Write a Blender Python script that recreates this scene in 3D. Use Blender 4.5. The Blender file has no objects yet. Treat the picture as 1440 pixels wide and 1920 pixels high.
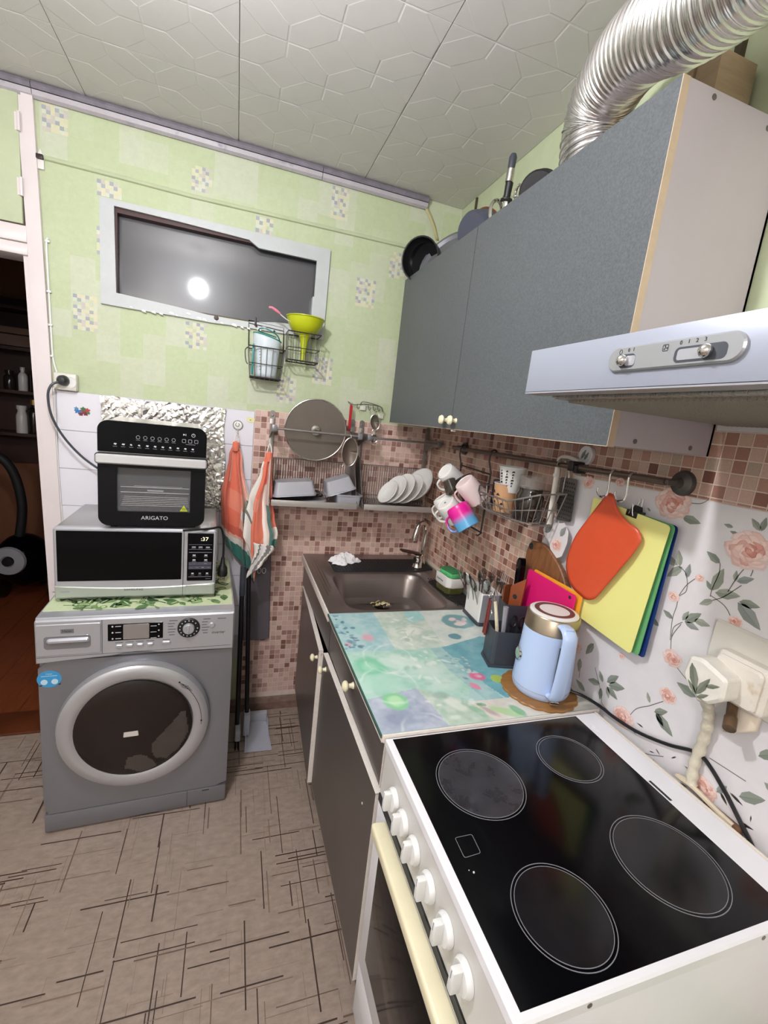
import bpy, bmesh, math, random
from mathutils import Matrix, Vector
random.seed(7)
PI = math.pi
SC = bpy.context.scene
COL = SC.collection

# ------------------------------------------------------------------ camera, world, light, exposure
def make_camera():
    cam = bpy.data.cameras.new('camera')
    cam.sensor_fit = 'VERTICAL'
    cam.sensor_height = 24.0
    cam.lens = 24.0 * 840.16 / 1920.0
    cam.clip_start = 0.02
    ob = bpy.data.objects.new('camera', cam)
    COL.objects.link(ob)
    yaw, pitch, roll = 0.333705, 0.196431, 0.112756
    Rz = Matrix.Rotation(yaw, 3, 'Z')
    R0 = Matrix(((1, 0, 0), (0, 0, -1), (0, 1, 0)))
    Rx = Matrix.Rotation(pitch, 3, 'X')
    Rr = Matrix.Rotation(roll, 3, 'Z')
    W2C = Rr @ Rx @ R0 @ Rz
    C2W = W2C.transposed() @ Matrix.Diagonal((1, -1, -1))
    ob.matrix_world = Matrix.Translation((0, 0, 1.54)) @ C2W.to_4x4()
    SC.camera = ob
make_camera()

w = bpy.data.worlds.new('world'); SC.world = w; w.use_nodes = True
w.node_tree.nodes['Background'].inputs[0].default_value = (0.02, 0.022, 0.03, 1)
w.node_tree.nodes['Background'].inputs[1].default_value = 0.3

LAMP = (-0.284, 0.79, 2.30)
ld = bpy.data.lights.new('ceiling_bulb', 'POINT')
ld.energy = 54; ld.color = (0.965, 0.965, 1.0); ld.shadow_soft_size = 0.04
lo = bpy.data.objects.new('ceiling_bulb_light', ld); lo.location = LAMP; COL.objects.link(lo)

# invented fill light behind the camera, added to lift the shadows; no fixture there
l2 = bpy.data.lights.new('rear_fill', 'POINT'); l2.energy = 50; l2.color = (1.0, 0.97, 0.97); l2.shadow_soft_size = 0.16
lo2 = bpy.data.objects.new('rear_fill_light', l2); lo2.location = (-0.85, -1.42, 2.22); COL.objects.link(lo2)

SC.view_settings.view_transform = 'Standard'
SC.view_settings.look = 'None'
SC.view_settings.gamma = 1.0
SC.view_settings.use_curve_mapping = False
SC.view_settings.exposure = -0.16

# ------------------------------------------------------------------ helpers
def lin(c):
    return c / 12.92 if c <= 0.04045 else ((c + 0.055) / 1.055) ** 2.4
def S(r, g, b):
    return (lin(r / 255), lin(g / 255), lin(b / 255))

MATS = {}
def mat(name, col=None, rough=0.5, metal=0.0, bump=None, noise=None, spec=0.5, coat=0.0, alpha=1.0,
        trans=0.0, emit=None, ior=1.5, aniso=None, sheen=0.0, spots=None):
    """col None -> the 'Col' attribute; noise=(scale, amount, stretch xyz); bump=(scale, strength, dist)"""
    m = bpy.data.materials.new(name); m.use_nodes = True
    nt = m.node_tree; N = nt.nodes; L = nt.links
    b = N['Principled BSDF']
    b.inputs['Roughness'].default_value = rough
    b.inputs['Metallic'].default_value = metal
    b.inputs['Specular IOR Level'].default_value = spec
    b.inputs['IOR'].default_value = ior
    b.inputs['Coat Weight'].default_value = coat
    b.inputs['Alpha'].default_value = alpha
    b.inputs['Transmission Weight'].default_value = trans
    if sheen: b.inputs['Sheen Weight'].default_value = sheen
    tc = N.new('ShaderNodeTexCoord')
    if col is None:
        a = N.new('ShaderNodeAttribute'); a.attribute_name = 'Col'; src = a.outputs['Color']
    else:
        r = N.new('ShaderNodeRGB'); r.outputs[0].default_value = (*col, 1); src = r.outputs[0]
    if noise:
        sc, amt = noise[0], noise[1]
        st = noise[2] if len(noise) > 2 else (1, 1, 1)
        mp = N.new('ShaderNodeMapping'); mp.inputs['Scale'].default_value = st
        L.new(tc.outputs['Object'], mp.inputs['Vector'])
        n = N.new('ShaderNodeTexNoise'); n.inputs['Scale'].default_value = sc
        n.inputs['Detail'].default_value = 6; n.inputs['Roughness'].default_value = 0.65
        L.new(mp.outputs[0], n.inputs['Vector'])
        mr = N.new('ShaderNodeMapRange')
        mr.inputs['From Min'].default_value = 0.3; mr.inputs['From Max'].default_value = 0.7
        mr.inputs['To Min'].default_value = 1 - amt; mr.inputs['To Max'].default_value = 1 + amt
        L.new(n.outputs['Fac'], mr.inputs['Value'])
        mx = N.new('ShaderNodeVectorMath'); mx.operation = 'SCALE'
        L.new(src, mx.inputs[0]); L.new(mr.outputs[0], mx.inputs['Scale'])
        src = mx.outputs[0]
        rr = N.new('ShaderNodeMapRange')
        rr.inputs['From Min'].default_value = 0.3; rr.inputs['From Max'].default_value = 0.7
        rr.inputs['To Min'].default_value = max(0.02, rough - 0.025); rr.inputs['To Max'].default_value = min(1, rough + 0.025)
        L.new(n.outputs['Fac'], rr.inputs['Value']); L.new(rr.outputs[0], b.inputs['Roughness'])
    if spots:   # (scale, threshold, colour): worn or dirty blotches
        n = N.new('ShaderNodeTexNoise'); n.inputs['Scale'].default_value = spots[0]; n.inputs['Detail'].default_value = 8
        L.new(tc.outputs['Object'], n.inputs['Vector'])
        mr = N.new('ShaderNodeMapRange')
        mr.inputs['From Min'].default_value = spots[1]; mr.inputs['From Max'].default_value = spots[1] + 0.12
        L.new(n.outputs['Fac'], mr.inputs['Value'])
        mm = N.new('ShaderNodeMix'); mm.data_type = 'RGBA'
        L.new(mr.outputs[0], mm.inputs['Factor']); L.new(src, mm.inputs['A']); mm.inputs['B'].default_value = (*spots[2], 1)
        src = mm.outputs['Result']
    L.new(src, b.inputs['Base Color'])
    if bump:
        n = N.new('ShaderNodeTexNoise'); n.inputs['Scale'].default_value = bump[0]
        n.inputs['Detail'].default_value = 4
        L.new(tc.outputs['Object'], n.inputs['Vector'])
        bp = N.new('ShaderNodeBump'); bp.inputs['Strength'].default_value = bump[1]
        bp.inputs['Distance'].default_value = bump[2] if len(bump) > 2 else 0.002
        L.new(n.outputs['Fac'], bp.inputs['Height']); L.new(bp.outputs[0], b.inputs['Normal'])
    if emit:
        b.inputs['Emission Color'].default_value = (*emit[0], 1); b.inputs['Emission Strength'].default_value = emit[1]
    MATS[name] = m
    return m

def FR(o, u, v):
    """frame matrix: local x -> u, y -> v, z -> u x v, origin o"""
    u = Vector(u).normalized(); v = Vector(v).normalized(); n = u.cross(v).normalized()
    v = n.cross(u)
    return Matrix(((u.x, v.x, n.x, o[0]), (u.y, v.y, n.y, o[1]), (u.z, v.z, n.z, o[2]), (0, 0, 0, 1)))
def WB(x, z, off=0.0):   # frame on the back wall, +z of the frame comes out into the room
    return FR((x, 2.16 - off, z), (1, 0, 0), (0, 0, 1))
def WR(y, z, off=0.0):   # frame on the right wall, +x of the frame runs towards the camera
    return FR((0.97 - off, y, z), (0, -1, 0), (0, 0, 1))
def T(x, y, z): return Matrix.Translation((x, y, z))
def RX(a): return Matrix.Rotation(a, 4, 'X')
def RY(a): return Matrix.Rotation(a, 4, 'Y')
def RZ(a): return Matrix.Rotation(a, 4, 'Z')
def axis_to(d, up=(0, 0, 1)):
    """rotation that takes +z to direction d"""
    return Vector(d).to_track_quat('Z', 'Y').to_matrix().to_4x4()

def rrect(w, h, r, n=5, cx=0, cy=0):
    pts = []
    for (sx, sy, a0) in ((1, 1, 0), (-1, 1, 90), (-1, -1, 180), (1, -1, 270)):
        for k in range(n + 1):
            a = math.radians(a0 + 90 * k / n)
            pts.append((cx + sx * (w / 2 - r) + r * math.cos(a), cy + sy * (h / 2 - r) + r * math.sin(a)))
    return pts
def circ(r, n=24, cx=0, cy=0, ry=None):
    ry = r if ry is None else ry
    return [(cx + r * math.cos(2 * PI * k / n), cy + ry * math.sin(2 * PI * k / n)) for k in range(n)]
def roundpoly(pts, r, n=4):
    out = []
    m = len(pts)
    for i in range(m):
        p = Vector(pts[i]); a = Vector(pts[i - 1]); b = Vector(pts[(i + 1) % m])
        rr = r[i] if isinstance(r, (list, tuple)) else r
        da = (a - p); db = (b - p)
        t = min(rr, da.length * 0.45, db.length * 0.45)
        p0 = p + da.normalized() * t; p1 = p + db.normalized() * t
        for k in range(n + 1):
            s = k / n
            q = p0 * (1 - s) ** 2 + p * 2 * s * (1 - s) + p1 * s * s
            out.append((q.x, q.y))
    return out
def spline(pts, n=6):
    P = [Vector(p) for p in pts]
    out = []
    for i in range(len(P) - 1):
        p0 = P[max(i - 1, 0)]; p1 = P[i]; p2 = P[i + 1]; p3 = P[min(i + 2, len(P) - 1)]
        for k in range(n):
            t = k / n
            out.append(0.5 * ((2 * p1) + (-p0 + p2) * t + (2 * p0 - 5 * p1 + 4 * p2 - p3) * t * t + (-p0 + 3 * p1 - 3 * p2 + p3) * t ** 3))
    out.append(P[-1])
    return out

class MB:
    def __init__(s):
        s.v = []; s.f = []; s.c = []; s.sm = []
    def add(s, V, F, col=(1, 1, 1), M=None, smooth=False):
        o = len(s.v)
        for p in V:
            p = Vector(p)
            if len(p) == 2: p = p.to_3d()
            s.v.append(M @ p if M is not None else p)
        multi = isinstance(col, list)
        for i, f in enumerate(F):
            s.f.append(tuple(o + k for k in f)); s.c.append(col[i] if multi else col); s.sm.append(smooth)
        return s
    def box(s, x0, x1, y0, y1, z0, z1, col=(1, 1, 1), M=None, bev=0.0, seg=2):
        if bev > 0:
            bm = bmesh.new(); bmesh.ops.create_cube(bm, size=1)
            for v in bm.verts:
                v.co = Vector(((x0 + x1) / 2 + v.co.x * (x1 - x0), (y0 + y1) / 2 + v.co.y * (y1 - y0), (z0 + z1) / 2 + v.co.z * (z1 - z0)))
            bmesh.ops.bevel(bm, geom=bm.edges[:], offset=bev, segments=seg, affect='EDGES', profile=0.5)
            bm.verts.index_update()
            V = [v.co.copy() for v in bm.verts]; F = [[v.index for v in f.verts] for f in bm.faces]; bm.free()
            return s.add(V, F, col, M, True)
        V = [(x, y, z) for x in (x0, x1) for y in (y0, y1) for z in (z0, z1)]
        F = [(0, 1, 3, 2), (4, 6, 7, 5), (0, 4, 5, 1), (2, 3, 7, 6), (0, 2, 6, 4), (1, 5, 7, 3)]
        return s.add(V, F, col, M)
    def prism(s, poly, z0, z1, col=(1, 1, 1), M=None, bev=0.0, smooth=False, top=None, side=None):
        """polygon in the frame's xy plane extruded from z0 to z1; bev chamfers the z1 edge"""
        n = len(poly)
        area = sum(poly[i - 1][0] * poly[i][1] - poly[i][0] * poly[i - 1][1] for i in range(n))
        if area < 0: poly = poly[::-1]
        cx = sum(p[0] for p in poly) / n; cy = sum(p[1] for p in poly) / n
        V = [(p[0], p[1], z0) for p in poly]
        rings = 1
        if bev > 0:
            V += [(p[0], p[1], z1 - bev) for p in poly]; rings = 2
            ins = []
            for i in range(n):
                p = Vector(poly[i]); a = Vector(poly[i - 1]); b = Vector(poly[(i + 1) % n])
                e1 = (p - a); e2 = (b - p)
                n1 = Vector((-e1.y, e1.x)); n2 = Vector((-e2.y, e2.x))
                if n1.length > 0: n1.normalize()
                if n2.length > 0: n2.normalize()
                nn = n1 + n2
                if nn.length > 1e-6: nn.normalize()
                ins.append((p.x + nn.x * bev, p.y + nn.y * bev))
            V += [(p[0], p[1], z1) for p in ins]
        else:
            V += [(p[0], p[1], z1) for p in poly]
        F = [tuple(range(n))[::-1]]; C = [side or col]
        for r in range(rings):
            for i in range(n):
                j = (i + 1) % n
                F.append((r * n + i, r * n + j, (r + 1) * n + j, (r + 1) * n + i)); C.append(side or col)
        F.append(tuple(range(rings * n, rings * n + n))); C.append(top or col)
        return s.add(V, F, C, M, smooth)
    def flat(s, poly, z=0.0, col=(1, 1, 1), M=None):
        n = len(poly)
        area = sum(poly[i - 1][0] * poly[i][1] - poly[i][0] * poly[i - 1][1] for i in range(n))
        if area < 0: poly = poly[::-1]
        return s.add([(p[0], p[1], z) for p in poly], [tuple(range(n))], col, M)
    def lathe(s, prof, n=24, col=(1, 1, 1), M=None, smooth=True, cols=None, closed=False):
        """prof = [(r, z)] turned about z; ends with r=0 are closed"""
        V = []; F = []; C = []
        idx = []
        for (r, z) in prof:
            if r < 1e-6:
                idx.append([len(V)] * n); V.append((0, 0, z))
            else:
                idx.append(list(range(len(V), len(V) + n)))
                V += [(r * math.cos(2 * PI * k / n), r * math.sin(2 * PI * k / n), z) for k in range(n)]
        rng = range(len(prof)) if closed else range(len(prof) - 1)
        for i in rng:
            i2 = (i + 1) % len(prof)
            for k in range(n):
                k2 = (k + 1) % n
                q = [idx[i][k], idx[i][k2], idx[i2][k2], idx[i2][k]]
                u = []
                for a in q:
                    if a not in u: u.append(a)
                if len(u) > 2: F.append(tuple(u)); C.append(cols[i] if cols else col)
        return s.add(V, F, C, M, smooth)
    def tube(s, pts, r, n=8, col=(1, 1, 1), M=None, caps=True, closed=False, flat=None):
        P = [Vector(p) for p in pts]; m = len(P)
        V = []; F = []
        up = None
        for i in range(m):
            if closed: t = P[(i + 1) % m] - P[i - 1]
            else: t = P[min(i + 1, m - 1)] - P[max(i - 1, 0)]
            if t.length < 1e-9: t = Vector((0, 0, 1))
            t.normalize()
            if up is None:
                up = Vector((0, 0, 1)) if abs(t.z) < 0.9 else Vector((1, 0, 0))
            a = t.cross(up)
            if a.length < 1e-6: a = t.orthogonal()
            a.normalize(); b = a.cross(t).normalized(); up = b
            rr = r[i] if isinstance(r, (list, tuple)) else r
            for k in range(n):
                an = 2 * PI * k / n
                ra, rb = (rr, rr) if flat is None else (flat[0], flat[1])
                V.append(P[i] + a * (ra * math.cos(an)) + b * (rb * math.sin(an)))
        for i in range(m if closed else m - 1):
            i2 = (i + 1) % m
            for k in range(n):
                k2 = (k + 1) % n
                F.append((i * n + k, i2 * n + k, i2 * n + k2, i * n + k2))
        if caps and not closed:
            F.append(tuple(range(n))); F.append(tuple(range((m - 1) * n, m * n))[::-1])
        return s.add(V, F, col, M, True)
    def ball(s, c, r, n=12, col=(1, 1, 1), sx=1, sy=1, sz=1, M=None):
        prof = [(r * math.sin(PI * k / 8), -r * math.cos(PI * k / 8)) for k in range(9)]
        prof[0] = (0, -r); prof[-1] = (0, r)
        MM = T(*c) @ Matrix.Diagonal((sx, sy, sz, 1))
        return s.lathe(prof, n, col, (M @ MM) if M is not None else MM)
    def sheet(s, fn, nu, nv, col=(1, 1, 1), M=None, colfn=None, smooth=True):
        V = [fn(i / nu, j / nv) for j in range(nv + 1) for i in range(nu + 1)]
        F = []; C = []
        for j in range(nv):
            for i in range(nu):
                a = j * (nu + 1) + i
                F.append((a, a + 1, a + nu + 2, a + nu + 1))
                C.append(colfn((i + 0.5) / nu, (j + 0.5) / nv) if colfn else col)
        return s.add(V, F, C, M, smooth)
    def mesh(s, name, recalc=True):
        me = bpy.data.meshes.new(name)
        me.from_pydata([tuple(v) for v in s.v], [], s.f)
        at = me.color_attributes.new('Col', 'FLOAT_COLOR', 'CORNER')
        buf = []
        for f, c in zip(s.f, s.c): buf += [c[0], c[1], c[2], 1.0] * len(f)
        at.data.foreach_set('color', buf)
        me.polygons.foreach_set('use_smooth', s.sm)
        if recalc:
            bm = bmesh.new(); bm.from_mesh(me)
            bmesh.ops.recalc_face_normals(bm, faces=bm.faces[:])
            bm.to_mesh(me); bm.free()
        if any(s.sm) : me.set_sharp_from_angle(angle=math.radians(38))
        me.update()
        return me
    def build(s, name, m, parent=None, label=None, cat=None, group=None, kind=None, recalc=True, local=False, solid=0):
        if parent is None and s.v and not local:
            lo = [min(v[i] for v in s.v) for i in range(3)]; hi = [max(v[i] for v in s.v) for i in range(3)]
            o = Vector(((lo[0] + hi[0]) / 2, (lo[1] + hi[1]) / 2, lo[2]))
            s.v = [v - o for v in s.v]
        else: o = None
        me = s.mesh(name, recalc)
        if m: me.materials.append(m)
        ob = bpy.data.objects.new(name, me); COL.objects.link(ob)
        if o is not None: ob.location = o
        if solid:
            md = ob.modifiers.new('thickness', 'SOLIDIFY'); md.thickness = solid; md.offset = 0
        put(ob, parent, local)
        return tag(ob, label, cat, group, kind)

def basis(o):
    return Matrix.Translation(o.location) @ o.rotation_euler.to_matrix().to_4x4()
def world(o):
    m = basis(o)
    if o.parent: m = world(o.parent) @ o.matrix_parent_inverse @ m
    return m
def put(ob, parent, local=False):
    if parent is not None:
        ob.parent = parent
        if not local: ob.matrix_parent_inverse = world(parent).inverted()
def tag(o, label=None, cat=None, group=None, kind=None):
    if label: o['label'] = label
    if cat: o['category'] = cat
    if group: o['group'] = group
    if kind: o['kind'] = kind
    return o
def thing(name, label, cat, loc=(0, 0, 0), rz=0.0, group=None):
    o = bpy.data.objects.new(name, None); o.empty_display_size = 0.05
    COL.objects.link(o); o.location = loc; o.rotation_euler = (0, 0, rz)
    return tag(o, label, cat, group)
def setting(name):
    o = bpy.data.objects.new(name, None); o.empty_display_size = 0.05
    COL.objects.link(o); o['kind'] = 'structure'
    return o
def dup(o, parent=None):
    c = o.copy(); COL.objects.link(c)
    if parent is not None: c.parent = parent
    for ch in list(o.children): dup(ch, c)
    return c
def text(body, size, M, m, parent, name='lettering', align='CENTER', ext=0.0002, local=False, sx=1.0):
    cu = bpy.data.curves.new(name, 'FONT'); cu.body = body; cu.size = size; cu.align_x = align; cu.align_y = 'CENTER'
    cu.extrude = ext; cu.resolution_u = 3
    tmp = bpy.data.objects.new(name, cu)
    me = bpy.data.meshes.new_from_object(tmp)
    bpy.data.objects.remove(tmp); bpy.data.curves.remove(cu)
    me.transform(M @ Matrix.Diagonal((sx, 1, 1, 1)))
    me.name = name
    me.materials.clear(); me.materials.append(m)
    ob = bpy.data.objects.new(name, me); COL.objects.link(ob)
    put(ob, parent, local)
    return ob
def hsh(i, j, s_): return ((math.sin(i * 127.1 + j * 311.7 + s_ * 74.7) * 43758.5453) % 1.0)
def vnoise(x, y, s_):
    i, j = math.floor(x), math.floor(y); fx, fy = x - i, y - j
    fx = fx * fx * (3 - 2 * fx); fy = fy * fy * (3 - 2 * fy)
    a = hsh(i, j, s_) * (1 - fx) + hsh(i + 1, j, s_) * fx; c = hsh(i, j + 1, s_) * (1 - fx) + hsh(i + 1, j + 1, s_) * fx
    return a * (1 - fy) + c * fy
def inpoly(P, x, y):
    r = False; n = len(P)
    for i in range(n):
        x1, y1 = P[i]; x2, y2 = P[i - 1]
        if (y1 > y) != (y2 > y) and x < (x2 - x1) * (y - y1) / (y2 - y1) + x1: r = not r
    return r
# ------------------------------------------------------------------ materials
M_col = mat('painted_print', None, 0.55)
M_paper = mat('wallpaper_print', None, 0.6, noise=(60, 0.05), bump=(240, 0.12, 0.001))
M_floral = mat('floral_film', None, 0.3, noise=(25, 0.03), bump=(14, 0.25, 0.004))
M_green = mat('green_wallpaper', S(185, 194, 160), 0.6, noise=(14, 0.06), bump=(200, 0.1, 0.001))
M_beige = mat('pale_wallpaper', S(240, 238, 236), 0.6, noise=(14, 0.03))
M_ceil = mat('ceiling_foam', S(210, 207, 203), 0.5, noise=(9, 0.02), bump=(300, 0.1, 0.001), spots=(1.3, 0.66, S(192, 182, 164)))
M_floor = mat('vinyl_floor', S(157, 140, 128), 0.4, noise=(26, 0.16, (1, 2.2, 1)), bump=(120, 0.06, 0.001))
M_floorline = mat('vinyl_floor_print', None, 0.42)
M_mosaic = mat('mosaic_tile', None, 0.42, noise=(220, 0.1))
M_grout = mat('mosaic_grout', S(220, 200, 188), 0.6, noise=(30, 0.08))
M_white = mat('white_paint', S(226, 220, 216), 0.45, noise=(20, 0.03), bump=(40, 0.1, 0.002), spots=(9, 0.72, S(176, 160, 140)))
M_wtile = mat('white_ceramic', S(226, 224, 232), 0.15, noise=(8, 0.02))
M_wgrout = mat('grey_grout', S(190, 188, 190), 0.7)
M_plastic = mat('white_plastic', S(228, 228, 226), 0.35)
M_yplastic = mat('aged_cream_plastic', S(228, 220, 188), 0.35, noise=(20, 0.04))
M_dirtyp = mat('grimy_white_plastic', S(226, 220, 200), 0.4, spots=(30, 0.6, S(150, 110, 70)))
M_black = mat('black_plastic', S(22, 22, 25), 0.4)
M_blackgloss = mat('black_gloss', S(6, 6, 9), 0.1, spec=0.16)
M_rubber = mat('black_rubber', S(28, 27, 28), 0.6, bump=(160, 0.2, 0.001))
M_dgrey = mat('dark_grey_plastic', S(62, 66, 74), 0.4)
M_grey = mat('grey_plastic', S(150, 150, 156), 0.45)
M_steel = mat('brushed_steel', S(196, 192, 188), 0.28, 1.0, noise=(30, 0.06, (1, 12, 1)))
M_sink = mat('worn_sink_steel', S(148, 138, 134), 0.34, 0.85, noise=(9, 0.05))
M_chrome = mat('chrome', S(215, 212, 208), 0.12, 1.0)
M_rackmetal = mat('dull_grey_metal', S(150, 144, 140), 0.4, 0.8, noise=(40, 0.1))
M_wire = mat('grey_wire', S(128, 126, 122), 0.4, 0.6)
M_dwire = mat('dark_wire', S(52, 44, 42), 0.45, 0.3)
M_silver = mat('silver_paint', S(136, 136, 142), 0.32, 0.5, noise=(5, 0.02))
M_silver2 = mat('light_silver_paint', S(182, 183, 189), 0.3, 0.45)
M_lettering = mat('dark_print', S(40, 40, 44), 0.5)
M_lletter = mat('light_print', S(196, 196, 200), 0.5)
M_foil = mat('aluminium_foil', S(236, 234, 232), 0.22, 0.95)
M_wood = mat('board_wood', S(124, 80, 48), 0.5, noise=(9, 0.35, (1, 14, 1.5)))
M_darkwood = mat('dark_brown_wood', S(92, 46, 24), 0.4, noise=(8, 0.25, (1, 1, 0.15)))
M_ceramic = mat('white_glazed_china', S(236, 234, 230), 0.12)
M_speckle = mat('speckled_grey_laminate', S(88, 92, 95), 0.42, noise=(240, 0.26), spec=0.35)
M_cabside = mat('pale_chipboard_panel', S(192, 183, 190), 0.45, noise=(5, 0.03))
M_edge = mat('cream_edge_strip', S(206, 184, 160), 0.45, noise=(40, 0.06))
M_glassdark = mat('smoked_glass', S(70, 62, 54), 0.06, trans=0.0, alpha=0.55)
M_clear = mat('clear_glass', S(240, 240, 240), 0.03, trans=1.0, ior=1.45)

# ------------------------------------------------------------------ floor
fl = setting('floor')
b = MB(); b.box(-1.75, 0.97, -1.75, 2.16, -0.05, 0.0); b.build('floor_base', M_floor, fl)
b = MB()
rnd = random.Random(3)
DK = (S(66, 50, 42), S(84, 66, 56), S(112, 92, 80), S(132, 112, 98), S(142, 122, 108))
def dash(x, y, along, L, wd, col):
    if along == 'x': P = [(x, y), (x + L, y), (x + L, y + wd), (x, y + wd)]
    else: P = [(x, y), (x + wd, y), (x + wd, y + L), (x, y + L)]
    P = [(min(max(p[0], -1.7), 0.4), min(max(p[1], -0.6), 2.12)) for p in P]
    if abs(P[2][0] - P[0][0]) < 0.001 or abs(P[2][1] - P[0][1]) < 0.001: return
    b.flat(P, 0.0004 + rnd.random() * 0.0003, col)
for k in range(760):
    along = 'x' if rnd.random() < 0.5 else 'y'
    c = rnd.choice(DK[:4]) if rnd.random() < 0.7 else DK[0]
    dash(rnd.uniform(-1.7, 0.4), rnd.uniform(-0.5, 2.12), along, rnd.uniform(0.08, 0.26), rnd.uniform(0.0024, 0.0046), c)
for k in range(900):
    along = 'x' if rnd.random() < 0.35 else 'y'
    dash(rnd.uniform(-1.7, 0.4), rnd.uniform(-0.5, 2.12), along, rnd.uniform(0.03, 0.14), rnd.uniform(0.001, 0.002), rnd.choice(DK[3:]))
b.build('vinyl_print', M_floorline, fl, recalc=False)['kind'] = 'stuff'

# ------------------------------------------------------------------ ceiling: embossed foam panels
CZ = 2.555
ce = setting('ceiling')
b = MB(); b.box(-1.75, 0.97, -1.75, 2.28, CZ + 0.012, CZ + 0.06); b.build('ceiling_slab', M_ceil, ce)
TS = 0.52
def clip(poly, x0, x1, y0, y1):
    for ax, lim, sgn in ((0, x0, 1), (0, x1, -1), (1, y0, 1), (1, y1, -1)):
        out = []
        for i in range(len(poly)):
            a, c = poly[i - 1], poly[i]
            ia = (a[ax] - lim) * sgn >= 0; ic = (c[ax] - lim) * sgn >= 0
            if ia != ic:
                t = (lim - a[ax]) / (c[ax] - a[ax])
                out.append((a[0] + (c[0] - a[0]) * t, a[1] + (c[1] - a[1]) * t))
            if ic: out.append(c)
        poly = out
        if not poly: return []
    return poly
def dedupe(poly):
    out = []
    for p in poly:
        if not out or (Vector(p) - Vector(out[-1])).length > 0.004: out.append(p)
    if len(out) > 1 and (Vector(out[0]) - Vector(out[-1])).length < 0.004: out.pop()
    return out
ha, hb = 0.05, 0.0419
HP = 2 * (ha + hb)
hexh = [(-ha, hb), (-ha - hb, 0), (-ha, -hb), (ha, -hb), (ha + hb, 0), (ha, hb)]
hexv = [(y, x) for x, y in hexh]
c45 = math.cos(PI / 4)
def tile_mesh(x0, x1, y0, y1):
    b = MB()
    g = 0.0012
    b.box(x0 + g, x1 - g, y0 + g, y1 - g, 0.004, 0.012)
    fr = FR((0, 0, 0.004), (1, 0, 0), (0, -1, 0))        # frame z points down into the room
    for i in range(-6, 7):
        for j in range(-6, 7):
            for sh, (ox, oy), h in ((hexh, (0, HP / 2), 0.0008), (hexv, (HP / 2, 0), 0.00035)):
                cx, cy = i * HP + ox, j * HP + oy
                P = [((cx + px) * c45 - (cy + py) * c45, (cx + px) * c45 + (cy + py) * c45) for px, py in sh]
                mx = sum(p[0] for p in P) / 6; my = sum(p[1] for p in P) / 6
                P = [(mx + (p[0] - mx) * 0.985, my + (p[1] - my) * 0.985) for p in P]
                P = dedupe(clip(P, x0 + g, x1 - g, y0 + g, y1 - g))
                if len(P) < 3: continue
                ar = abs(sum(P[k - 1][0] * P[k][1] - P[k][0] * P[k - 1][1] for k in range(len(P)))) / 2
                if ar < 0.0004: continue
                n_ = len(P); mx = sum(p[0] for p in P) / n_; my = sum(p[1] for p in P) / n_
                V = [(p[0], -p[1], 0) for p in P] + [(mx + (p[0] - mx) * 0.95, -(my + (p[1] - my) * 0.95), h) for p in P]
                b.add(V, [(k, (k + 1) % n_, n_ + (k + 1) % n_, n_ + k) for k in range(n_)] + [tuple(range(n_, 2 * n_))], (1, 1, 1), fr)
    return b.mesh('ceiling_tile')
tm_cache = {}
for i in range(-4, 2):
    for j in range(-6, 2):
        x0 = 0.483 + TS * (i - 0); y0 = 1.29 + TS * j
        X0, X1 = max(x0, -1.75), min(x0 + TS, 0.97); Y0, Y1 = max(y0, -1.75), min(y0 + TS, 2.16)
        if X1 - X0 < 0.02 or Y1 - Y0 < 0.02: continue
        key = tuple(round(q, 4) for q in (X0 - x0, X1 - x0, Y0 - y0, Y1 - y0))
        if key not in tm_cache:
            tm_cache[key] = tile_mesh(*key); tm_cache[key].materials.append(M_ceil)
        o = bpy.data.objects.new('ceiling_tile', tm_cache[key]); COL.objects.link(o)
        o.parent = ce; o.location = (x0, y0, CZ)

# ------------------------------------------------------------------ walls (shell)
wb = setting('wall_back')
b = MB()
b.prism([(-0.69, 0), (-0.5, 0), (-0.5, 2.6), (-0.757, 2.6), (-0.757, 2.0)], -0.12, 0, M=WB(0, 0)); b.box(-0.5, 0.335, 2.16, 2.28, 0, 1.872); b.box(-0.5, 0.335, 2.16, 2.28, 2.25, 2.6)
b.box(0.335, 1.09, 2.16, 2.28, 0, 2.6); b.box(-1.75, -0.757, 2.16, 2.28, 2.0, 2.6); b.box(-1.75, -1.58, 2.16, 2.28, 0, 2.0)
b.build('wall_core', M_green, wb)
wr = setting('wall_right')
b = MB(); b.box(0.97, 1.09, -1.75, 2.16, 0, 2.6); b.build('wall_core', M_green, wr)
wl = setting('wall_left')
b = MB(); b.box(-1.87, -1.75, -1.75, 2.28, 0, 2.6); b.build('wall_core', M_beige, wl)
wf = setting('wall_front')
b = MB(); b.box(-1.87, 1.09, -1.87, -1.75, 0, 2.6); b.build('wall_core', M_beige, wf)

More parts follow.
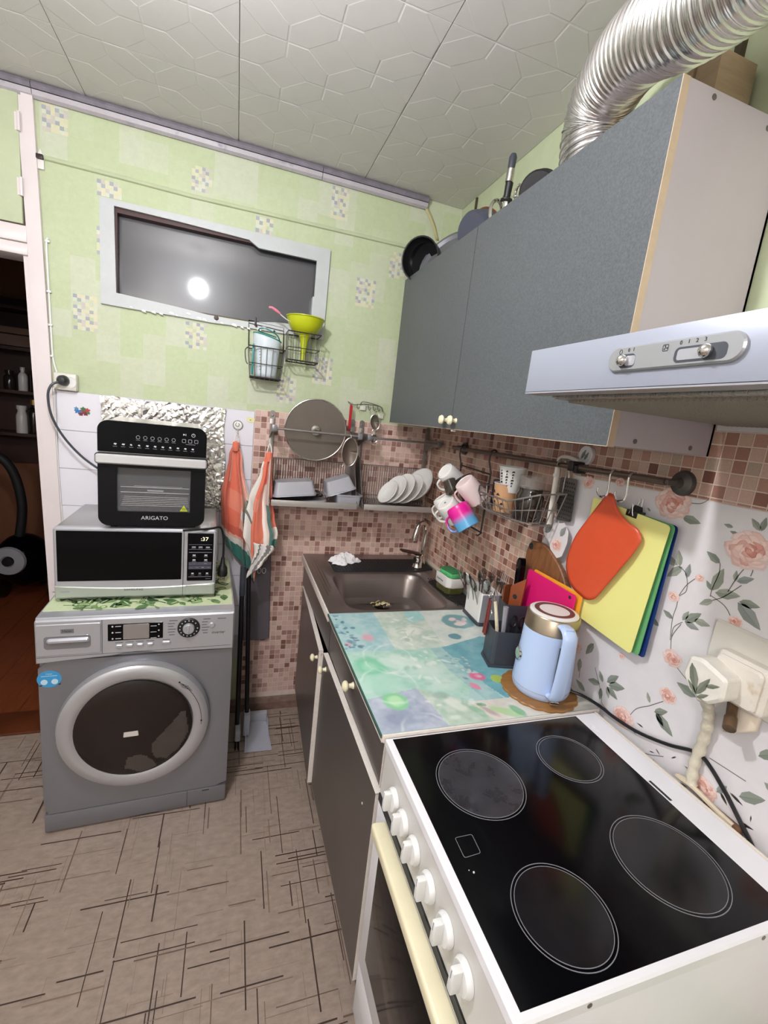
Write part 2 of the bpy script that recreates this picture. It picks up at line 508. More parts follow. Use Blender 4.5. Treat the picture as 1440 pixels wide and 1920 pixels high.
# wallpaper of the back wall: printed patchwork, one sheet of flat cells; clusters of small squares
G0 = [S(184, 195, 157), S(187, 197, 162), S(191, 198, 170), S(193, 199, 174), S(185, 195, 159)]
b = MB()
rnd = random.Random(11)
CW, CH = 0.0835, 0.1
x0 = -0.708
nx = 20; nz = 11
zt = 2.555
def inwin(cx, cz): return -0.5 < cx < 0.335 and 1.90 < cz < 2.235
for i in range(nx + 1):
    sh = rnd.choice((0, 0.03, 0.05, 0.075))
    for j in range(nz + 1):
        a0 = x0 + i * CW; a1 = min(a0 + CW, 0.969)
        c1 = min(zt - j * CH + sh, zt); c0 = max(zt - (j + 1) * CH + sh, 1.523)
        if a1 - a0 < 0.002 or c1 - c0 < 0.002: continue
        col = rnd.choice(G0)
        # cut out around the window opening
        for (p0, p1) in ((a0, min(a1, -0.5)), (max(a0, -0.5), min(a1, 0.335)), (max(a0, 0.335), a1)):
            if p1 - p0 < 0.001: continue
            if p0 >= -0.501 and p1 <= 0.336:
                for (q0, q1) in ((c0, min(c1, 1.9)), (max(c0, 2.235), c1)):
                    if q1 - q0 > 0.001: b.flat([(p0, q0), (p1, q0), (p1, q1), (p0, q1)], 0, col, WB(0, 0, 0.0006))
            else:
                b.flat([(p0, c0), (p1, c0), (p1, c1), (p0, c1)], 0, col, WB(0, 0, 0.0006))
b.build('wallpaper', M_paper, wb)
b = MB()
CS = [S(164, 168, 172), S(206, 204, 172), S(202, 206, 188), S(194, 188, 178), S(208, 204, 176), S(158, 162, 168), S(190, 198, 164)]
for (cx, cz, ww, hh) in ((-0.7, 2.545, 0.08, 0.12), (-0.532, 2.312, 0.082, 0.055), (-0.206, 2.443, 0.075, 0.088), (-0.618, 1.893, 0.082, 0.13),
                         (-0.216, 1.86, 0.084, 0.105), (0.043, 2.318, 0.07, 0.06), (0.35, 2.507, 0.076, 0.125), (0.494, 2.169, 0.09, 0.12),
                         (0.325, 1.80, 0.09, 0.12), (0.17, 1.69, 0.085, 0.115), (-0.535, 2.15, 0.012, 0.1), (0.64, 2.31, 0.08, 0.11)):
    n = max(1, round(ww / 0.0135)); m = max(2, round(hh / 0.0135))
    for i in range(n):
        for j in range(m):
            if rnd.random() < 0.12: continue
            c = rnd.choice(CS[:1] + CS[5:6]) if (i + j + (i * j) % 3) % 3 == 0 else rnd.choice(CS[1:5])
            px = cx + i * ww / n; pz = cz - (j + 1) * hh / m
            b.flat([(px, pz), (px + ww / n, pz), (px + ww / n, pz + hh / m), (px, pz + hh / m)], 0, c, WB(0, 0, 0.0011))
b.build('wallpaper_squares', M_paper, wb)['kind'] = 'stuff'
# thin raised ridge in wallpaper green across the back wall
b = MB(); b.tube([(-0.70, 2.157, 2.337), (-0.45, 2.157, 2.335), (-0.2, 2.157, 2.331), (0.3, 2.157, 2.338), (0.968, 2.157, 2.345)], 0.0085, 8)
b.build('wall_ridge', M_green, wb)

# cornice on the back wall
M_corn = mat('grey_lilac_paint', S(176, 170, 176), 0.45, noise=(12, 0.1), spots=(14, 0.6, S(110, 106, 124)))
M_corn2 = mat('dusty_grey_paint', S(120, 114, 124), 0.55, noise=(25, 0.2))
tr = setting('trim_1')
def bar_profile(poly, x0, x1, col=(1, 1, 1)):
    b = MB(); b.prism(poly, x0, x1, M=FR((0, 0, 0), (0, -1, 0), (0, 0, 1))); return b
prof = [(-2.16, 2.518), (-2.150, 2.512), (-2.138, 2.522), (-2.132, 2.536), (-2.16, 2.543)]
def xbar(poly_yz, x0, x1, bb):
    n = len(poly_yz)
    V = [(x0, y, z) for y, z in poly_yz] + [(x1, y, z) for y, z in poly_yz]
    F = [tuple(range(n)), tuple(range(n, 2 * n))] + [(i, (i + 1) % n, n + (i + 1) % n, n + i) for i in range(n)]
    bb.add(V, F)
for (xa, xb) in ((-1.7, -0.722), (-0.72, 0.30), (0.302, 0.785)):
    b = MB(); xbar([(2.16, 2.514), (2.149, 2.511), (2.138, 2.518), (2.133, 2.532), (2.16, 2.536)], xa, xb, b); b.build('cornice_strip', M_corn, tr)
    b = MB(); xbar([(2.16, 2.537), (2.130, 2.534), (2.124, 2.545), (2.128, 2.5545), (2.16, 2.5545)], xa, xb, b); b.build('cornice_upper', M_corn2, tr)

# torn corner strip of wallpaper hanging near the corner
b = MB()
b.sheet(lambda u, v: Vector((0.772 + 0.085 * v + 0.02 * (u - 0.5) * (1 - 0.3 * v), 2.152 - 0.012 * math.sin(PI * v), 2.535 - 0.135 * v)), 3, 8)
b.build('peeling_wallpaper_strip', mat('wallpaper_backing', S(190, 180, 130), 0.7), None,
        'peeling strip of wallpaper hanging in the ceiling corner', 'wallpaper', solid=0.0006)

# ------------------------------------------------------------------ mosaic tiles (both walls)
TP = 0.0266
MC = [S(218, 186, 176), S(208, 176, 166), S(212, 182, 168), S(196, 162, 152), S(180, 144, 134), S(160, 120, 110), S(132, 92, 82), S(202, 176, 158)]
MW = [5, 6, 5, 6, 6, 5, 3, 4]
MC2 = [S(200, 168, 152), S(186, 152, 134), S(178, 136, 118), S(160, 116, 100), S(142, 96, 82), S(116, 72, 60), S(194, 166, 146), S(176, 156, 138)]
def tile_geo(bb, M, x, y, col, rnd, p=TP, h=0.0012, ylo=None):
    g = p * 0.042
    hh = h + rnd.random() * 0.0004
    y0 = y + g if ylo is None else max(y + g, ylo)
    V = [(x + g, y0, 0), (x + p - g, y0, 0), (x + p - g, y + p - g, 0), (x + g, y + p - g, 0)]
    i = 0.0007
    V += [(x + g + i, y0 + i, hh), (x + p - g - i, y0 + i, hh), (x + p - g - i, y + p - g - i, hh), (x + g + i, y + p - g - i, hh)]
    bb.add(V, [(4, 5, 6, 7), (0, 1, 5, 4), (1, 2, 6, 5), (2, 3, 7, 6), (3, 0, 4, 7)], col, M)
rnd = random.Random(21)
# backing sheet, back wall: slanted left edge low down, as in the room
b = MB()
b.prism([(0.08, 0.07), (0.969, 0.07), (0.969, 1.536), (0.08, 1.533)], 0, 0.0014, M=WB(0, 0))
b.build('mosaic_backing', M_grout, wb)
b = MB()
for i in range(35):
    for j in range(56):
        x = 0.0815 + i * TP; z = 1.532 - (j + 1) * TP
        if x + TP > 0.969 or z < 0.07: continue
        if x > 0.40 and z < 0.80: continue
        tile_geo(b, WB(0, 0, 0.0012), x, z, rnd.choices(MC, MW)[0], rnd)
b.build('mosaic_tiles', M_mosaic, wb, recalc=False)['kind'] = 'stuff'
# right wall
b = MB()
b.prism([(-2.158, 0.86), (-1.09, 0.86), (-1.09, 1.449), (-0.10, 1.457), (-0.10, 1.66), (-2.158, 1.66)], 0, 0.0014, M=WR(0, 0))
b.build('mosaic_backing', M_grout, wr)
big = []
b = MB()
TR = 0.0278
for i in range(80):
    for j in range(31):
        y = 2.157 - i * TR; z = 1.655 - (j + 1) * TR
        if y - TR < 0.10 or z < 0.86: continue
        lim = 1.4505 + (1.09 - y) * 0.009 if y - TR < 1.09 else 0
        if z + TR < lim + 0.004: continue
        col = rnd.choices(MC2, (5, 5, 5, 5, 3, 2, 4, 4))[0]
        if z < lim: tile_geo(b, WR(0, 0, 0.0012), -y, z, col, rnd, TR, ylo=lim)
        elif y < 1.40 and z < 1.60 and len(big) < 290 and not (z < 1.2 and y > 1.3):
            big.append((y, z, col))
        else: tile_geo(b, WR(0, 0, 0.0012), -y, z, col, rnd, TR)
b.build('mosaic_tiles', M_mosaic, wr, recalc=False)['kind'] = 'stuff'
tm = {}
for (y, z, col) in big:
    if col not in tm:
        bb = MB(); tile_geo(bb, WR(0, 0, 0.0012), 0, 0, col, rnd, TR); tm[col] = bb.mesh('tile', False); tm[col].materials.append(M_mosaic)
    o = bpy.data.objects.new('tile', tm[col]); COL.objects.link(o); o.location = (0, y, z); o.parent = wr

# white wall tiles behind the appliances
b = MB(); b.prism([(-0.705, 0.3), (0.08, 0.3), (0.08, 1.5245), (-0.705, 1.5225)], 0, 0.0015, M=WB(0, 0)); b.build('tile_grout', M_wgrout, wb)
P15 = 0.1565
for k in range(-1, 5):
    for j in range(8):
        xa = max(-0.682 + k * P15 * 1.003, -0.704); xb = min(-0.682 + (k + 1) * P15 * 1.003, 0.079)
        zb = 1.366 - j * P15; ztop = min(zb + P15, 1.522)
        if zb < 0.4: continue
        b = MB(); b.prism([(xa + 0.0012, zb + 0.0012), (xb - 0.0012, zb + 0.0012), (xb - 0.0012, ztop - 0.0012), (xa + 0.0012, ztop - 0.0012)],
                          0.0012, 0.0055, M=WB(0, 0), bev=0.0012)
        b.build('tile', M_wtile, wb)

# grubby skirting at the floor on the back wall
bs = setting('baseboard_back')
b = MB(); xbar([(2.16, 0), (2.142, 0), (2.142, 0.04), (2.150, 0.062), (2.16, 0.066)], 0.03, 0.44, b)
b.build('skirting_strip', mat('worn_brown_skirting', S(126, 100, 88), 0.6, noise=(30, 0.25)), bs)

# floral film on the right wall
b = MB()
b.prism([(-1.215, 0.86), (-1.19, 1.2), (-1.09, 1.448), (-0.10, 1.4575), (-0.10, 0.80), (-1.215, 0.80)], 0, 0.0022, S(226, 222, 224), M=WR(0, 0, 0.0006))
b.prism([(-0.93, 0.55), (-0.10, 0.55), (-0.10, 0.81), (-0.93, 0.81)], 0, 0.0022, S(226, 222, 210), M=WR(0, 0, 0.0006))
b.build('floral_film', M_floral, wr)
LEAVES = [(0.716, 1.297, 0.758, 1.307), (0.71, 1.296, 0.722, 1.331), (0.705, 1.296, 0.735, 1.262), (0.689, 1.276, 0.689, 1.309), (0.628, 1.331, 0.661, 1.347), (0.628, 1.271, 0.618, 1.323), (0.631, 1.27, 0.646, 1.287), (0.622, 1.268, 0.574, 1.28), (0.623, 1.251, 0.648, 1.231), (0.576, 1.266, 0.525, 1.231), (0.574, 1.269, 0.536, 1.273), (0.588, 1.306, 0.559, 1.323), (0.591, 1.305, 0.594, 1.328), (0.697, 1.174, 0.724, 1.184), (0.674, 1.181, 0.665, 1.207), (0.668, 1.18, 0.638, 1.214), (0.667, 1.179, 0.634, 1.177), (0.65, 1.193, 0.614, 1.196), (0.732, 1.405, 0.688, 1.401), (0.622, 1.41, 0.641, 1.412), (0.608, 1.398, 0.626, 1.401), (0.572, 1.416, 0.593, 1.436), (0.57, 1.416, 0.568, 1.444), (0.816, 1.4, 0.827, 1.407), (0.725, 1.142, 0.753, 1.154), (0.896, 1.005, 0.915, 0.962), (0.848, 0.912, 0.889, 0.899), (0.84, 0.921, 0.858, 0.946), (0.841, 0.903, 0.837, 0.87), (0.827, 0.93, 0.797, 0.966), (0.82, 0.925, 0.772, 0.946), (0.824, 0.918, 0.785, 0.905), (0.824, 0.918, 0.811, 0.891), (0.7, 0.955, 0.713, 0.976), (0.684, 0.942, 0.654, 0.964), (0.68, 0.942, 0.655, 0.924), (0.68, 0.942, 0.629, 0.917), (0.605, 1.035, 0.652, 1.041), (0.518, 0.875, 0.504, 0.902), (0.93, 0.94, 0.927, 0.899), (0.89, 0.861, 0.93, 0.874), (0.45, 1.3, 0.42, 1.33), (0.40, 1.25, 0.36, 1.24), (0.48, 0.90, 0.44, 0.93), (0.47, 1.0, 0.44, 1.03), (0.45, 0.96, 0.41, 0.95), (0.4, 1.36, 0.37, 1.40)]
STEMS = [[(0.713, 1.295), (0.692, 1.284), (0.682, 1.249), (0.695, 1.229), (0.695, 1.204), (0.697, 1.173), (0.69, 1.124)], [(0.696, 1.231), (0.685, 1.26), (0.67, 1.281)], [(0.628, 1.331), (0.625, 1.309), (0.63, 1.276), (0.63, 1.256)], [(0.63, 1.259), (0.599, 1.25), (0.583, 1.235)], [(0.572, 1.346), (0.566, 1.338), (0.567, 1.325)], [(0.577, 1.345), (0.589, 1.317), (0.599, 1.28)], [(0.623, 1.251), (0.604, 1.267), (0.578, 1.302)], [(0.689, 1.133), (0.689, 1.157), (0.673, 1.177)], [(0.72, 1.44), (0.698, 1.444), (0.684, 1.456)], [(0.675, 1.171), (0.688, 1.135), (0.683, 1.104)], [(0.66, 1.073), (0.64, 1.063), (0.596, 1.041)], [(0.701, 0.946), (0.729, 0.919), (0.743, 0.888)], [(0.67, 0.98), (0.701, 0.946)], [(0.874, 0.945), (0.836, 0.888), (0.825, 0.864), (0.777, 0.858)], [(0.925, 0.924), (0.92, 0.885)], [(0.703, 0.822), (0.669, 0.838), (0.638, 0.859)], [(0.548, 0.931), (0.477, 0.938)]]
ROSES = [(0.764, 1.43, 0.0421), (0.581, 1.373, 0.0441), (0.661, 1.286, 0.0093), (0.707, 1.224, 0.0135), (0.571, 1.227, 0.0129), (0.675, 1.087, 0.022), (0.663, 0.999, 0.0197), (0.758, 0.873, 0.03), (0.544, 0.862, 0.0271), (0.954, 0.965, 0.0202), (1.034, 1.436, 0.0215), (0.923, 1.454, 0.0141), (0.801, 1.021, 0.0096), (0.42, 1.08, 0.035), (0.38, 0.9, 0.03)]
def leaf_geo(bb, M, p, q, wfrac, c1, c2, z=0.0):
    p = Vector(p); q = Vector(q); d = q - p; L = d.length; t = d / L; n = Vector((-t.y, t.x))
    up = [p]; dn = []
    for k in range(1, 6):
        s = k / 6; wd = L * wfrac * math.sin(PI * s ** 0.8) * (1 if k % 2 else 0.88)
        up.append(p + t * (L * s) + n * wd); dn.append(p + t * (L * s) - n * wd * 0.9)
    mid = p + t * L * 0.5
    bb.flat([tuple(x) for x in up] + [tuple(q)], z, c1, M)
    bb.flat([tuple(p)] + [tuple(x) for x in dn] + [tuple(q)], z, c2, M)
    bb.flat([(p.x, p.y), (q.x, q.y), (p.x + n.x * L * .03, p.y + n.y * L * .03)], z + 0.0002, tuple(min(1, v * 0.62) for v in c1), M)
def rose_geo(bb, M, c, r, seed, z=0.0):
    rd = random.Random(seed)
    cols = [S(226, 202, 196), S(222, 186, 176), S(214, 166, 154), S(208, 150, 138), S(196, 130, 118), S(230, 200, 190)]
    lay = 0
    for ring, (rr, n, pr) in enumerate(((0.72, 11, 0.36), (0.54, 10, 0.32), (0.36, 8, 0.27), (0.2, 6, 0.2), (0.06, 3, 0.14))):
        for k in range(n):
            a = 2 * PI * (k + rd.random() * 0.6) / n
            px = c[0] + math.cos(a) * rr * r; py = c[1] + math.sin(a) * rr * r * 0.82
            P = []
            for t in range(9):
                an = 2 * PI * t / 9
                q = pr * r * (1 + 0.16 * math.sin(3 * an + k))
                P.append((px + q * math.cos(an) * 1.1, py + q * math.sin(an) * 0.85))
            lay += 1
            base = rd.choice(cols[max(0, ring - 1):ring + 2] + cols[5:])
            bb.flat(P, z + lay * 0.00002, base, M)
            bb.flat([(px + (x - px) * 0.75, py + (y - py) * 0.72 + pr * r * 0.12) for x, y in P], z + lay * 0.00002 + 0.00001, tuple(min(1, v * 1.16) for v in base), M)
b = MB()
MWR = WR(0, 0, 0.0032)
rnd = random.Random(5)
for (y0, z0, y1, z1) in LEAVES:
    g = rnd.choice([S(158, 164, 150), S(142, 150, 138), S(166, 170, 156), S(150, 156, 152)])
    leaf_geo(b, MWR, (-y0, z0), (-y1, z1), 0.24, g, tuple(v * 0.84 for v in g))
for st in STEMS:
    P = spline([(-y, z, 0) for y, z in st], 5)
    for i in range(len(P) - 1):
        d = (P[i + 1] - P[i]); n = Vector((-d.y, d.x, 0)).normalized() * 0.0009
        b.add([P[i] - n, P[i + 1] - n, P[i + 1] + n, P[i] + n], [(0, 1, 2, 3)], S(116, 112, 108), MWR)
for k, (y, z, r) in enumerate(ROSES): rose_geo(b, MWR, (-y, z), r, k, 0.0002)
b.build('rose_print', M_floral, wr)['kind'] = 'stuff'
b = MB()  # dirt line and torn seam low on the film
for k in range(26):
    y = rnd.uniform(0.42, 0.72); z = rnd.uniform(0.80, 0.9)
    leaf_geo(b, MWR, (-y, z), (-y + rnd.uniform(-0.03, 0.03), z + rnd.uniform(-0.02, 0.02)), 0.12, S(205, 190, 160), S(190, 170, 140), -0.0004)
b.build('film_stains', M_floral, wr)['kind'] = 'stuff'

# boxed vent casing high on the right wall
b = MB()
b.box(0.93, 0.97, -0.2, 0.745, 2.262, 2.555, bev=0.003)
b.build('vent_casing', mat('beige_paint', S(186, 172, 150), 0.5, noise=(10, 0.05)), wr)
b = MB(); b.box(0.955, 0.97, 0.845, 0.86, 2.17, 2.555); b.build('wall_gap_strip', mat('dark_gap', S(70, 60, 44), 0.8), wr)  # dark raised strip drawn in place of an open gap
b = MB(); b.box(0.962, 0.97, 1.21, 1.222, 2.17, 2.552); b.box(0.962, 0.97, 2.01, 2.02, 2.3, 2.552); b.build('wall_gap_strip', MATS['dark_gap'], wr)
# ------------------------------------------------------------------ internal window
w1 = setting('window_1')
M_wpaint = mat('grey_blue_window_paint', S(188, 192, 193), 0.45, noise=(12, 0.05), bump=(30, 0.15, 0.002))
M_maroon = mat('dark_maroon_frame', S(62, 28, 26), 0.5, noise=(30, 0.25))
fr = WB(0, 0)
def ring_prism(bb, outer, inner, z0, z1, M):
    n = len(outer)
    V = [(p[0], p[1], z1) for p in outer] + [(p[0], p[1], z1) for p in inner] + [(p[0], p[1], z0) for p in outer] + [(p[0], p[1], z0) for p in inner]
    F = []
    for i in range(n):
        j = (i + 1) % n
        F += [(i, j, n + j, n + i), (2 * n + i, 2 * n + j, j, i), (3 * n + i, 3 * n + j, n + j, n + i)]
    bb.add(V, F, (1, 1, 1), M)
b = MB()   # uneven, overpainted surround
outer = [(-0.522, 1.873), (-0.42, 1.871), (-0.25, 1.872), (-0.12, 1.869), (0.0, 1.873), (0.15, 1.873), (0.36, 1.875), (0.362, 2.252), (0.0, 2.252), (-0.2, 2.252), (-0.4, 2.25), (-0.522, 2.25)]
inner = [(-0.468, 1.921), (-0.42, 1.918), (-0.25, 1.908), (-0.12, 1.897), (0.0, 1.893), (0.15, 1.915), (0.306, 1.924), (0.305, 2.196), (0.06, 2.195), (0.02, 2.218), (-0.25, 2.226), (-0.474, 2.229)]
ring_prism(b, outer, inner, 0, 0.013, fr)
b.build('window_surround', M_wpaint, w1, recalc=True)
b = MB()
ring_prism(b, [(-0.499, 1.873), (0.334, 1.873), (0.334, 2.249), (-0.499, 2.249)], [(-0.466, 1.905), (0.312, 1.905), (0.312, 2.212), (-0.466, 2.212)], -0.06, -0.001, fr)
b.build('window_frame', M_maroon, w1)
b = MB(); b.box(-0.48, 0.32, 2.196, 2.200, 1.89, 2.23)
M_pane = mat('grimy_dark_pane', S(84, 84, 88), 0.06, spec=0.5, alpha=0.92, coat=0.6)
M_pane.node_tree.nodes['Principled BSDF'].inputs['Coat Roughness'].default_value = 0.32
b.build('pane', M_pane, w1)
b = MB(); b.box(0.300, 0.3075, 2.152, 2.19, 1.925, 2.05); b.build('bead_strip', M_wpaint, w1)
b = MB(); b.lathe([(0, 0.01), (0.008, 0.009), (0.0095, 0.004), (0.008, 0)], 12, M=WB(-0.097, 1.891, -0.001) @ T(0, 0, 0.013)); b.build('knot_hole', M_maroon, w1)
# flakes of old paint on the lower edge
b = MB()
rnd = random.Random(9)
for k in range(16):
    x = -0.42 + 0.55 * k / 16 + rnd.uniform(-0.01, 0.01); z = 1.868 + rnd.uniform(0, 0.02)
    s_ = rnd.uniform(0.006, 0.016)
    b.prism([(x, z), (x + s_ * 1.6, z - s_ * 0.3), (x + s_ * 1.2, z + s_ * 0.5), (x + s_ * 0.3, z + s_ * 0.6)], 0.011, 0.0155, M=fr)
b.build('paint_flakes', M_white, w1)
# dark room behind the pane
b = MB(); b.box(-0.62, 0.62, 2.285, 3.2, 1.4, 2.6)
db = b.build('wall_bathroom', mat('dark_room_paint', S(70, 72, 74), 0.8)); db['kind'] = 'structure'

# ------------------------------------------------------------------ doorway
d1 = setting('door_1')
M_door = mat('pinkish_white_gloss_paint', S(222, 212, 212), 0.3, noise=(6, 0.03), bump=(18, 0.1, 0.003))
def lean(x, z): return x + (2.55 - z) * 0.030
b = MB()
for (xa, xb, ya, yb) in ((-0.772, -0.757, 2.150, 2.2), (-0.7565, -0.722, 2.142, 2.16), (-0.792, -0.772, 2.165, 2.28)):
    V = []
    for z in (0.0, 2.555):
        for x, y in ((xa, ya), (xb, ya), (xb, yb), (xa, yb)): V.append((lean(x, z), y, z))
    b.add(V, [(0, 1, 2, 3), (4, 5, 6, 7), (0, 1, 5, 4), (1, 2, 6, 5), (2, 3, 7, 6), (3, 0, 4, 7)])
b.build('door_jamb', M_door, d1)
b = MB(); b.box(-1.6, -0.757, 2.148, 2.17, 2.04, 2.096, bev=0.003); b.build('door_head', M_door, d1)
b = MB(); b.box(-1.6, -0.757, 2.153, 2.28, 1.997, 2.038, bev=0.004); b.build('door_stop', M_door, d1)
b = MB(); b.box(-1.6, -0.766, 2.146, 2.17, 2.10, 2.515, bev=0.002); b.build('transom_hatch', M_green, d1)
b = MB(); b.box(-0.768, -0.7575, 2.158, 2.16, 2.10, 2.52); b.box(-1.6, -0.7575, 2.1505, 2.16, 2.096, 2.1005); b.build('hatch_gap', M_maroon, d1)
for z in (2.425, 2.22):
    b = MB(); b.tube([(-0.764, 2.141, z - 0.03), (-0.764, 2.141, z + 0.03)], 0.006, 8); b.box(-0.777, -0.764, 2.143, 2.146, z - 0.028, z + 0.028); b.build('hinge', M_door, d1)
b = MB(); b.box(-1.6, -0.70, 2.13, 2.29, 0.0, 0.012, bev=0.003); b.build('threshold', M_darkwood, d1)

# small latch plate and white surface-run cable beside the jamb
t = thing('latch_plate', 'small painted metal latch plate high beside the door frame', 'latch', (-0.707, 2.16, 2.29))
b = MB(); b.box(-0.717, -0.696, 2.150, 2.16, 2.295, 2.345, bev=0.002); b.prism([(-0.714, 2.345), (-0.700, 2.345), (-0.707, 2.362)], 0, 0.006, M=WB(0, 0)); b.build('plate', M_white, t)
b = MB(); b.box(-0.717, -0.696, 2.140, 2.152, 2.325, 2.340, bev=0.001); b.build('keeper', M_dwire, t)
t = thing('surface_cable', 'white cable clipped down the wall beside the door frame to the socket', 'cable', (-0.68, 2.155, 1.57))
b = MB(); b.tube(spline([(-0.688, 2.150, 2.068), (-0.697, 2.152, 2.05), (-0.695, 2.154, 1.9), (-0.692, 2.154, 1.75), (-0.688, 2.154, 1.64), (-0.676, 2.152, 1.59), (-0.668, 2.15, 1.575)], 5), 0.0035, 8); b.build('wire', M_plastic, t)
for z in (2.055, 1.88, 1.76, 1.645):
    b = MB(); b.box(-0.701, -0.686, 2.148, 2.16, z, z + 0.008, bev=0.0015); b.build('clip', M_plastic, t)
b = MB(); b.tube(spline([(-0.692, 2.155, 1.53), (-0.688, 2.152, 1.40), (-0.685, 2.152, 1.25), (-0.68, 2.152, 1.1), (-0.672, 2.155, 0.9)], 5), [0.006] * 21, 6)
b.build('corner_filler', mat('lumpy_filler', S(226, 222, 220), 0.6, bump=(60, 0.5, 0.004)), wb)

# ------------------------------------------------------------------ the hall beyond
M_hwall = mat('hall_brown_wall', S(120, 74, 48), 0.6, noise=(4, 0.2, (1, 1, 0.2)))
M_hdark = mat('hall_dark_wood', S(58, 34, 26), 0.45, noise=(6, 0.25, (1, 1, 0.15)))
b = MB(); b.box(-2.4, -0.64, 4.05, 4.15, 0, 2.6); tag(b.build('wall_hall_back', M_hwall), kind='structure')
b = MB(); b.box(-0.74, -0.64, 2.285, 4.05, 0, 2.6); tag(b.build('wall_hall_right', M_hdark), kind='structure')
b = MB(); b.box(-2.5, -2.4, 2.285, 4.15, 0, 2.6); tag(b.build('wall_hall_left', M_hdark), kind='structure')
b = MB(); b.box(-2.4, -0.74, 2.285, 4.05, 2.5, 2.6); tag(b.build('ceiling_hall', M_hdark), kind='structure')
b = MB(); b.box(-2.4, -0.74, 2.16, 4.05, -0.05, -0.001); fh = setting('floor_hall'); b.build('hall_floor_base', M_hdark, fh)
M_plank = mat('red_brown_laminate', S(122, 62, 34), 0.35, noise=(10, 0.25, (6, 0.6, 1)))
for k in range(9):
    x0_ = -2.4 + k * 0.185
    for j in range(3):
        y0_ = 2.29 + j * 0.66 - (k % 2) * 0.3
        ya, yb = max(y0_, 2.29), min(y0_ + 0.658, 4.05)
        if yb - ya < 0.05 or x0_ + 0.184 > -0.74 + 0.01: continue
        b = MB(); b.box(x0_, x0_ + 0.1835, ya, yb, -0.001, 0.004); b.build('plank', M_plank, fh)
b = MB(); b.box(-2.4, -0.74, 4.03, 4.05, 0, 0.07); bh = b.build('baseboard_hall', M_hdark); bh['kind'] = 'structure'

# hall shelving with bottles
t = thing('hall_shelf_unit', 'dark wooden shelf unit with bottles in the dim hall', 'shelf', (-1.6, 3.9, 0))
b = MB(); b.box(-2.3, -0.95, 4.02, 4.045, 0.95, 2.1); b.build('back_panel', M_hdark, t)
for z in (1.185, 1.475, 1.76, 2.02):
    b = MB(); b.box(-2.3, -0.95, 3.78, 4.02, z - 0.02, z); b.build('shelf', M_hdark, t)
for x in (-2.31, -0.955):
    b = MB(); b.box(x, x + 0.02, 3.78, 4.03, 0.0, 2.12); b.build('side_panel', M_hdark, t)
def bottle(x, y, z, r, h, neck, m, m2, label, nm='bottle', grp=None):
    t = thing(nm, label, nm, (x, y, z), 0, grp)
    b = MB(); b.lathe([(0, 0), (r * 0.95, 0), (r, 0.004), (r, h * 0.62), (r * 0.85, h * 0.7), (neck, h * 0.78), (neck, h * 0.86), (0, h * 0.86)], 14); b.build('body', m, t, local=True)
    b = MB(); b.lathe([(0, h * 0.855), (neck * 1.25, h * 0.855), (neck * 1.25, h), (0, h)], 12); b.build('cap', m2, t, local=True)
    return t
M_h1 = mat('pale_bottle', S(210, 205, 200), 0.3); M_h2 = mat('dark_bottle', S(40, 34, 30), 0.15); M_h3 = mat('tan_tube', S(190, 160, 130), 0.4); M_h4 = mat('dull_gold_cap', S(190, 150, 90), 0.3, 0.6)
bottle(-1.415, 3.86, 1.475, 0.028, 0.16, 0.012, M_h1, M_h1, 'pale white bottle standing on the upper hall shelf')
bottle(-1.335, 3.84, 1.475, 0.03, 0.2, 0.014, M_h2, M_h1, 'dark bottle with pale cap on the upper hall shelf')
bottle(-1.27, 3.86, 1.475, 0.034, 0.15, 0.016, M_h3, M_h1, 'tan bottle at the doorway end of the upper hall shelf')
bottle(-1.50, 3.88, 1.475, 0.035, 0.13, 0.02, M_h2, M_h2, 'dark squat jar on the upper hall shelf')
bottle(-1.42, 3.83, 1.185, 0.035, 0.19, 0.024, M_h1, M_h1, 'pale tube bottle standing on the lower hall shelf')
bottle(-1.355, 3.85, 1.185, 0.042, 0.235, 0.016, M_h2, M_h4, 'dark bottle with gold cap on the lower hall shelf')
bottle(-1.265, 3.84, 1.185, 0.02, 0.14, 0.008, M_h1, M_h2, 'small pale bottle with dark cap on the lower hall shelf')
bottle(-1.215, 3.86, 1.185, 0.027, 0.17, 0.012, M_h1, M_h1, 'white spray bottle nearest the doorway on the lower hall shelf')
b = MB(); b.box(-2.1, -1.2, 3.8, 4.0, 1.765, 1.84, bev=0.01); b.box(-2.05, -1.22, 3.81, 3.99, 1.845, 1.89, bev=0.01)
b.build('folded_blanket', mat('drab_cloth', S(120, 96, 84), 0.9), None, 'folded drab blankets on the top hall shelf', 'blanket')
# vacuum cleaner
t = thing('vacuum_cleaner', 'black canister vacuum cleaner with pale wheel on the hall floor', 'vacuum', (-1.52, 3.6, 0.005))
b = MB()
b.sheet(lambda u, v: Vector((-1.50 + 0.17 * math.sin(PI * v) ** 0.6 * math.cos(2 * PI * u), 3.66 + (v - 0.5) * 0.36, 0.30 + 0.2 * math.sin(PI * v) ** 0.6 * math.sin(2 * PI * u) * (1 if math.sin(2 * PI * u) > 0 else 0.95))), 24, 14)
b.build('body', M_blackgloss, t)
b = MB(); b.lathe([(0, 0.0), (0.092, 0), (0.098, 0.012), (0.092, 0.03), (0.04, 0.034), (0.036, 0.026), (0, 0.026)], 28, M=FR((-1.515, 3.475, 0.36), (1, 0, 0), (0, 0, 1)) @ T(0, 0, -0.005)); b.build('wheel', M_grey, t)
b = MB(); b.lathe([(0, 0.02), (0.034, 0.02), (0.03, 0.036), (0, 0.038)], 20, M=FR((-1.515, 3.475, 0.36), (1, 0, 0), (0, 0, 1))); b.build('wheel_hub', M_black, t)
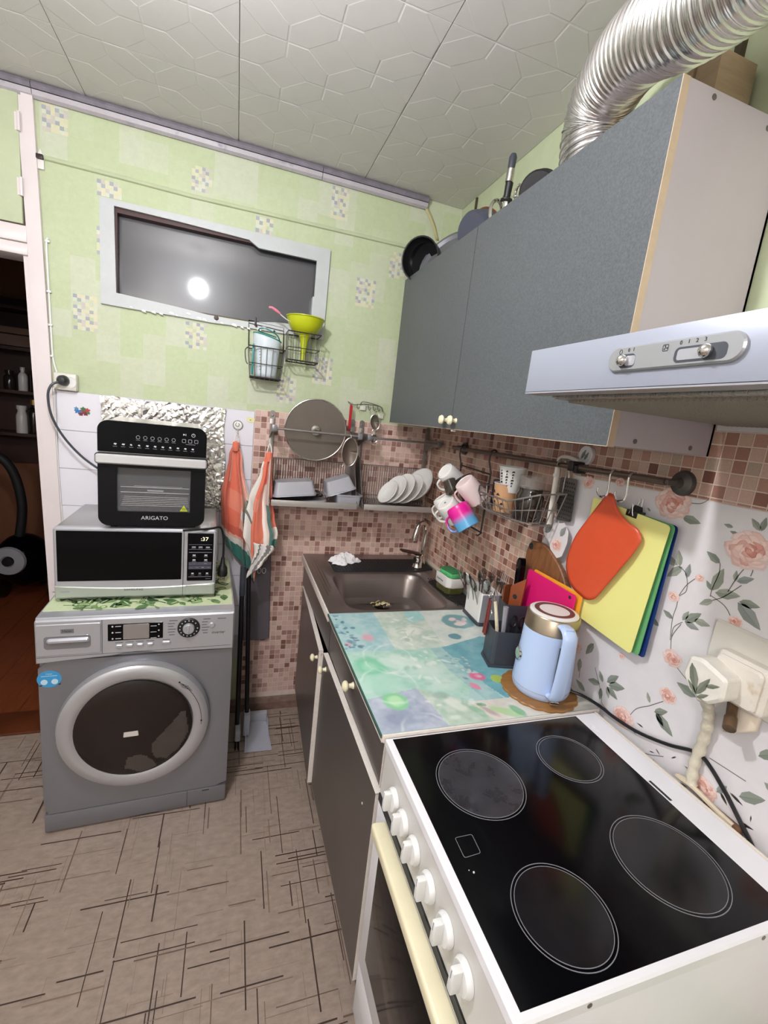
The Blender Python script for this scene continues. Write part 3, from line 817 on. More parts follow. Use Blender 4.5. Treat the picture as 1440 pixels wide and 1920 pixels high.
for sx in (-0.1, 0.1):
    b = MB(); b.lathe([(0, -0.02), (0.1, -0.02), (0.1, 0.02), (0, 0.02)], 20, M=FR((-1.5 + sx * 1.6, 3.72, 0.105), (0, 1, 0), (0, 0, 1))); b.build('rear_wheel', M_black, t)
b = MB(); b.tube(spline([(-1.5, 3.6, 0.5), (-1.47, 3.58, 0.72), (-1.5, 3.55, 0.95), (-1.58, 3.52, 1.06), (-1.72, 3.5, 1.08), (-1.85, 3.52, 0.9), (-1.88, 3.55, 0.5), (-1.85, 3.6, 0.1)], 8), 0.028, 10); b.build('hose', M_rubber, t)
t.location.x += 0.12
# ------------------------------------------------------------------ washing machine (local frame: front face y=0, x right, z up)
WMX, WMY, WMR = -0.2735, 1.583, math.radians(2.6)
wm = thing('washing_machine', 'silver front-loading washing machine beside the doorway', 'washing machine', (WMX, WMY, 0), WMR)
FRL = FR((0, 0, 0), (1, 0, 0), (0, 0, 1))      # frame: x right, y up, z towards the room (-y)
b = MB()
b.box(-0.298, 0.298, 0.012, 0.55, 0.012, 0.80, bev=0.006)
b.build('cabinet', M_silver, wm, local=True)
# front panel with a round recess for the door
cxd, czd, rrec = -0.016, 0.408, 0.272
def disc_hole_panel(bb, x0, x1, z0, z1, cx, cz, r, zf, depth, n=64):
    """rectangle with a dished round recess; zf front height of the frame z, depth of recess"""
    out = []; mid = []; inn = []
    for k in range(n):
        a = 2 * PI * k / n
        dx, dz = math.cos(a), math.sin(a)
        tx = ((x1 - cx) / dx if dx > 0 else (x0 - cx) / dx) if abs(dx) > 1e-6 else 1e9
        tz = ((z1 - cz) / dz if dz > 0 else (z0 - cz) / dz) if abs(dz) > 1e-6 else 1e9
        tt = min(tx, tz)
        out.append((cx + dx * tt, cz + dz * tt))
        mid.append((cx + dx * min(r, tt - 0.002), cz + dz * min(r, tt - 0.002)))
        inn.append((cx + dx * (r - 0.05), cz + dz * (r - 0.05)))
    V = [(p[0], p[1], zf - 0.014) for p in out] + [(p[0], p[1], zf) for p in out] + [(p[0], p[1], zf) for p in mid] + [(p[0], p[1], zf - depth) for p in inn]
    F = []
    for i in range(n):
        j = (i + 1) % n
        F += [(i, j, n + j, n + i), (n + i, n + j, 2 * n + j, 2 * n + i), (2 * n + i, 2 * n + j, 3 * n + j, 3 * n + i)]
    F.append(tuple(range(3 * n, 4 * n)))
    bb.add(V, F, (1, 1, 1), FRL, True)
b = MB(); disc_hole_panel(b, -0.298, 0.298, 0.079, 0.664, cxd, czd, 0.255, 0.0, 0.016); b.build('front_panel', M_silver, wm, local=True)
b = MB(); b.box(-0.298, 0.296, -0.002, 0.05, 0.008, 0.0765, bev=0.003); b.build('kick_panel', M_silver, wm, local=True)
b = MB(); b.box(0.156, 0.158, -0.003, 0.0, 0.012, 0.076); b.box(0.21, 0.235, -0.0035, 0.0, 0.066, 0.070); b.build('filter_flap_seam', M_dgrey, wm, local=True)
# control panel, arched lower edge over the door
b = MB()
low = [(-0.300, 0.662)]
for k in range(0, 21):
    a = math.radians(158 - (158 - 22) * k / 20)
    px = cxd + 0.292 * math.cos(a); pz = czd + 0.272 * math.sin(a)
    if pz > 0.664: low.append((px, min(pz, 0.681)))
low += [(0.300, 0.668)]
P = low + [(0.300, 0.806), (0.297, 0.812), (-0.297, 0.812), (-0.300, 0.806)]
b.prism(P, -0.03, 0.012, M=FRL, bev=0.006); b.build('control_panel', M_silver2, wm, local=True)
b = MB(); b.box(-0.30, 0.30, 0.0, 0.555, 0.800, 0.818, bev=0.005); b.build('top_plate', M_silver2, wm, local=True)
b = MB(); b.prism([(-0.116, 0.684), (-0.1145, 0.684), (-0.1145, 0.806), (-0.116, 0.806)], 0.01, 0.0126, M=FRL)
b.prism([(-0.296, 0.684), (0.29, 0.684), (0.29, 0.6852), (-0.296, 0.6852)], 0.01, 0.0124, M=FRL); b.build('panel_seam', M_dgrey, wm, local=True)
dr = MB(); dr.prism(rrect(0.178, 0.108, 0.006, cx=-0.207, cy=0.744), 0.008, 0.0145, M=FRL, bev=0.002); dr = dr.build('detergent_drawer', M_silver2, wm, local=True)
b = MB(); b.prism(rrect(0.128, 0.046, 0.01, cx=-0.211, cy=0.736), 0.013, 0.0155, S(120, 122, 128), FRL, bev=0.001)
b.build('handle_recess', M_silver, dr, local=True)
b = MB(); b.prism(rrect(0.118, 0.018, 0.008, cx=-0.208, cy=0.742), 0.0145, 0.024, M=FRL, bev=0.006); b.build('handle', M_silver2, dr, local=True)
b = MB(); b.prism(rrect(0.036, 0.015, 0.001, cx=-0.211, cy=0.7745), 0.0145, 0.0155, M=FRL); bp_ = b.build('badge', M_silver, dr, local=True)
text('Haier', 0.0125, FRL @ T(-0.211, 0.7745, 0.0156), M_lettering, dr, local=True)
# display
b = MB(); b.prism(rrect(0.165, 0.060, 0.002, cx=-0.0165, cy=0.759), 0.011, 0.0135, M=FRL, bev=0.001); dsp = b.build('display', M_blackgloss, wm, local=True)
b = MB(); b.prism(rrect(0.078, 0.054, 0.003, cx=-0.015, cy=0.759), 0.0135, 0.0145, M=FRL, bev=0.0005); b.build('screen', mat('grey_lcd', S(136, 130, 126), 0.15), dsp, local=True)
b = MB()
for k in range(3):
    z = 0.781 - k * 0.022
    b.prism(circ(0.003, 8, -0.085, z), 0.0134, 0.0139, M=FRL); b.prism([(-0.077, z - 0.0015), (-0.060, z - 0.0015), (-0.060, z + 0.001), (-0.077, z + 0.001)], 0.0134, 0.0138, M=FRL)
    b.prism(circ(0.0026, 8, 0.053, z), 0.0134, 0.0139, M=FRL); b.prism([(0.028, z - 0.006), (0.046, z - 0.006), (0.046, z - 0.004), (0.028, z - 0.004)], 0.0134, 0.0138, M=FRL)
b.build('display_marks', M_lletter, dsp, local=True)
b = MB(); b.lathe([(0, 0), (0.0365, 0), (0.0365, 0.004), (0.033, 0.007), (0.021, 0.007), (0, 0.007)], 36, M=FRL @ T(0.1475, 0.762, 0.0115)); kn = b.build('program_dial', M_black, wm, local=True)
b = MB(); b.lathe([(0, 0.006), (0.0195, 0.006), (0.0185, 0.016), (0.016, 0.019), (0, 0.019)], 28, M=FRL @ T(0.1475, 0.762, 0.0115)); b.box(-0.002, 0.002, -0.016, 0.016, 0.0185, 0.022, M=FRL @ T(0.1475, 0.762, 0.0115), bev=0.001); b.build('dial_knob', M_silver2, kn, local=True)
b = MB()
for k in range(14):
    a = math.radians(40 + k * 24.5); b.prism(circ(0.0022, 6, 0.1475 + 0.0285 * math.cos(a), 0.762 + 0.0285 * math.sin(a)), 0.018, 0.0192, M=FRL)
b.build('dial_marks', M_lletter, kn, local=True)
b = MB()
for k in range(6):
    for sx, x0_, L_ in ((1, 0.081, 0.026), (-1, 0.19, 0.024)):
        z = 0.79 - k * 0.0105; x_ = x0_ + (0.004 if k in (0, 5) else 0)
        b.prism([(x_, z), (x_ + L_ - (k % 3) * 0.004, z), (x_ + L_ - (k % 3) * 0.004, z + 0.0018), (x_, z + 0.0018)], 0.0118, 0.0124, M=FRL)
b.prism([(0.242, 0.79), (0.27, 0.79), (0.27, 0.7918), (0.242, 0.7918)], 0.0118, 0.0124, M=FRL)
for k in range(5):
    x_ = (-0.066, -0.035, -0.004, 0.027, 0.077)[k]; b.prism([(x_ - 0.012, 0.7205), (x_ + 0.012, 0.7205), (x_ + 0.012, 0.722), (x_ - 0.012, 0.722)], 0.0118, 0.0124, M=FRL)
b.build('panel_print', M_lettering, wm, local=True)
for k, x_ in enumerate((-0.066, -0.035, -0.004, 0.027, 0.077)):
    b = MB(); b.prism(rrect(0.022 if k < 4 else 0.028, 0.011, 0.0054, cx=x_, cy=0.7085 if k < 4 else 0.711), 0.011, 0.0165, M=FRL, bev=0.002); b.build('button', M_silver2, wm, local=True)
b = MB(); b.lathe([(0, 0.005), (0.0075, 0.005), (0.0085, 0.003), (0.0105, 0.002), (0.011, 0)], 24, M=FRL @ T(0.2235, 0.7665, 0.0115)); b.build('power_button', M_silver2, wm, local=True)
text('inverter', 0.0145, FRL @ T(0.246, 0.738, 0.0122) @ Matrix(((1, 0.25, 0, 0), (0, 1, 0, 0), (0, 0, 1, 0), (0, 0, 0, 1))), M_lettering, wm, local=True, sx=0.95)
# round door
FD = FRL @ T(-0.014, 0.402, 0)
b = MB(); b.lathe([(0.150, -0.012), (0.238, -0.014), (0.242, 0.006), (0.236, 0.026), (0.222, 0.034), (0.196, 0.034), (0.186, 0.028), (0.180, 0.012), (0.150, 0.004)], 64, M=FD, closed=True); door = b.build('door', mat('door_silver', S(188, 188, 192), 0.28, 0.55), wm, local=True)
FG = FRL @ T(-0.020, 0.395, 0)
b = MB(); b.lathe([(0.187, 0.026), (0.17, 0.034), (0.12, 0.040), (0.06, 0.043), (0, 0.044)], 48, M=FG); b.lathe([(0.187, 0.024), (0, 0.02)], 48, M=FG); b.build('door_glass', mat('smoky_door_glass', S(38, 31, 28), 0.14, noise=(4, 0.12), spec=0.3), door, local=True)
b = MB(); b.flat(roundpoly([(-0.024, -0.010), (0.023, -0.0095), (0.021, 0.0105), (-0.022, 0.009)], 0.003), 0.0447, (1, 1, 1), FG @ T(-0.006, -0.005, 0)); b.prism([(-0.023, -0.0095), (0.022, -0.009), (0.021, 0.0095), (-0.022, 0.009)], 0.0438, 0.0448, M=FG @ T(-0.006, -0.005, 0)); b.build('paper_label', mat('paper_white', S(214, 206, 200), 0.8), door, local=True, label='small torn white paper label')
# torn pale film remains on the glass
b = MB()
PRG = [(0.0, 0.044), (0.06, 0.043), (0.12, 0.040), (0.17, 0.034), (0.187, 0.026)]
def onglass(x, z):
    r = math.hypot(x, z)
    for (r0, z0), (r1, z1) in zip(PRG, PRG[1:]):
        if r <= r1: return z0 + (z1 - z0) * (r - r0) / (r1 - r0) + 0.0007
    return 0.0267
def glass_patch(poly):
    st = 0.0045
    for i in range(-42, 42):
        for j in range(-42, 42):
            x, z = i * st, j * st
            if math.hypot(x, z) < 0.178 and inpoly(poly, x + st / 2 + 0.004 * math.sin(40 * z), z + st / 2 + 0.004 * math.sin(50 * x)):
                b.add([(p, q, onglass(p, q)) for p, q in ((x, z), (x + st, z), (x + st, z + st), (x, z + st))], [(0, 1, 2, 3)], (1, 1, 1), FG)
glass_patch([(0.172, 0.055), (0.155, 0.06), (0.14, 0.035), (0.11, 0.0), (0.08, -0.03), (0.055, -0.055), (0.06, -0.085), (0.075, -0.12), (0.11, -0.135), (0.15, -0.09), (0.172, -0.03)])
glass_patch([(0.02, -0.09), (-0.015, -0.105), (-0.025, -0.15), (0.03, -0.17), (0.075, -0.155), (0.062, -0.12), (0.045, -0.1)])
b.build('film_remnant', mat('dull_film', S(72, 65, 62), 0.4, noise=(20, 0.2)), door, local=True, recalc=False)
b = MB(); b.tube([(0.078 + 0.0 + 0.213 * math.cos(math.radians(a)) - 0.09, 0.402 - 0.402 + 0.213 * math.sin(math.radians(a)), 0.0345) for a in range(-4, 52, 4)], 0.0009, 4, M=FRL @ T(-0.014 + 0.012, 0.402, 0))
for a in (0, 50):
    b.prism(circ(0.0035, 8, 0.213 * math.cos(math.radians(a)) - 0.014, 0.402 + 0.213 * math.sin(math.radians(a))), 0.034, 0.0352, M=FRL)
for k in range(4):
    b.prism([(0.13 - k * 0.003, 0.545 + k * 0.006), (0.165 - k * 0.004, 0.527 + k * 0.006), (0.165 - k * 0.004, 0.5285 + k * 0.006), (0.13 - k * 0.003, 0.5465 + k * 0.006)], 0.034, 0.0346, M=FRL)
b.build('door_print', M_lettering, door, local=True)
# blue sticker
b = MB(); b.prism(circ(0.034, 28, -0.268, 0.601, 0.030), 0, 0.001, M=FRL); st = b.build('sticker', mat('blue_sticker', S(60, 150, 205), 0.35), wm, local=True, label='round blue sticker with two pale dials')
b = MB()
for x_ in (-0.282, -0.253): b.prism(circ(0.0095, 16, x_, 0.591), 0.001, 0.0016, S(190, 215, 230), FRL)
b.prism([(-0.298, 0.579), (-0.286, 0.583), (-0.29, 0.577)], 0.001, 0.0016, S(25, 30, 40), FRL); b.prism([(-0.246, 0.58), (-0.236, 0.584), (-0.238, 0.578)], 0.001, 0.0016, S(25, 30, 40), FRL)
b.prism([(-0.29, 0.611), (-0.246, 0.611), (-0.246, 0.6135), (-0.29, 0.6135)], 0.001, 0.0015, S(150, 200, 230), FRL)
b.build('sticker_print', M_col, st, local=True)
text('Haier', 0.008, FRL @ T(-0.268, 0.6195, 0.0011), M_lletter, st, local=True)

# ------------------------------------------------------------------ oilcloth on the machine
b = MB()
MT = T(WMX, WMY, 0) @ RZ(WMR)
b.box(-0.293, 0.293, 0.045, 0.548, 0.8182, 0.8205, S(200, 212, 172), MT)
cl = b.build('oilcloth', M_paper, None, 'light green oilcloth with dark green kitchen motifs on the washing machine', 'tablecloth')
b = MB(); rnd = random.Random(4)
GD = [S(70, 104, 62), S(92, 126, 76), S(120, 150, 96), S(56, 86, 52)]
for k in range(300):
    x_ = rnd.uniform(-0.27, 0.27); y_ = rnd.uniform(0.055, 0.53)
    MM = MT @ T(x_, y_, 0.8209 + 0.0001 * (k % 5)) @ RZ(rnd.uniform(0, 2 * PI)); kind = rnd.choice('llsscpb'); c = rnd.choice(GD)
    if kind == 'l': leaf_geo(b, MM, (0, 0), (rnd.uniform(0.03, 0.055), 0), 0.3, c, tuple(v * 1.2 for v in c))
    elif kind == 's': b.flat(circ(0.010, 12, 0, 0, 0.014), 0, c, MM); b.flat([(-0.002, -0.012), (0.002, -0.012), (0.003, -0.045), (-0.003, -0.045)], 0, c, MM)
    elif kind == 'c': b.flat(circ(0.012, 12), 0, c, MM); b.flat(circ(0.007, 12), 0.0001, S(200, 216, 165), MM)
    elif kind == 'p': b.flat(rrect(0.04, 0.026, 0.006), 0, c, MM); b.flat(rrect(0.03, 0.005, 0.001), 0.0001, S(200, 216, 165), MM)
    else:
        for q in range(3): b.flat([(-0.02, q * 0.006), (0.02, q * 0.006 + 0.004), (0.02, q * 0.006 + 0.006), (-0.02, q * 0.006 + 0.002)], 0, c, MM)
b.build('motif_print', M_paper, cl, recalc=False)['kind'] = 'stuff'

# ------------------------------------------------------------------ microwave
MWX, MWY, MWR_ = -0.302, 1.702, math.radians(2.2)
mw = thing('microwave_oven', 'silver microwave oven with black door on the green oilcloth', 'microwave', (MWX, MWY, 0.8215), MWR_)
M_mwtop = mat('microwave_grey_shell', S(176, 176, 178), 0.3, 0.6, noise=(6, 0.04))
b = MB(); b.box(-0.252, 0.252, 0.012, 0.37, 0.012, 0.262, bev=0.006); b.build('shell', M_mwtop, mw, local=True)
b = MB(); b.prism(rrect(0.508, 0.254, 0.012, cx=0, cy=0.137), -0.012, 0.012, M=FRL, bev=0.006); b.build('front_frame', M_silver2, mw, local=True)
b = MB(); b.prism(rrect(0.380, 0.178, 0.003, cx=-0.054, cy=0.164), 0.011, 0.0135, M=FRL, bev=0.001); b.build('door_window', M_blackgloss, mw, local=True)
b = MB()
low = [(-0.252 + 0.504 * k / 12, 0.064 - 0.016 * math.sin(PI * (0.1 + 0.8 * k / 12))) for k in range(13)]
b.prism([(-0.252, 0.016), (0.252, 0.016)] + low[::-1], 0.006, 0.0155, M=FRL, bev=0.003); b.build('lower_trim', mat('green_grey_silver', S(176, 184, 174), 0.28, 0.4), mw, local=True)
b = MB(); b.prism([(0.1415, 0.012), (0.1428, 0.012), (0.1428, 0.263), (0.1415, 0.263)], 0.011, 0.0162, M=FRL); b.build('door_gap', M_lettering, mw, local=True)
b = MB(); b.prism(rrect(0.088, 0.182, 0.003, cx=0.199, cy=0.160), 0.011, 0.014, M=FRL, bev=0.001); cp = b.build('control_panel', M_blackgloss, mw, local=True)
text(':37', 0.020, FRL @ T(0.212, 0.229, 0.0141), mat('lit_digits', S(230, 225, 190), 0.5, emit=(S(240, 232, 190), 1.2)), cp, 'clock_digits', local=True, sx=1.1)
b = MB()
gy = S(120, 120, 132); lg = S(190, 190, 196)
def mark(x, z, w_, h_, c): b.prism([(x - w_ / 2, z - h_ / 2), (x + w_ / 2, z - h_ / 2), (x + w_ / 2, z + h_ / 2), (x - w_ / 2, z + h_ / 2)], 0.0138, 0.0144, c, FRL)
mark(0.199, 0.2085, 0.078, 0.001, gy); mark(0.199, 0.190, 0.078, 0.001, gy); mark(0.199, 0.179, 0.078, 0.002, gy)
for (x_, z_) in ((0.176, 0.1995), (0.199, 0.1995), (0.224, 0.199)): mark(x_, z_, 0.013, 0.003, lg); mark(x_, z_ - 0.005, 0.015, 0.0015, gy)
for (x_, z_) in ((0.178, 0.168), (0.218, 0.168), (0.178, 0.150), (0.218, 0.150)): mark(x_, z_, 0.010, 0.005, lg); mark(x_, z_ - 0.006, 0.014, 0.0015, gy)
mark(0.199, 0.1355, 0.078, 0.0125, S(72, 72, 84)); mark(0.199, 0.121, 0.078, 0.0125, S(72, 72, 84))
for x_ in (0.178, 0.218): mark(x_, 0.1355, 0.010, 0.002, lg)
for x_ in (0.169, 0.189, 0.208, 0.228): mark(x_, 0.121, 0.009, 0.002, lg)
for x_ in (0.174, 0.199, 0.224): mark(x_, 0.098, 0.008, 0.005, lg if x_ != 0.199 else gy); mark(x_, 0.091, 0.012, 0.0012, gy)
mark(0.199, 0.085, 0.078, 0.0018, gy); mark(0.228, 0.077, 0.018, 0.0015, gy)
b.build('panel_marks', M_col, cp, local=True)
b = MB(); b.prism(rrect(0.095, 0.036, 0.004, cx=0.199, cy=0.036), 0.015, 0.0175, M=FRL, bev=0.001); b.build('open_button', MATS['green_grey_silver'], mw, local=True)
text('SAMSUNG', 0.0105, FRL @ T(-0.017, 0.041, 0.0157), M_lettering, mw, local=True, sx=1.25)
b = MB(); b.prism([(-0.236, 0.036), (-0.208, 0.036), (-0.208, 0.041), (-0.236, 0.041)], 0.0153, 0.0157, M=FRL); b.build('model_mark', M_grey, mw, local=True)
for (x_, y_) in ((-0.2, 0.05), (0.2, 0.05), (-0.2, 0.33), (0.2, 0.33)):
    b = MB(); b.lathe([(0, 0), (0.014, 0), (0.016, 0.014), (0, 0.014)], 12, M=T(x_, y_, 0)); b.build('foot', M_black, mw, local=True)
MWTOP = 0.8215 + 0.263

# ------------------------------------------------------------------ mini oven on the microwave
OX, OY, OR_ = -0.2595, 1.705, math.radians(4.5)
ov = thing('mini_oven', 'black air-fryer oven with silver bar handle standing on the microwave', 'oven', (OX, OY, MWTOP), OR_)
Wd = 0.330; Hh = 0.352
M_ovshell = mat('oven_steel_shell', S(190, 186, 184), 0.3, 0.85, noise=(20, 0.05))
b = MB(); b.prism(rrect(Wd - 0.004, Hh, 0.03, 6, cy=0.012 + Hh / 2), -0.30, -0.004, M=FRL, smooth=True); b.build('shell', M_ovshell, ov, local=True)
b = MB()
zb, zt = 0.012, 0.012 + Hh
up = [p for p in rrect(Wd, Hh, 0.032, 8, cy=0.012 + Hh / 2)]
b.prism([p for p in up if p[1] > 0.26] + [(-Wd / 2, 0.258), (Wd / 2, 0.258)], -0.008, 0.012, M=FRL, bev=0.003) if False else None
top = [(Wd / 2, 0.262)] + [p for p in up if p[1] > 0.27] + [(-Wd / 2, 0.262)]
b.prism(top, -0.008, 0.013, M=FRL, bev=0.002); pan = b.build('control_panel', M_blackgloss, ov, local=True)
M_ovblack = mat('oven_black_enamel', S(10, 10, 14), 0.35, spec=0.2)
dl = [(-Wd / 2, 0.258), (Wd / 2, 0.258)]
lowp = [p for p in up if p[1] < 0.1]
lowp = sorted([p for p in lowp if p[0] < 0], key=lambda p: -p[1]) + sorted([p for p in lowp if p[0] > 0], key=lambda p: p[1])
P = [(Wd / 2, 0.258), (-Wd / 2, 0.258)] + lowp
gx0, gx1, gz0, gz1 = -0.110, 0.116, 0.062, 0.212
b = MB()   # door as four bars around the window
b.prism([(-Wd / 2, gz1), (Wd / 2, gz1), (Wd / 2, 0.258), (-Wd / 2, 0.258)], -0.008, 0.014, M=FRL, bev=0.001)
b.prism([(-Wd / 2, gz0), (gx0, gz0), (gx0, gz1), (-Wd / 2, gz1)], -0.008, 0.014, M=FRL); b.prism([(gx1, gz0), (Wd / 2, gz0), (Wd / 2, gz1), (gx1, gz1)], -0.008, 0.014, M=FRL)
b.prism(lowp + [(Wd / 2, gz0), (-Wd / 2, gz0)], -0.008, 0.014, M=FRL)
odoor = b.build('door', M_ovblack, ov, local=True)
b = MB(); b.prism([(gx0, gz0), (gx1, gz0), (gx1, gz1), (gx0, gz1)], 0.004, 0.008, M=FRL); b.build('door_glass', mat('oven_glass', S(150, 150, 155), 0.04, alpha=0.16), odoor, local=True)
b = MB(); b.prism(rrect(Wd + 0.004, 0.031, 0.008, cy=0.2415), 0.03, 0.044, M=FRL, bev=0.004)
hnd = b.build('handle', mat('satin_silver', S(205, 204, 206), 0.3, 0.5), odoor, local=True)
b = MB()
for x_ in (-0.14, 0.14): b.box(x_ - 0.012, x_ + 0.012, -0.031, -0.012, 0.234, 0.249)
b.prism(rrect(Wd + 0.010, 0.036, 0.009, cy=0.2415), 0.026, 0.031, M=FRL); b.build('handle_mount', M_black, odoor, local=True)
# oven cavity (dark) with racks behind the glass
b = MB(); b.box(-0.125, 0.130, -0.003, -0.001, 0.05, 0.225); b.build('cavity', mat('oven_cavity', S(52, 50, 50), 0.4, 0.5), ov, local=True)
b = MB()
for z, n, sp in ((0.082, 6, 0.0062), (0.128, 1, 0), (0.146, 1, 0)):
    for k in range(n):
        inset = 0.002 * k
        b.tube([(-0.10 + inset, -0.0055, z + k * sp), (0.112 - inset * 0.3, -0.0055, z + k * sp)], 0.0008 if n > 1 else 0.0014, 5)
b.build('rack', M_wire, ov, local=True)
b = MB(); b.box(-0.02, 0.03, -0.006, -0.0045, 0.133, 0.138); b.box(-0.06, 0.09, -0.006, -0.005, 0.150, 0.1515); b.build('heating_element', M_grey, ov, local=True)
b = MB(); b.prism([(0.083, 0.0655), (0.109, 0.0655), (0.096, 0.087)], 0.008, 0.0088, M=FRL); wl_ = b.build('warning_sticker', mat('yellow_green_sticker', S(176, 190, 40), 0.5), odoor, local=True, label='small yellow triangular hot-surface warning')
b = MB()
for k in (-1, 0, 1): b.tube(spline([(0.096 + k * 0.004, 0.069, 0.009), (0.0975 + k * 0.004, 0.072, 0.009), (0.0955 + k * 0.004, 0.0745, 0.009), (0.097 + k * 0.003, 0.0775, 0.009)], 3), 0.0006, 4, M=FRL)
b.build('heat_mark', M_lettering, wl_, local=True)
text('ARIGATO', 0.0185, FRL @ T(0.004, 0.040, 0.0142), M_lletter, odoor, local=True, sx=1.05)
b = MB()
rnd = random.Random(2)
for k in range(11):
    x_ = -0.115 + k * 0.0235; z_ = 0.288
    b.prism([(x_ - 0.004, z_), (x_ + 0.003, z_ - 0.002), (x_ + 0.004 + rnd.uniform(-.002, .002), z_ + 0.003), (x_ - 0.002, z_ + 0.004)], 0.0128, 0.0134, S(190, 190, 196), FRL)
    b.prism([(x_ - 0.006, z_ - 0.0075), (x_ + 0.006, z_ - 0.0075), (x_ + 0.006, z_ - 0.006), (x_ - 0.006, z_ - 0.006)], 0.0128, 0.0134, S(110, 110, 118), FRL)
for k in range(6):
    x_ = -0.048 + k * 0.0215; z_ = 0.316
    ring = circ(0.0055, 12, x_, z_); b.tube([(p[0], p[1], 0.0132) for p in ring], 0.0006, 4, S(170, 170, 178), FRL, closed=True)
    b.prism([(x_ - 0.006, z_ - 0.010), (x_ + 0.006, z_ - 0.010), (x_ + 0.006, z_ - 0.0085), (x_ - 0.006, z_ - 0.0085)], 0.0128, 0.0134, S(110, 110, 118), FRL)
for k in range(3):
    x_ = 0.092 + k * 0.0195; b.tube([(p[0], p[1], 0.0132) for p in rrect(0.011, 0.011, 0.001, 1, x_, 0.316)], 0.0006, 4, S(185, 185, 192), FRL, closed=True)
b.tube([(p[0], p[1], 0.0132) for p in circ(0.0055, 14, 0.1215, 0.337)], 0.0007, 4, S(200, 200, 205), FRL, closed=True); b.prism([(0.121, 0.337), (0.122, 0.337), (0.122, 0.344), (0.121, 0.344)], 0.0128, 0.0136, S(200, 200, 205), FRL)
b.prism([(0.089, 0.334), (0.096, 0.3375), (0.089, 0.341)], 0.0128, 0.0134, S(190, 190, 196), FRL); b.prism([(0.097, 0.334), (0.0985, 0.334), (0.0985, 0.341), (0.097, 0.341)], 0.0128, 0.0134, S(190, 190, 196), FRL)
b.prism([(0.098, 0.304), (0.128, 0.304), (0.128, 0.3055), (0.098, 0.3055)], 0.0128, 0.0134, S(120, 120, 128), FRL)
b.build('panel_icons', M_col, pan, local=True)
for (x_, y_) in ((-0.125, 0.03), (0.125, 0.03), (-0.125, 0.26), (0.125, 0.26)):
    b = MB(); b.lathe([(0, 0), (0.012, 0), (0.014, 0.013), (0, 0.013)], 12, M=T(x_, y_, 0)); b.build('foot', M_black, ov, local=True)
b = MB()
for j in range(5):
    for k in range(5): b.lathe([(0, 0.0008), (0.0032, 0.0008), (0.0032, 0)], 8, M=T(0.1632, 0.06 + j * 0.012, 0.26 + k * 0.014) @ RY(PI / 2))
b.build('vent_holes', M_black, ov, local=True)

# ------------------------------------------------------------------ foil sheet taped on the tiles behind the oven
rnd = random.Random(31)
def crinkle(u, v):
    s_ = 0
    for k, (a, bb_, p, q) in enumerate(CR): s_ += q * abs(math.sin(a * u + bb_ * v + p))
    return s_
CR = [(rnd.uniform(-60, 60), rnd.uniform(-60, 60), rnd.uniform(0, 6), rnd.uniform(0.0004, 0.0016)) for k in range(14)]
for (x0_, x1_) in ((-0.528, -0.371), (-0.3695, -0.2125), (-0.211, -0.043)):
    pass
b = MB()
V = []; Fc = []
NX, NZ = 60, 56
for j in range(NZ + 1):
    for i in range(NX + 1):
        u, v = i / NX, j / NZ
        x = -0.528 + u * 0.484; z = 1.518 - v * 0.455
        if 0 < i < NX: x += rnd.uniform(-0.0032, 0.0032)
        if 0 < j < NZ: z += rnd.uniform(-0.0032, 0.0032)
        seam = min(abs(x + 0.370), abs(x + 0.2118))
        y = 2.1492 - 0.9 * crinkle(u, v) - rnd.uniform(0, 0.0026) * (1 if vnoise(u * 9, v * 9, 5) > 0.45 else 0.35)
        V.append((x + 0.006 * math.sin(9 * v + 3 * u), y - (0.002 if seam < 0.006 else 0), z + 0.004 * math.sin(15 * u)))
for j in range(NZ):
    for i in range(NX):
        q = j * (NX + 1) + i
        if rnd.random() < 0.5: Fc += [(q, q + 1, q + NX + 2), (q, q + NX + 2, q + NX + 1)]
        else: Fc += [(q, q + 1, q + NX + 1), (q + 1, q + NX + 2, q + NX + 1)]
b.add(V, Fc)
b.build('foil_sheet', M_foil, None, 'crumpled aluminium foil sheet taped to the tiles behind the oven', 'foil', solid=0.0004)

# decal, yellow sticker, hook
t = thing('flower_decal', 'small blue and red flower decal on the white wall tile', 'sticker', (-0.594, 2.153, 1.44))
b = MB()
F0 = WB(-0.594, 1.449, 0.0062)
for k, (x_, y_, r_, c) in enumerate(((-0.016, -0.002, 0.010, S(60, 120, 170)), (-0.006, -0.006, 0.010, S(70, 110, 160)), (0.010, 0.0, 0.013, S(150, 44, 50)), (0.019, 0.004, 0.009, S(176, 60, 60)), (0.004, 0.008, 0.009, S(60, 110, 70)), (-0.02, 0.008, 0.007, S(80, 140, 180)), (-0.004, -0.013, 0.007, S(120, 30, 40)), (0.013, -0.01, 0.008, S(110, 36, 44)), (0.022, -0.006, 0.006, S(70, 120, 70)))):
    P = [(x_ + r_ * (1 + 0.3 * math.sin(5 * a)) * math.cos(a), y_ + r_ * 0.85 * (1 + 0.3 * math.sin(5 * a)) * math.sin(a)) for a in [2 * PI * q / 20 for q in range(20)]]
    b.prism(P, 0, 0.0006 + k * 0.0001, c, F0)
b.build('petals', M_col, t)
b = MB(); b.prism(rrect(0.034, 0.022, 0.006), 0, 0.001, S(228, 222, 168), WB(0.063, 1.484, 0.0062) @ RZ(-0.1)); b.prism([(-0.004, -0.003), (0.002, -0.003), (0.002, 0.001), (-0.004, 0.001)], 0.001, 0.0014, S(120, 130, 80), WB(0.063, 1.484, 0.0062))
b.build('yellow_sticker', M_col, None, 'small pale yellow sticker on the tile above the towels', 'sticker')
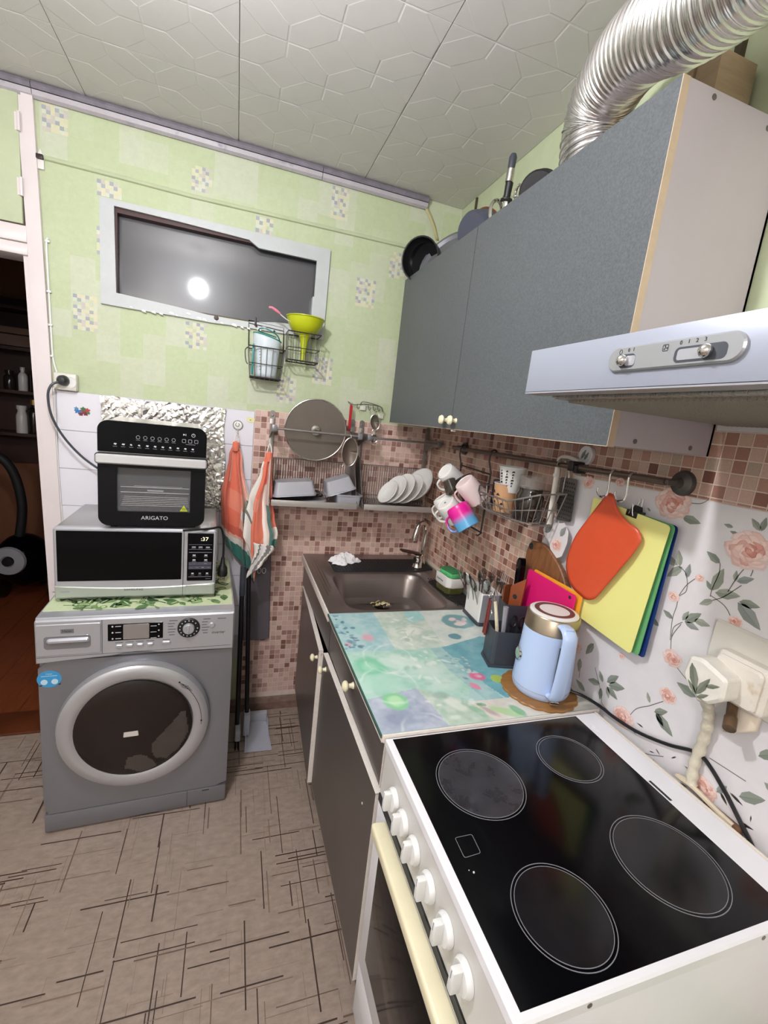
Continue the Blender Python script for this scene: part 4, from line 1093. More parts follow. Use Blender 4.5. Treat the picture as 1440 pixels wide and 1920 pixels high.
def wall_hook(x, z, label, off=0.006, disc=True):
    t = thing('wall_hook', label, 'hook', (x, 2.16 - off, z))
    F = WB(x, z, off)
    b = MB(); b.lathe([(0, 0.0), (0.021, 0), (0.021, 0.003), (0.017, 0.0045), (0, 0.005)], 28, M=F); b.build('disc', M_ceramic, t)
    b = MB(); b.tube([(0.0195 * math.cos(a), 0.0195 * math.sin(a), 0.004) for a in [2 * PI * k / 24 for k in range(24)]], 0.0025, 6, M=F, closed=True)
    b.tube(spline([(-0.006, 0.012, 0.005), (-0.010, 0.0, 0.006), (0.0, -0.006, 0.006), (0.006, 0.002, 0.006), (0.002, 0.008, 0.006)], 5), 0.0018, 6, M=F); b.build('scroll', M_rackmetal, t)
    b = MB(); b.tube(spline([(0, -0.016, 0.003), (0, -0.034, 0.006), (0, -0.046, 0.012), (0, -0.044, 0.022), (0, -0.034, 0.025)], 5), 0.0028, 6, M=F); b.build('prong', M_rackmetal, t)
wall_hook(0.009, 1.455, 'round swirl wall hook holding the left towel')

# ------------------------------------------------------------------ socket by the door and its cable
t = thing('wall_socket', 'white double wall socket beside the door frame', 'socket', (-0.643, 2.16, 1.527))
b = MB(); b.box(-0.682, -0.604, 2.128, 2.16, 1.524, 1.590, bev=0.007); b.build('box', mat('socket_white', S(220, 216, 206), 0.35), t)
b = MB(); b.lathe([(0, 0.0), (0.021, 0), (0.0215, 0.002), (0.019, 0.002), (0.018, 0.0008), (0, 0.0008)], 24, M=WB(-0.625, 1.557, 0.032)); b.build('outlet', M_plastic, t)
t = thing('oven_cable', 'dark grey cable from the wall socket to the black oven', 'cable', (-0.644, 2.12, 1.2))
b = MB(); b.lathe([(0, 0.036), (0.012, 0.034), (0.019, 0.022), (0.0205, 0.004), (0.019, 0), (0, 0)], 20, M=WB(-0.646, 1.561, 0.0325)); b.build('plug', M_black, t)
b = MB(); b.tube(spline([(-0.655, 2.098, 1.553), (-0.675, 2.085, 1.538), (-0.687, 2.085, 1.495), (-0.678, 2.09, 1.42), (-0.645, 2.1, 1.345), (-0.59, 2.105, 1.275), (-0.53, 2.11, 1.225), (-0.47, 2.11, 1.19), (-0.40, 2.105, 1.165), (-0.36, 2.06, 1.16)], 6), 0.0045, 8); b.build('wire', M_dgrey, t)
t = thing('microwave_cable', 'black cable with loose plug dangling beside the microwave', 'cable', (-0.024, 1.74, 0.9))
b = MB(); b.tube(spline([(-0.16, 1.665, MWTOP + 0.0055), (-0.10, 1.69, MWTOP + 0.0045), (-0.065, 1.712, MWTOP + 0.0045), (-0.038, 1.728, MWTOP + 0.004), (-0.027, 1.738, 1.055), (-0.0235, 1.745, 1.0), (-0.0245, 1.745, 0.945)], 6), 0.0042, 8); b.build('wire', M_black, t)
b = MB(); b.lathe([(0, 0.045), (0.007, 0.045), (0.009, 0.02), (0.017, 0.006), (0.019, -0.02), (0.016, -0.028), (0, -0.028)], 16, M=T(-0.0245, 1.745, 0.92)); b.build('plug', M_black, t)
for s_ in (-1, 1):
    b = MB(); b.tube([(-0.0245 + s_ * 0.008, 1.742, 0.893), (-0.0245 + s_ * 0.008, 1.742, 0.874)], 0.0022, 6); b.build('pin', M_chrome, t)
# ------------------------------------------------------------------ towels
OR = S(232, 124, 98); OR2 = S(236, 146, 122); PK = S(240, 186, 168); WH = S(238, 230, 222); TE = S(60, 128, 118); GY = S(120, 118, 116)
def plaid_left(u, v):
    if v > 0.70 + 0.02 * math.sin(6 * u):            # bands that run along the lower hem
        q = v - 0.02 * math.sin(6 * u)
        return S(214, 104, 82) if q < 0.775 else (PK if q < 0.80 else (WH if q < 0.855 else TE))
    d = u + 0.62 * (v - 0.35)
    if u < 0.2: return S(222, 112, 88)
    if 0.2 < u < 0.27 and v < 0.34: return WH
    if d > 0.93: return TE if v > 0.42 else WH
    if d > 0.76: return PK if (v < 0.52 or v > 0.6) else WH
    return OR2 if 0.40 < v < 0.57 else OR
def plaid_right(u, v):
    if u < 0.14 + 0.03 * math.sin(3 * v): return GY if 0.56 < v < 0.585 else (WH if v > 0.08 else OR)
    if u > 0.80: return OR if v < 0.72 else (WH if v < 0.84 else TE)
    if u > 0.68: return TE if v > 0.5 else S(214, 200, 190)
    if u > 0.56: return WH if v > 0.30 else OR
    return OR2 if (0.36 < v < 0.46 or v > 0.80) else OR
M_towel = mat('towel_cotton', None, 0.85, bump=(500, 0.25, 0.001), sheen=0.2)
def towel(name, label, gx, gz, y0, pts, bot, seed, colfn, fold):
    """hung from one point; pts = [(t, xleft, xright)] outline, bot = z of the bottom as a function of u"""
    t = thing(name, label, 'towel', (gx, y0, gz - 0.35), 0, 'towels hanging by the dish rack')
    rd = random.Random(seed)
    ph = [rd.uniform(0, 6) for k in range(4)]
    def xl(v):
        for i in range(len(pts) - 1):
            if pts[i][0] <= v <= pts[i + 1][0]:
                q = (v - pts[i][0]) / (pts[i + 1][0] - pts[i][0]); q = q * q * (3 - 2 * q)
                return (pts[i][1] + (pts[i + 1][1] - pts[i][1]) * q, pts[i][2] + (pts[i + 1][2] - pts[i][2]) * q)
        return pts[-1][1:]
    def fn(u, v):
        a, c = xl(v)
        zb = bot(u)
        z = gz - 0.006 - (gz - zb) * v
        d = 0.004 + 0.020 * min(1, v * 2.2)
        y = y0 - d * (0.75 * math.sin(2 * PI * (u * 2.0) + ph[0] + 0.7 * v) + 0.35 * math.sin(2 * PI * u * 3.3 + ph[1]))
        y += 0.006 * math.sin(7 * v + ph[2])
        x = a + (c - a) * (u + 0.06 * math.sin(4 * PI * u + ph[3]) * v)
        return Vector((x, y, z))
    b = MB(); b.sheet(fn, 56, 90, colfn=colfn)
    b.build('cloth', M_towel, t, solid=0.002)
    if fold: fold(t)
    b = MB(); b.tube(spline([(gx - 0.012, y0, gz - 0.012), (gx - 0.006, y0 - 0.001, gz + 0.02), (gx, y0 - 0.002, gz + 0.034), (gx + 0.006, y0 - 0.001, gz + 0.02), (gx + 0.010, y0, gz - 0.012)], 4), 0.0022, 6); b.build('hanging_loop', mat('loop_white', WH, 0.8) if 'loop_white' not in MATS else MATS['loop_white'], t)
    b = MB(); b.lathe([(0, 0.014), (0.014, 0.008), (0.016, -0.008), (0.012, -0.03), (0, -0.03)], 10, OR, M=T(gx - 0.001, y0, gz - 0.012)); b.build('gathered_corner', M_towel, t)
towel('towel', 'orange white and green checked towel hanging on the tile hook, left of the two', 0.006, 1.385, 2.112,
      [(0, -0.006, 0.018), (0.12, -0.022, 0.034), (0.5, -0.052, 0.086), (0.8, -0.046, 0.098), (1, -0.02, 0.104)],
      lambda u: 0.905 - 0.16 * u ** 1.2, 2, plaid_left, None)
def inner_fold(t):
    b = MB()
    def fn(u, v):
        return Vector((0.093 + 0.085 * u - 0.01 * v + 0.01 * math.sin(5 * v), 1.962 - 0.012 * math.sin(PI * u) - 0.006 * math.sin(9 * u + 2 * v), 0.965 - 0.012 * u - (0.165 - 0.10 * u) * v))
    def cf(u, v):
        q = (u * 1.1 + v * 0.5) % 1
        return WH if q < 0.32 else (GY if q < 0.42 else (S(228, 222, 220) if q < 0.75 else GY))
    b.sheet(fn, 16, 24, colfn=cf); b.build('turned_up_lining', M_towel, t, solid=0.0015, label='grey and white striped reverse side of the towel')
towel('towel', 'orange white and green checked towel hanging at the dish rack bracket, right of the two', 0.142, 1.362, 1.992,
      [(0, 0.128, 0.152), (0.15, 0.112, 0.158), (0.45, 0.070, 0.168), (0.62, 0.058, 0.185), (0.8, 0.055, 0.205), (0.92, 0.075, 0.196), (1, 0.085, 0.16)],
      lambda u: 0.925 - 0.135 * math.exp(-((u - 0.28) / 0.22) ** 2) - 0.02 * u, 5, plaid_right, inner_fold)

# ------------------------------------------------------------------ dish rack (wall mounted, two bays)
M_tray = mat('tray_grey_steel', S(176, 170, 166), 0.4, 0.4, noise=(30, 0.05))
t = thing('dish_rack', 'grey metal wall dish rack of two bays above the sink', 'dish rack', (0.55, 2.14, 1.12))
XA, XB, XC = 0.165, 0.562, 0.935
for (x_, nm) in ((0.158, 'l'), (0.537, 'm'), (0.583, 'n'), (0.935, 'r')):
    b = MB(); b.box(x_ - 0.011, x_ + 0.011, 2.148, 2.158, 1.13, 1.50, bev=0.001)
    b.box(x_ - 0.010, x_ + 0.010, 2.00, 2.155, 1.448, 1.478, bev=0.002)
    b.prism([(2.155, 1.448), (2.155, 1.41), (2.03, 1.448)], -0.0015, 0.0015, M=FR((x_ - 0.009, 0, 0), (0, 1, 0), (0, 0, 1)))
    b.build('bracket', M_rackmetal, t)
    b = MB(); b.prism(rrect(0.024, 0.05, 0.011, cx=x_, cy=1.512), 0.0, 0.004, M=WB(0, 0, 0.003)); b.lathe([(0, 0.003), (0.005, 0.002), (0.006, 0)], 10, M=WB(x_, 1.515, 0.007)); b.build('mounting_lug', M_rackmetal, t)
    b = MB(); b.box(x_ - 0.011, x_ + 0.011, 1.988, 2.006, 1.452, 1.476, bev=0.002); b.build('rail_socket', M_silver, t)
b = MB(); b.tube([(0.158, 1.997, 1.464), (0.54, 1.997, 1.464)], 0.0055, 10); b.build('top_rail', M_rackmetal, t)
b = MB(); b.tube([(0.583, 1.997, 1.464), (0.935, 1.997, 1.466)], 0.0055, 10); b.build('top_rail', M_rackmetal, t)
for (xa, xb) in ((XA + 0.008, 0.53), (0.592, XC - 0.012)):
    b = MB()
    n = int((xb - xa) / 0.0115)
    for k in range(n + 1):
        x_ = xa + (xb - xa) * k / n
        b.tube([(x_, 2.148, 1.325), (x_, 2.148, 1.175), (x_, 2.138, 1.158)], 0.0016, 5, caps=False)
    for z_, y_ in ((1.325, 2.148), (1.175, 2.148)): b.tube([(xa, y_, z_), (xb, y_, z_)], 0.0022, 6)
    b.build('back_grid', M_rackmetal, t)
    b = MB()
    for k in range(n + 1):
        x_ = xa + (xb - xa) * k / n
        b.tube([(x_, 2.14, 1.158), (x_, 2.07, 1.152), (x_, 2.055, 1.170), (x_, 2.045, 1.152), (x_, 1.972, 1.150)], 0.0016, 5, caps=False)
    for y_, z_ in ((2.14, 1.157), (1.975, 1.149)): b.tube([(xa, y_, z_), (xb, y_, z_)], 0.0024, 6)
    b.build('base_grid', M_rackmetal, t)
    b = MB(); b.box(xa - 0.014, xb + 0.014, 1.957, 1.962, 1.136, 1.160, bev=0.001); b.box(xa - 0.014, xb + 0.014, 1.957, 2.15, 1.134, 1.1365)
    b.build('drip_tray', M_tray, t)
for x_ in (0.547, 0.574):
    b = MB(); b.prism([(-2.15, 1.14), (-1.965, 1.14), (-2.06, 1.29), (-2.10, 1.36), (-2.15, 1.37)], -0.0015, 0.0015, M=FR((x_, 0, 0), (0, -1, 0), (0, 0, 1))); b.build('side_plate', M_rackmetal, t)
b = MB(); b.prism([(-2.15, 1.14), (-1.965, 1.14), (-2.10, 1.30), (-2.15, 1.37)], -0.0015, 0.0015, M=FR((0.152, 0, 0), (0, -1, 0), (0, 0, 1))); b.build('side_plate', M_rackmetal, t)

# big pan lid hung behind the rail
t = thing('pan_lid', 'large round flat steel splatter lid behind the rack rail', 'lid', (0.345, 2.05, 1.33))
F = FR((0.345, 2.06, 1.47), (1, 0, 0), (0, -0.12, 1))
b = MB(); b.lathe([(0, 0.001), (0.137, 0.001), (0.137, -0.001), (0, -0.001)], 56, M=F); b.build('disc', mat('lid_grey', S(116, 107, 98), 0.5, 0.35, noise=(10, 0.08)), t)
b = MB(); b.tube([(0.138 * math.cos(a), 0.138 * math.sin(a), 0) for a in [2 * PI * k / 56 for k in range(56)]], 0.0032, 8, M=F, closed=True); b.build('rim', M_steel, t)
b = MB(); b.lathe([(0.024, 0.001), (0.022, 0.006), (0.012, 0.008), (0.009, 0.016), (0.016, 0.024), (0.014, 0.03), (0, 0.031)], 20, M=F); b.build('knob', M_steel, t)

# strainers and tools hanging
def strainer(name, label, c, rx, rz, tilt, hang, handle=None, rd=0.02):
    t = thing(name, label, 'strainer', (c[0], c[1], c[2] - rz), 0)
    F = FR(c, (math.cos(tilt), 0, math.sin(tilt)), (0, -0.06, 1)) @ Matrix.Diagonal((rx, rz, 1, 1))
    b = MB(); b.tube([F @ Vector((math.cos(a), math.sin(a), 0)) for a in [2 * PI * k / 36 for k in range(36)]], 0.0022, 6, closed=True); b.build('rim', M_steel, t)
    b = MB(); b.sheet(lambda u, v: F @ Vector(((1 - v) * math.cos(2 * PI * u), (1 - v) * math.sin(2 * PI * u), -rd * (1 - (1 - v) ** 2))), 28, 8)
    b.build('mesh_bowl', mat('sieve_mesh', S(120, 108, 98), 0.5, 0.6, alpha=0.72) if 'sieve_mesh' not in MATS else MATS['sieve_mesh'], t, solid=0.0006)
    b = MB(); b.tube(spline([F @ Vector((0, 1, 0)), (c[0] - 0.002, c[1], c[2] + rz + 0.012)] + hang, 5), 0.0024, 6); b.build('handle', M_steel, t)
    b = MB(); b.tube(spline([F @ Vector((-0.55, -0.84, 0)), F @ Vector((-0.8, -1.05, 0)), F @ Vector((-1.05, -0.95, 0.0))], 4), 0.002, 6); b.build('rest_hook', M_steel, t)
    return t
strainer('strainer', 'large round mesh strainer hanging from the rack rail by its handle', (0.491, 1.975, 1.392), 0.036, 0.064, 0.0, [(0.489, 1.985, 1.468), (0.489, 1.998, 1.472), (0.489, 2.004, 1.464)])
strainer('strainer', 'small oval mesh strainer hanging from the hook strip beside the red handle', (0.627, 2.085, 1.535), 0.023, 0.036, 0.25, [(0.632, 2.09, 1.585), (0.635, 2.10, 1.588)])
strainer('strainer', 'tiny round mesh tea strainer dangling below the small oval strainer', (0.630, 2.085, 1.458), 0.018, 0.020, 0.0, [(0.628, 2.085, 1.484), (0.634, 2.082, 1.497), (0.640, 2.082, 1.492)], rd=0.012)
t = thing('hook_strip', 'wire hook strip on the green wall above the dish rack', 'hook', (0.60, 2.15, 1.57))
b = MB(); b.tube(spline([(0.502, 2.152, 1.618), (0.53, 2.14, 1.606), (0.58, 2.138, 1.614), (0.66, 2.138, 1.612), (0.678, 2.145, 1.59)], 4), 0.0024, 6)
b.tube(spline([(0.565, 2.15, 1.608), (0.57, 2.12, 1.624), (0.655, 2.12, 1.612), (0.672, 2.125, 1.592)], 4), 0.0024, 6)
for x_ in (0.512, 0.545, 0.60, 0.625, 0.648): b.tube(spline([(x_, 2.138, 1.611), (x_, 2.125, 1.592), (x_ + 0.003, 2.112, 1.59), (x_ + 0.004, 2.108, 1.60)], 3), 0.0018, 5)
b.build('wire', M_wire, t)
for x_, z_ in ((0.578, 1.598), (0.672, 1.568)):
    b = MB(); b.box(x_ - 0.014, x_ + 0.014, 2.146, 2.16, z_ - 0.013, z_ + 0.013, bev=0.003); b.build('suction_pad', mat('milky_plastic', S(214, 218, 200), 0.3), t)
t = thing('peeler', 'kitchen tool with long red handle hanging on the hook strip', 'utensil', (0.512, 2.105, 1.475))
b = MB(); b.prism(roundpoly([(-0.0065, 0.0), (0.0065, 0.0), (0.0055, -0.10), (0.0, -0.125), (-0.0055, -0.10)], 0.004), -0.004, 0.004, M=FR((0.511, 2.112, 1.602), (1, 0, 0), (-0.02, 0, 1)), bev=0.001); b.build('handle', mat('red_plastic', S(186, 30, 40), 0.35), t)
b = MB(); b.tube(spline([(0.511, 2.112, 1.598), (0.508, 2.11, 1.607), (0.514, 2.11, 1.612)], 4), 0.0016, 5); b.build('loop', M_chrome, t)

# contents of the rack
M_cont = mat('frosted_container', S(184, 184, 192), 0.3, alpha=0.8, coat=0.1)
def container(label, M_, w_, d_, h_, flare=0.012):
    t = thing('food_container', label, 'container', M_ @ Vector((0, 0, 0)), 0, 'plastic containers in the dish rack')
    b = MB()
    lo = rrect(w_ - 2 * flare, d_ - 2 * flare, 0.014, 4); hi = rrect(w_, d_, 0.018, 4); rim = rrect(w_ + 0.008, d_ + 0.008, 0.02, 4)
    n = len(lo)
    th = 0.0016
    ins_hi = rrect(w_ - 2 * th, d_ - 2 * th, 0.017, 4); ins_lo = rrect(w_ - 2 * flare - 2 * th, d_ - 2 * flare - 2 * th, 0.013, 4)
    L = [(lo, 0), (hi, h_ - 0.006), (rim, h_ - 0.006), (rim, h_), (ins_hi, h_), (ins_lo, 0.002)]
    V = []; Fc = []
    for poly, z in L: V += [(p[0], p[1], z) for p in poly]
    for r in range(len(L) - 1):
        for i in range(n):
            j = (i + 1) % n; Fc.append((r * n + i, r * n + j, (r + 1) * n + j, (r + 1) * n + i))
    Fc.append(tuple(range(n))); Fc.append(tuple(range(5 * n, 6 * n)))
    b.add(V, Fc, (1, 1, 1), M_, True); b.build('tub', M_cont, t)
    b = MB(); b.tube([tuple((p[0], p[1], h_)) for p in rim], 0.0016, 5, M=M_, closed=True); b.build('rim', M_silver2, t)
    return t
container('upturned grey container lying on black lid at the left end of the dish rack', T(0.258, 2.045, 1.238) @ RY(math.radians(-6)) @ RX(PI) , 0.185, 0.13, 0.062)
container('grey container tilted up against the centre bracket of the dish rack', T(0.455, 2.045, 1.262) @ RY(math.radians(-19)) @ RX(PI), 0.135, 0.12, 0.062)
container('small grey container sitting low at the right end of the left rack bay', T(0.512, 2.035, 1.139), 0.118, 0.11, 0.055, 0.006)
b = MB(); MM = T(0.275, 2.04, 1.168) @ RY(math.radians(-8)); b.prism(rrect(0.23, 0.15, 0.02), 0, 0.006, M=MM, bev=0.002); b.prism(rrect(0.20, 0.12, 0.02), 0.004, 0.009, M=MM, bev=0.002)
b.build('container_lid', M_blackgloss, None, 'flat black container lid under the tilted grey containers', 'lid')
b = MB(); MM = T(0.30, 2.035, 1.1535) @ RY(math.radians(-4)); b.prism(rrect(0.21, 0.14, 0.018), 0, 0.005, M=MM, bev=0.0015)
b.build('container_lid', M_silver2, None, 'pale container lid beneath the black lid in the rack', 'lid')
# plates on edge
def plate(label, x, r, depth, lean_, z0=1.1525, yc=2.045, bowl=False):
    t = thing('dinner_plate' if not bowl else 'bowl', label, 'plate' if not bowl else 'bowl', (x, yc, z0), 0, 'white crockery drying in the rack')
    F = T(x, yc, z0 + r * math.cos(lean_) * 0.99) @ RY(PI / 2 - lean_ + PI) 
    F = T(x, yc, z0 + r * math.cos(lean_) + 0.001) @ axis_to((-math.cos(lean_), -0.22, math.sin(lean_)))
    th = 0.0035
    pr = [(0, 0), (r * 0.55, 0), (r * 0.62, depth * 0.25), (r * 0.98, depth), (r, depth + 0.001), (r * 0.985, depth + 0.003), (r * 0.62, depth * 0.25 + th), (r * 0.54, th), (0, th)]
    if bowl: pr = [(0, 0), (r * 0.4, 0), (r * 0.7, depth * 0.3), (r * 0.95, depth * 0.8), (r, depth), (r * 0.97, depth), (r * 0.66, depth * 0.34), (r * 0.38, th), (0, th)]
    b = MB(); b.lathe(pr, 44, M=F); b.build('dish', M_ceramic, t)
    b = MB(); rr_ = r * 1.0; b.tube([F @ Vector((rr_ * math.cos(a), rr_ * math.sin(a), depth + 0.001)) for a in [2 * PI * k / 44 for k in range(44)]], 0.0016, 5, closed=True); b.build('rim', mat('plate_rim', S(206, 204, 204), 0.15) if 'plate_rim' not in MATS else MATS['plate_rim'], t)
LN = math.radians(33)
plate('clear-rimmed saucer leaning outermost at the left of the plate row', 0.725, 0.062, 0.012, LN)
plate('small white plate second from the left in the plate row', 0.758, 0.078, 0.014, LN)
plate('white plate third from the left in the plate row', 0.795, 0.085, 0.014, LN)
plate('white plate fourth from the left in the plate row', 0.838, 0.085, 0.016, LN)
plate('large white bowl standing last in the plate row beside the mugs', 0.900, 0.095, 0.045, LN, yc=2.05, bowl=True)

# ------------------------------------------------------------------ window baskets
def wire_basket(label, x0, x1, z0, z1, y0, y1, taper, tall):
    t = thing('wire_basket', label, 'basket', ((x0 + x1) / 2, y0, z0), 0, 'small wire baskets hung under the window')
    xb0, xb1 = x0 + taper, x1 - taper
    yb0 = y0 + 0.012
    b = MB()
    top = [(x0, y1, z1), (x1, y1, z1), (x1, y0, z1), (x0, y0, z1)]
    botm = [(xb0, y1, z0), (xb1, y1, z0), (xb1, yb0, z0), (xb0, yb0, z0)]
    b.tube(top, 0.0026, 6, closed=True); b.tube(botm, 0.0034, 6, closed=True)
    q = 0.45
    mid = [tuple(Vector(a) * q + Vector(c) * (1 - q) for a in [p])[0] for p, c in zip(top, botm)]
    b.tube(mid, 0.0018, 6, closed=True)
    b.build('frame', M_dwire, t)
    b = MB()
    for k in range(1, 6):
        s_ = k / 6
        for (A, B) in ((3, 2), (0, 1)):
            p = Vector(top[A]).lerp(Vector(top[B]), s_); c = Vector(botm[A]).lerp(Vector(botm[B]), s_); b.tube([p, c], 0.0013, 5)
        b.tube([Vector(botm[0]).lerp(Vector(botm[1]), s_), Vector(botm[3]).lerp(Vector(botm[2]), s_)], 0.0013, 5)
    for k in range(0, 4):
        s_ = k / 3
        for (A, B) in ((0, 3), (1, 2)):
            p = Vector(top[A]).lerp(Vector(top[B]), s_); c = Vector(botm[A]).lerp(Vector(botm[B]), s_); b.tube([p, c], 0.0013, 5)
    b.build('wires', M_wire, t)
    if tall:
        b = MB()
        b.tube([(x0 + 0.002, y1, z1), (x0 - 0.002, y1 + 0.004, tall), (x1 - 0.004, y1 + 0.004, tall - 0.008), (x1, y1, z1)], 0.0026, 6)
        b.build('hanger', M_dwire, t); b = MB()
        b.tube([(x0 - 0.002, y1 + 0.002, tall - 0.012), (x1 - 0.004, y1 + 0.002, tall - 0.022)], 0.002, 6)
        b.build('cross_wire', M_dwire, t); b = MB()
        b.tube(spline([(x0, y0 + 0.02, z1 - 0.005), (x0 - 0.012, y0 + 0.015, z1 - 0.02), (x0 - 0.008, y0 + 0.012, z1 - 0.06), (x0, y0 + 0.01, z1 - 0.075)], 4), 0.0022, 6)
        b.build('side_hook', M_dwire, t)
    return t
wire_basket('taller wire basket under the window holding the measuring jug', 0.036, 0.186, 1.668, 1.79, 2.04, 2.145, 0.012, 1.905)
wire_basket('wire basket under the window holding the green funnel', 0.192, 0.332, 1.758, 1.872, 2.03, 2.135, 0.006, None)
b = MB(); b.box(0.058, 0.066, 2.142, 2.152, 1.885, 1.92, bev=0.001); b.lathe([(0, 0.004), (0.005, 0.003), (0.005, 0)], 10, M=WB(0.066, 1.885, 0.012)); b.lathe([(0, 0.004), (0.005, 0.003), (0.005, 0)], 10, M=WB(0.142, 1.876, 0.012))
b.box(0.0655, 0.0665, 2.146, 2.16, 1.884, 1.886); b.box(0.14, 0.144, 2.146, 2.16, 1.874, 1.878)
b.build('basket_bracket', M_dwire, None, 'small dark bracket and nails holding the taller wire basket', 'bracket')
# measuring jug
M_jug = mat('milky_clear_plastic', S(226, 236, 242), 0.2, alpha=0.72)
M_teal = mat('teal_plastic', S(30, 130, 130), 0.3)
t = thing('measuring_jug', 'milky plastic measuring jug with teal rim in the wire basket', 'jug', (0.112, 2.095, 1.672))
def jugp(z, a):
    q = (z - 1.673) / 0.165
    r_ = 0.040 + 0.014 * q
    spout = 0.016 * q * max(0, math.cos(a - PI)) ** 6
    return Vector((0.112 + (r_ + spout * 0) * 1.08 * math.cos(a), 2.093 + r_ * 0.86 * math.sin(a), z + (0.012 * q * (-math.cos(a)) if q > 0.9 else 0)))
b = MB(); b.sheet(lambda u, v: jugp(1.673 + 0.165 * v, 2 * PI * u), 36, 10); b.flat([(jugp(1.6735, 2 * PI * k / 24).x, jugp(1.6735, 2 * PI * k / 24).y) for k in range(24)], 1.6735); b.build('body', M_jug, t, solid=0.0016)
b = MB(); b.tube([jugp(1.838, 2 * PI * k / 36) for k in range(36)], 0.0026, 6, closed=True); b.tube(spline([jugp(1.836, 0.3), (0.15, 2.07, 1.85), (0.10, 2.06, 1.868), (0.076, 2.075, 1.864), (0.085, 2.10, 1.858), (0.15, 2.10, 1.846)], 6), 0.0026, 6); b.build('rim', M_teal, t)
b = MB(); b.box(0.052, 0.060, 2.05, 2.062, 1.675, 1.80, bev=0.003); b.build('handle', M_teal, t)
b = MB()
for k in range(8):
    a = -PI / 2 - 0.55; p = jugp(1.70 + k * 0.012, a); b.box(p.x - 0.004, p.x + 0.004, p.y - 0.0015, p.y, p.z, p.z + 0.002, S(110, 120, 130))
b.build('scale_marks', M_col, t)
# funnel
M_fun = mat('lime_plastic', S(186, 196, 20), 0.35, coat=0.1)
t = thing('funnel', 'lime green plastic funnel standing in the wire basket', 'funnel', (0.266, 2.08, 1.765))
F = T(0.266, 2.082, 0)
b = MB(); b.lathe([(0.007, 1.765), (0.0095, 1.80), (0.016, 1.845), (0.024, 1.868), (0.055, 1.885), (0.072, 1.91), (0.079, 1.935), (0.084, 1.938), (0.084, 1.9405), (0.078, 1.9395), (0.070, 1.912), (0.053, 1.889), (0.022, 1.873), (0.013, 1.845), (0.007, 1.80), (0.005, 1.765)], 44, M=F, closed=True); b.build('cone', M_fun, t)
b = MB(); rnd = random.Random(8)
b.lathe([(0, 1.928), (0.02, 1.926), (0.045, 1.915), (0.06, 1.906), (0.06, 1.90), (0, 1.90)], 24, M=F)
for k in range(26):
    a = rnd.uniform(0, 2 * PI); r_ = rnd.uniform(0, 0.04); b.ball((0.266 + r_ * math.cos(a), 2.082 + r_ * math.sin(a), 1.926 + rnd.uniform(-0.004, 0.008)), rnd.uniform(0.006, 0.011), 8)
b.build('crumpled_filter', mat('off_white_filter', S(236, 226, 196), 0.8), None, 'crumpled off-white filling lying in the green funnel', 'filter')
t = thing('small_brush', 'thin white brush with pink handle leaning in the funnel', 'brush', (0.2, 2.05, 1.9))
b = MB(); b.tube(spline([(0.108, 2.03, 1.947), (0.12, 2.03, 1.948), (0.14, 2.035, 1.94), (0.156, 2.04, 1.931)], 4), [0.0035, 0.004, 0.0045, 0.0045, 0.005, 0.0055, 0.0055, 0.006, 0.006, 0.0055, 0.005, 0.004, 0.003], 8); b.build('handle', mat('pink_plastic', S(232, 140, 160), 0.4), t)
b = MB(); b.tube(spline([(0.153, 2.04, 1.932), (0.18, 2.05, 1.918), (0.21, 2.07, 1.909)], 4), 0.0022, 6); b.build('shaft', M_plastic, t)

# ------------------------------------------------------------------ broom, dustpan and grey bag in the gap
t = thing('dustpan', 'grey long-handled dustpan on the floor beside the washing machine', 'dustpan', (0.14, 1.94, 0.0))
M_pan = mat('pale_grey_plastic', S(176, 178, 188), 0.4)
b = MB()
V = [(0.100, 1.842, 0.004), (0.222, 1.838, 0.004), (0.208, 2.03, 0.012), (0.112, 2.055, 0.018)]
b.add([*V, *[(p[0], p[1], p[2] + 0.003) for p in V]], [(0, 1, 2, 3), (4, 5, 6, 7), (0, 1, 5, 4), (1, 2, 6, 5), (2, 3, 7, 6), (3, 0, 4, 7)]); b.build('scoop', M_pan, t)
b = MB(); b.prism([(1.845, 0.005), (2.05, 0.014), (2.065, 0.085), (1.95, 0.060), (1.86, 0.012)], -0.002, 0.002, M=FR((0.106, 0, 0), (0, 1, 0), (0, 0, 1))); b.prism([(1.845, 0.005), (2.03, 0.010), (2.035, 0.035), (1.95, 0.02)], -0.002, 0.002, M=FR((0.212, 0, 0), (0, 1, 0), (0, 0, 1))); b.box(0.106, 0.21, 2.034, 2.06, 0.010, 0.06, bev=0.004); b.build('scoop_walls', M_pan, t)
b = MB(); b.box(0.094, 0.124, 1.93, 1.985, 0.02, 0.13, bev=0.006); b.build('handle_socket', M_pan, t)
b = MB(); b.tube([(0.108, 1.96, 0.12), (0.084, 2.0, 0.83)], 0.0105, 10); b.build('handle', M_black, t)
t = thing('broom', 'broom with black handle standing close beside the washing machine', 'broom', (0.065, 1.93, 0.0))
b = MB(); b.tube([(0.066, 1.92, 0.09), (0.0585, 1.97, 0.72)], 0.011, 10); b.build('handle', M_black, t)
b = MB(); b.tube([(0.0585, 1.97, 0.715), (0.058, 1.975, 0.85)], 0.0125, 10); b.build('grip', M_dgrey, t)
b = MB(); b.box(0.056, 0.080, 1.86, 1.99, 0.05, 0.10, bev=0.005); b.build('head', M_pan, t)
b = MB(); rnd = random.Random(3)
for k in range(60):
    y_ = 1.865 + 0.12 * (k % 30) / 30; x_ = 0.061 + 0.013 * (k // 30); b.tube([(x_, y_, 0.052), (x_ + rnd.uniform(-.003, .003), y_ + rnd.uniform(-.004, .004), 0.001)], 0.0016, 4)
b.build('bristles', M_black, t)['kind'] = 'stuff'
t = thing('hanging_board', 'dark grey flat board with two white rings hanging on the mosaic', 'board', (0.135, 2.14, 0.40))
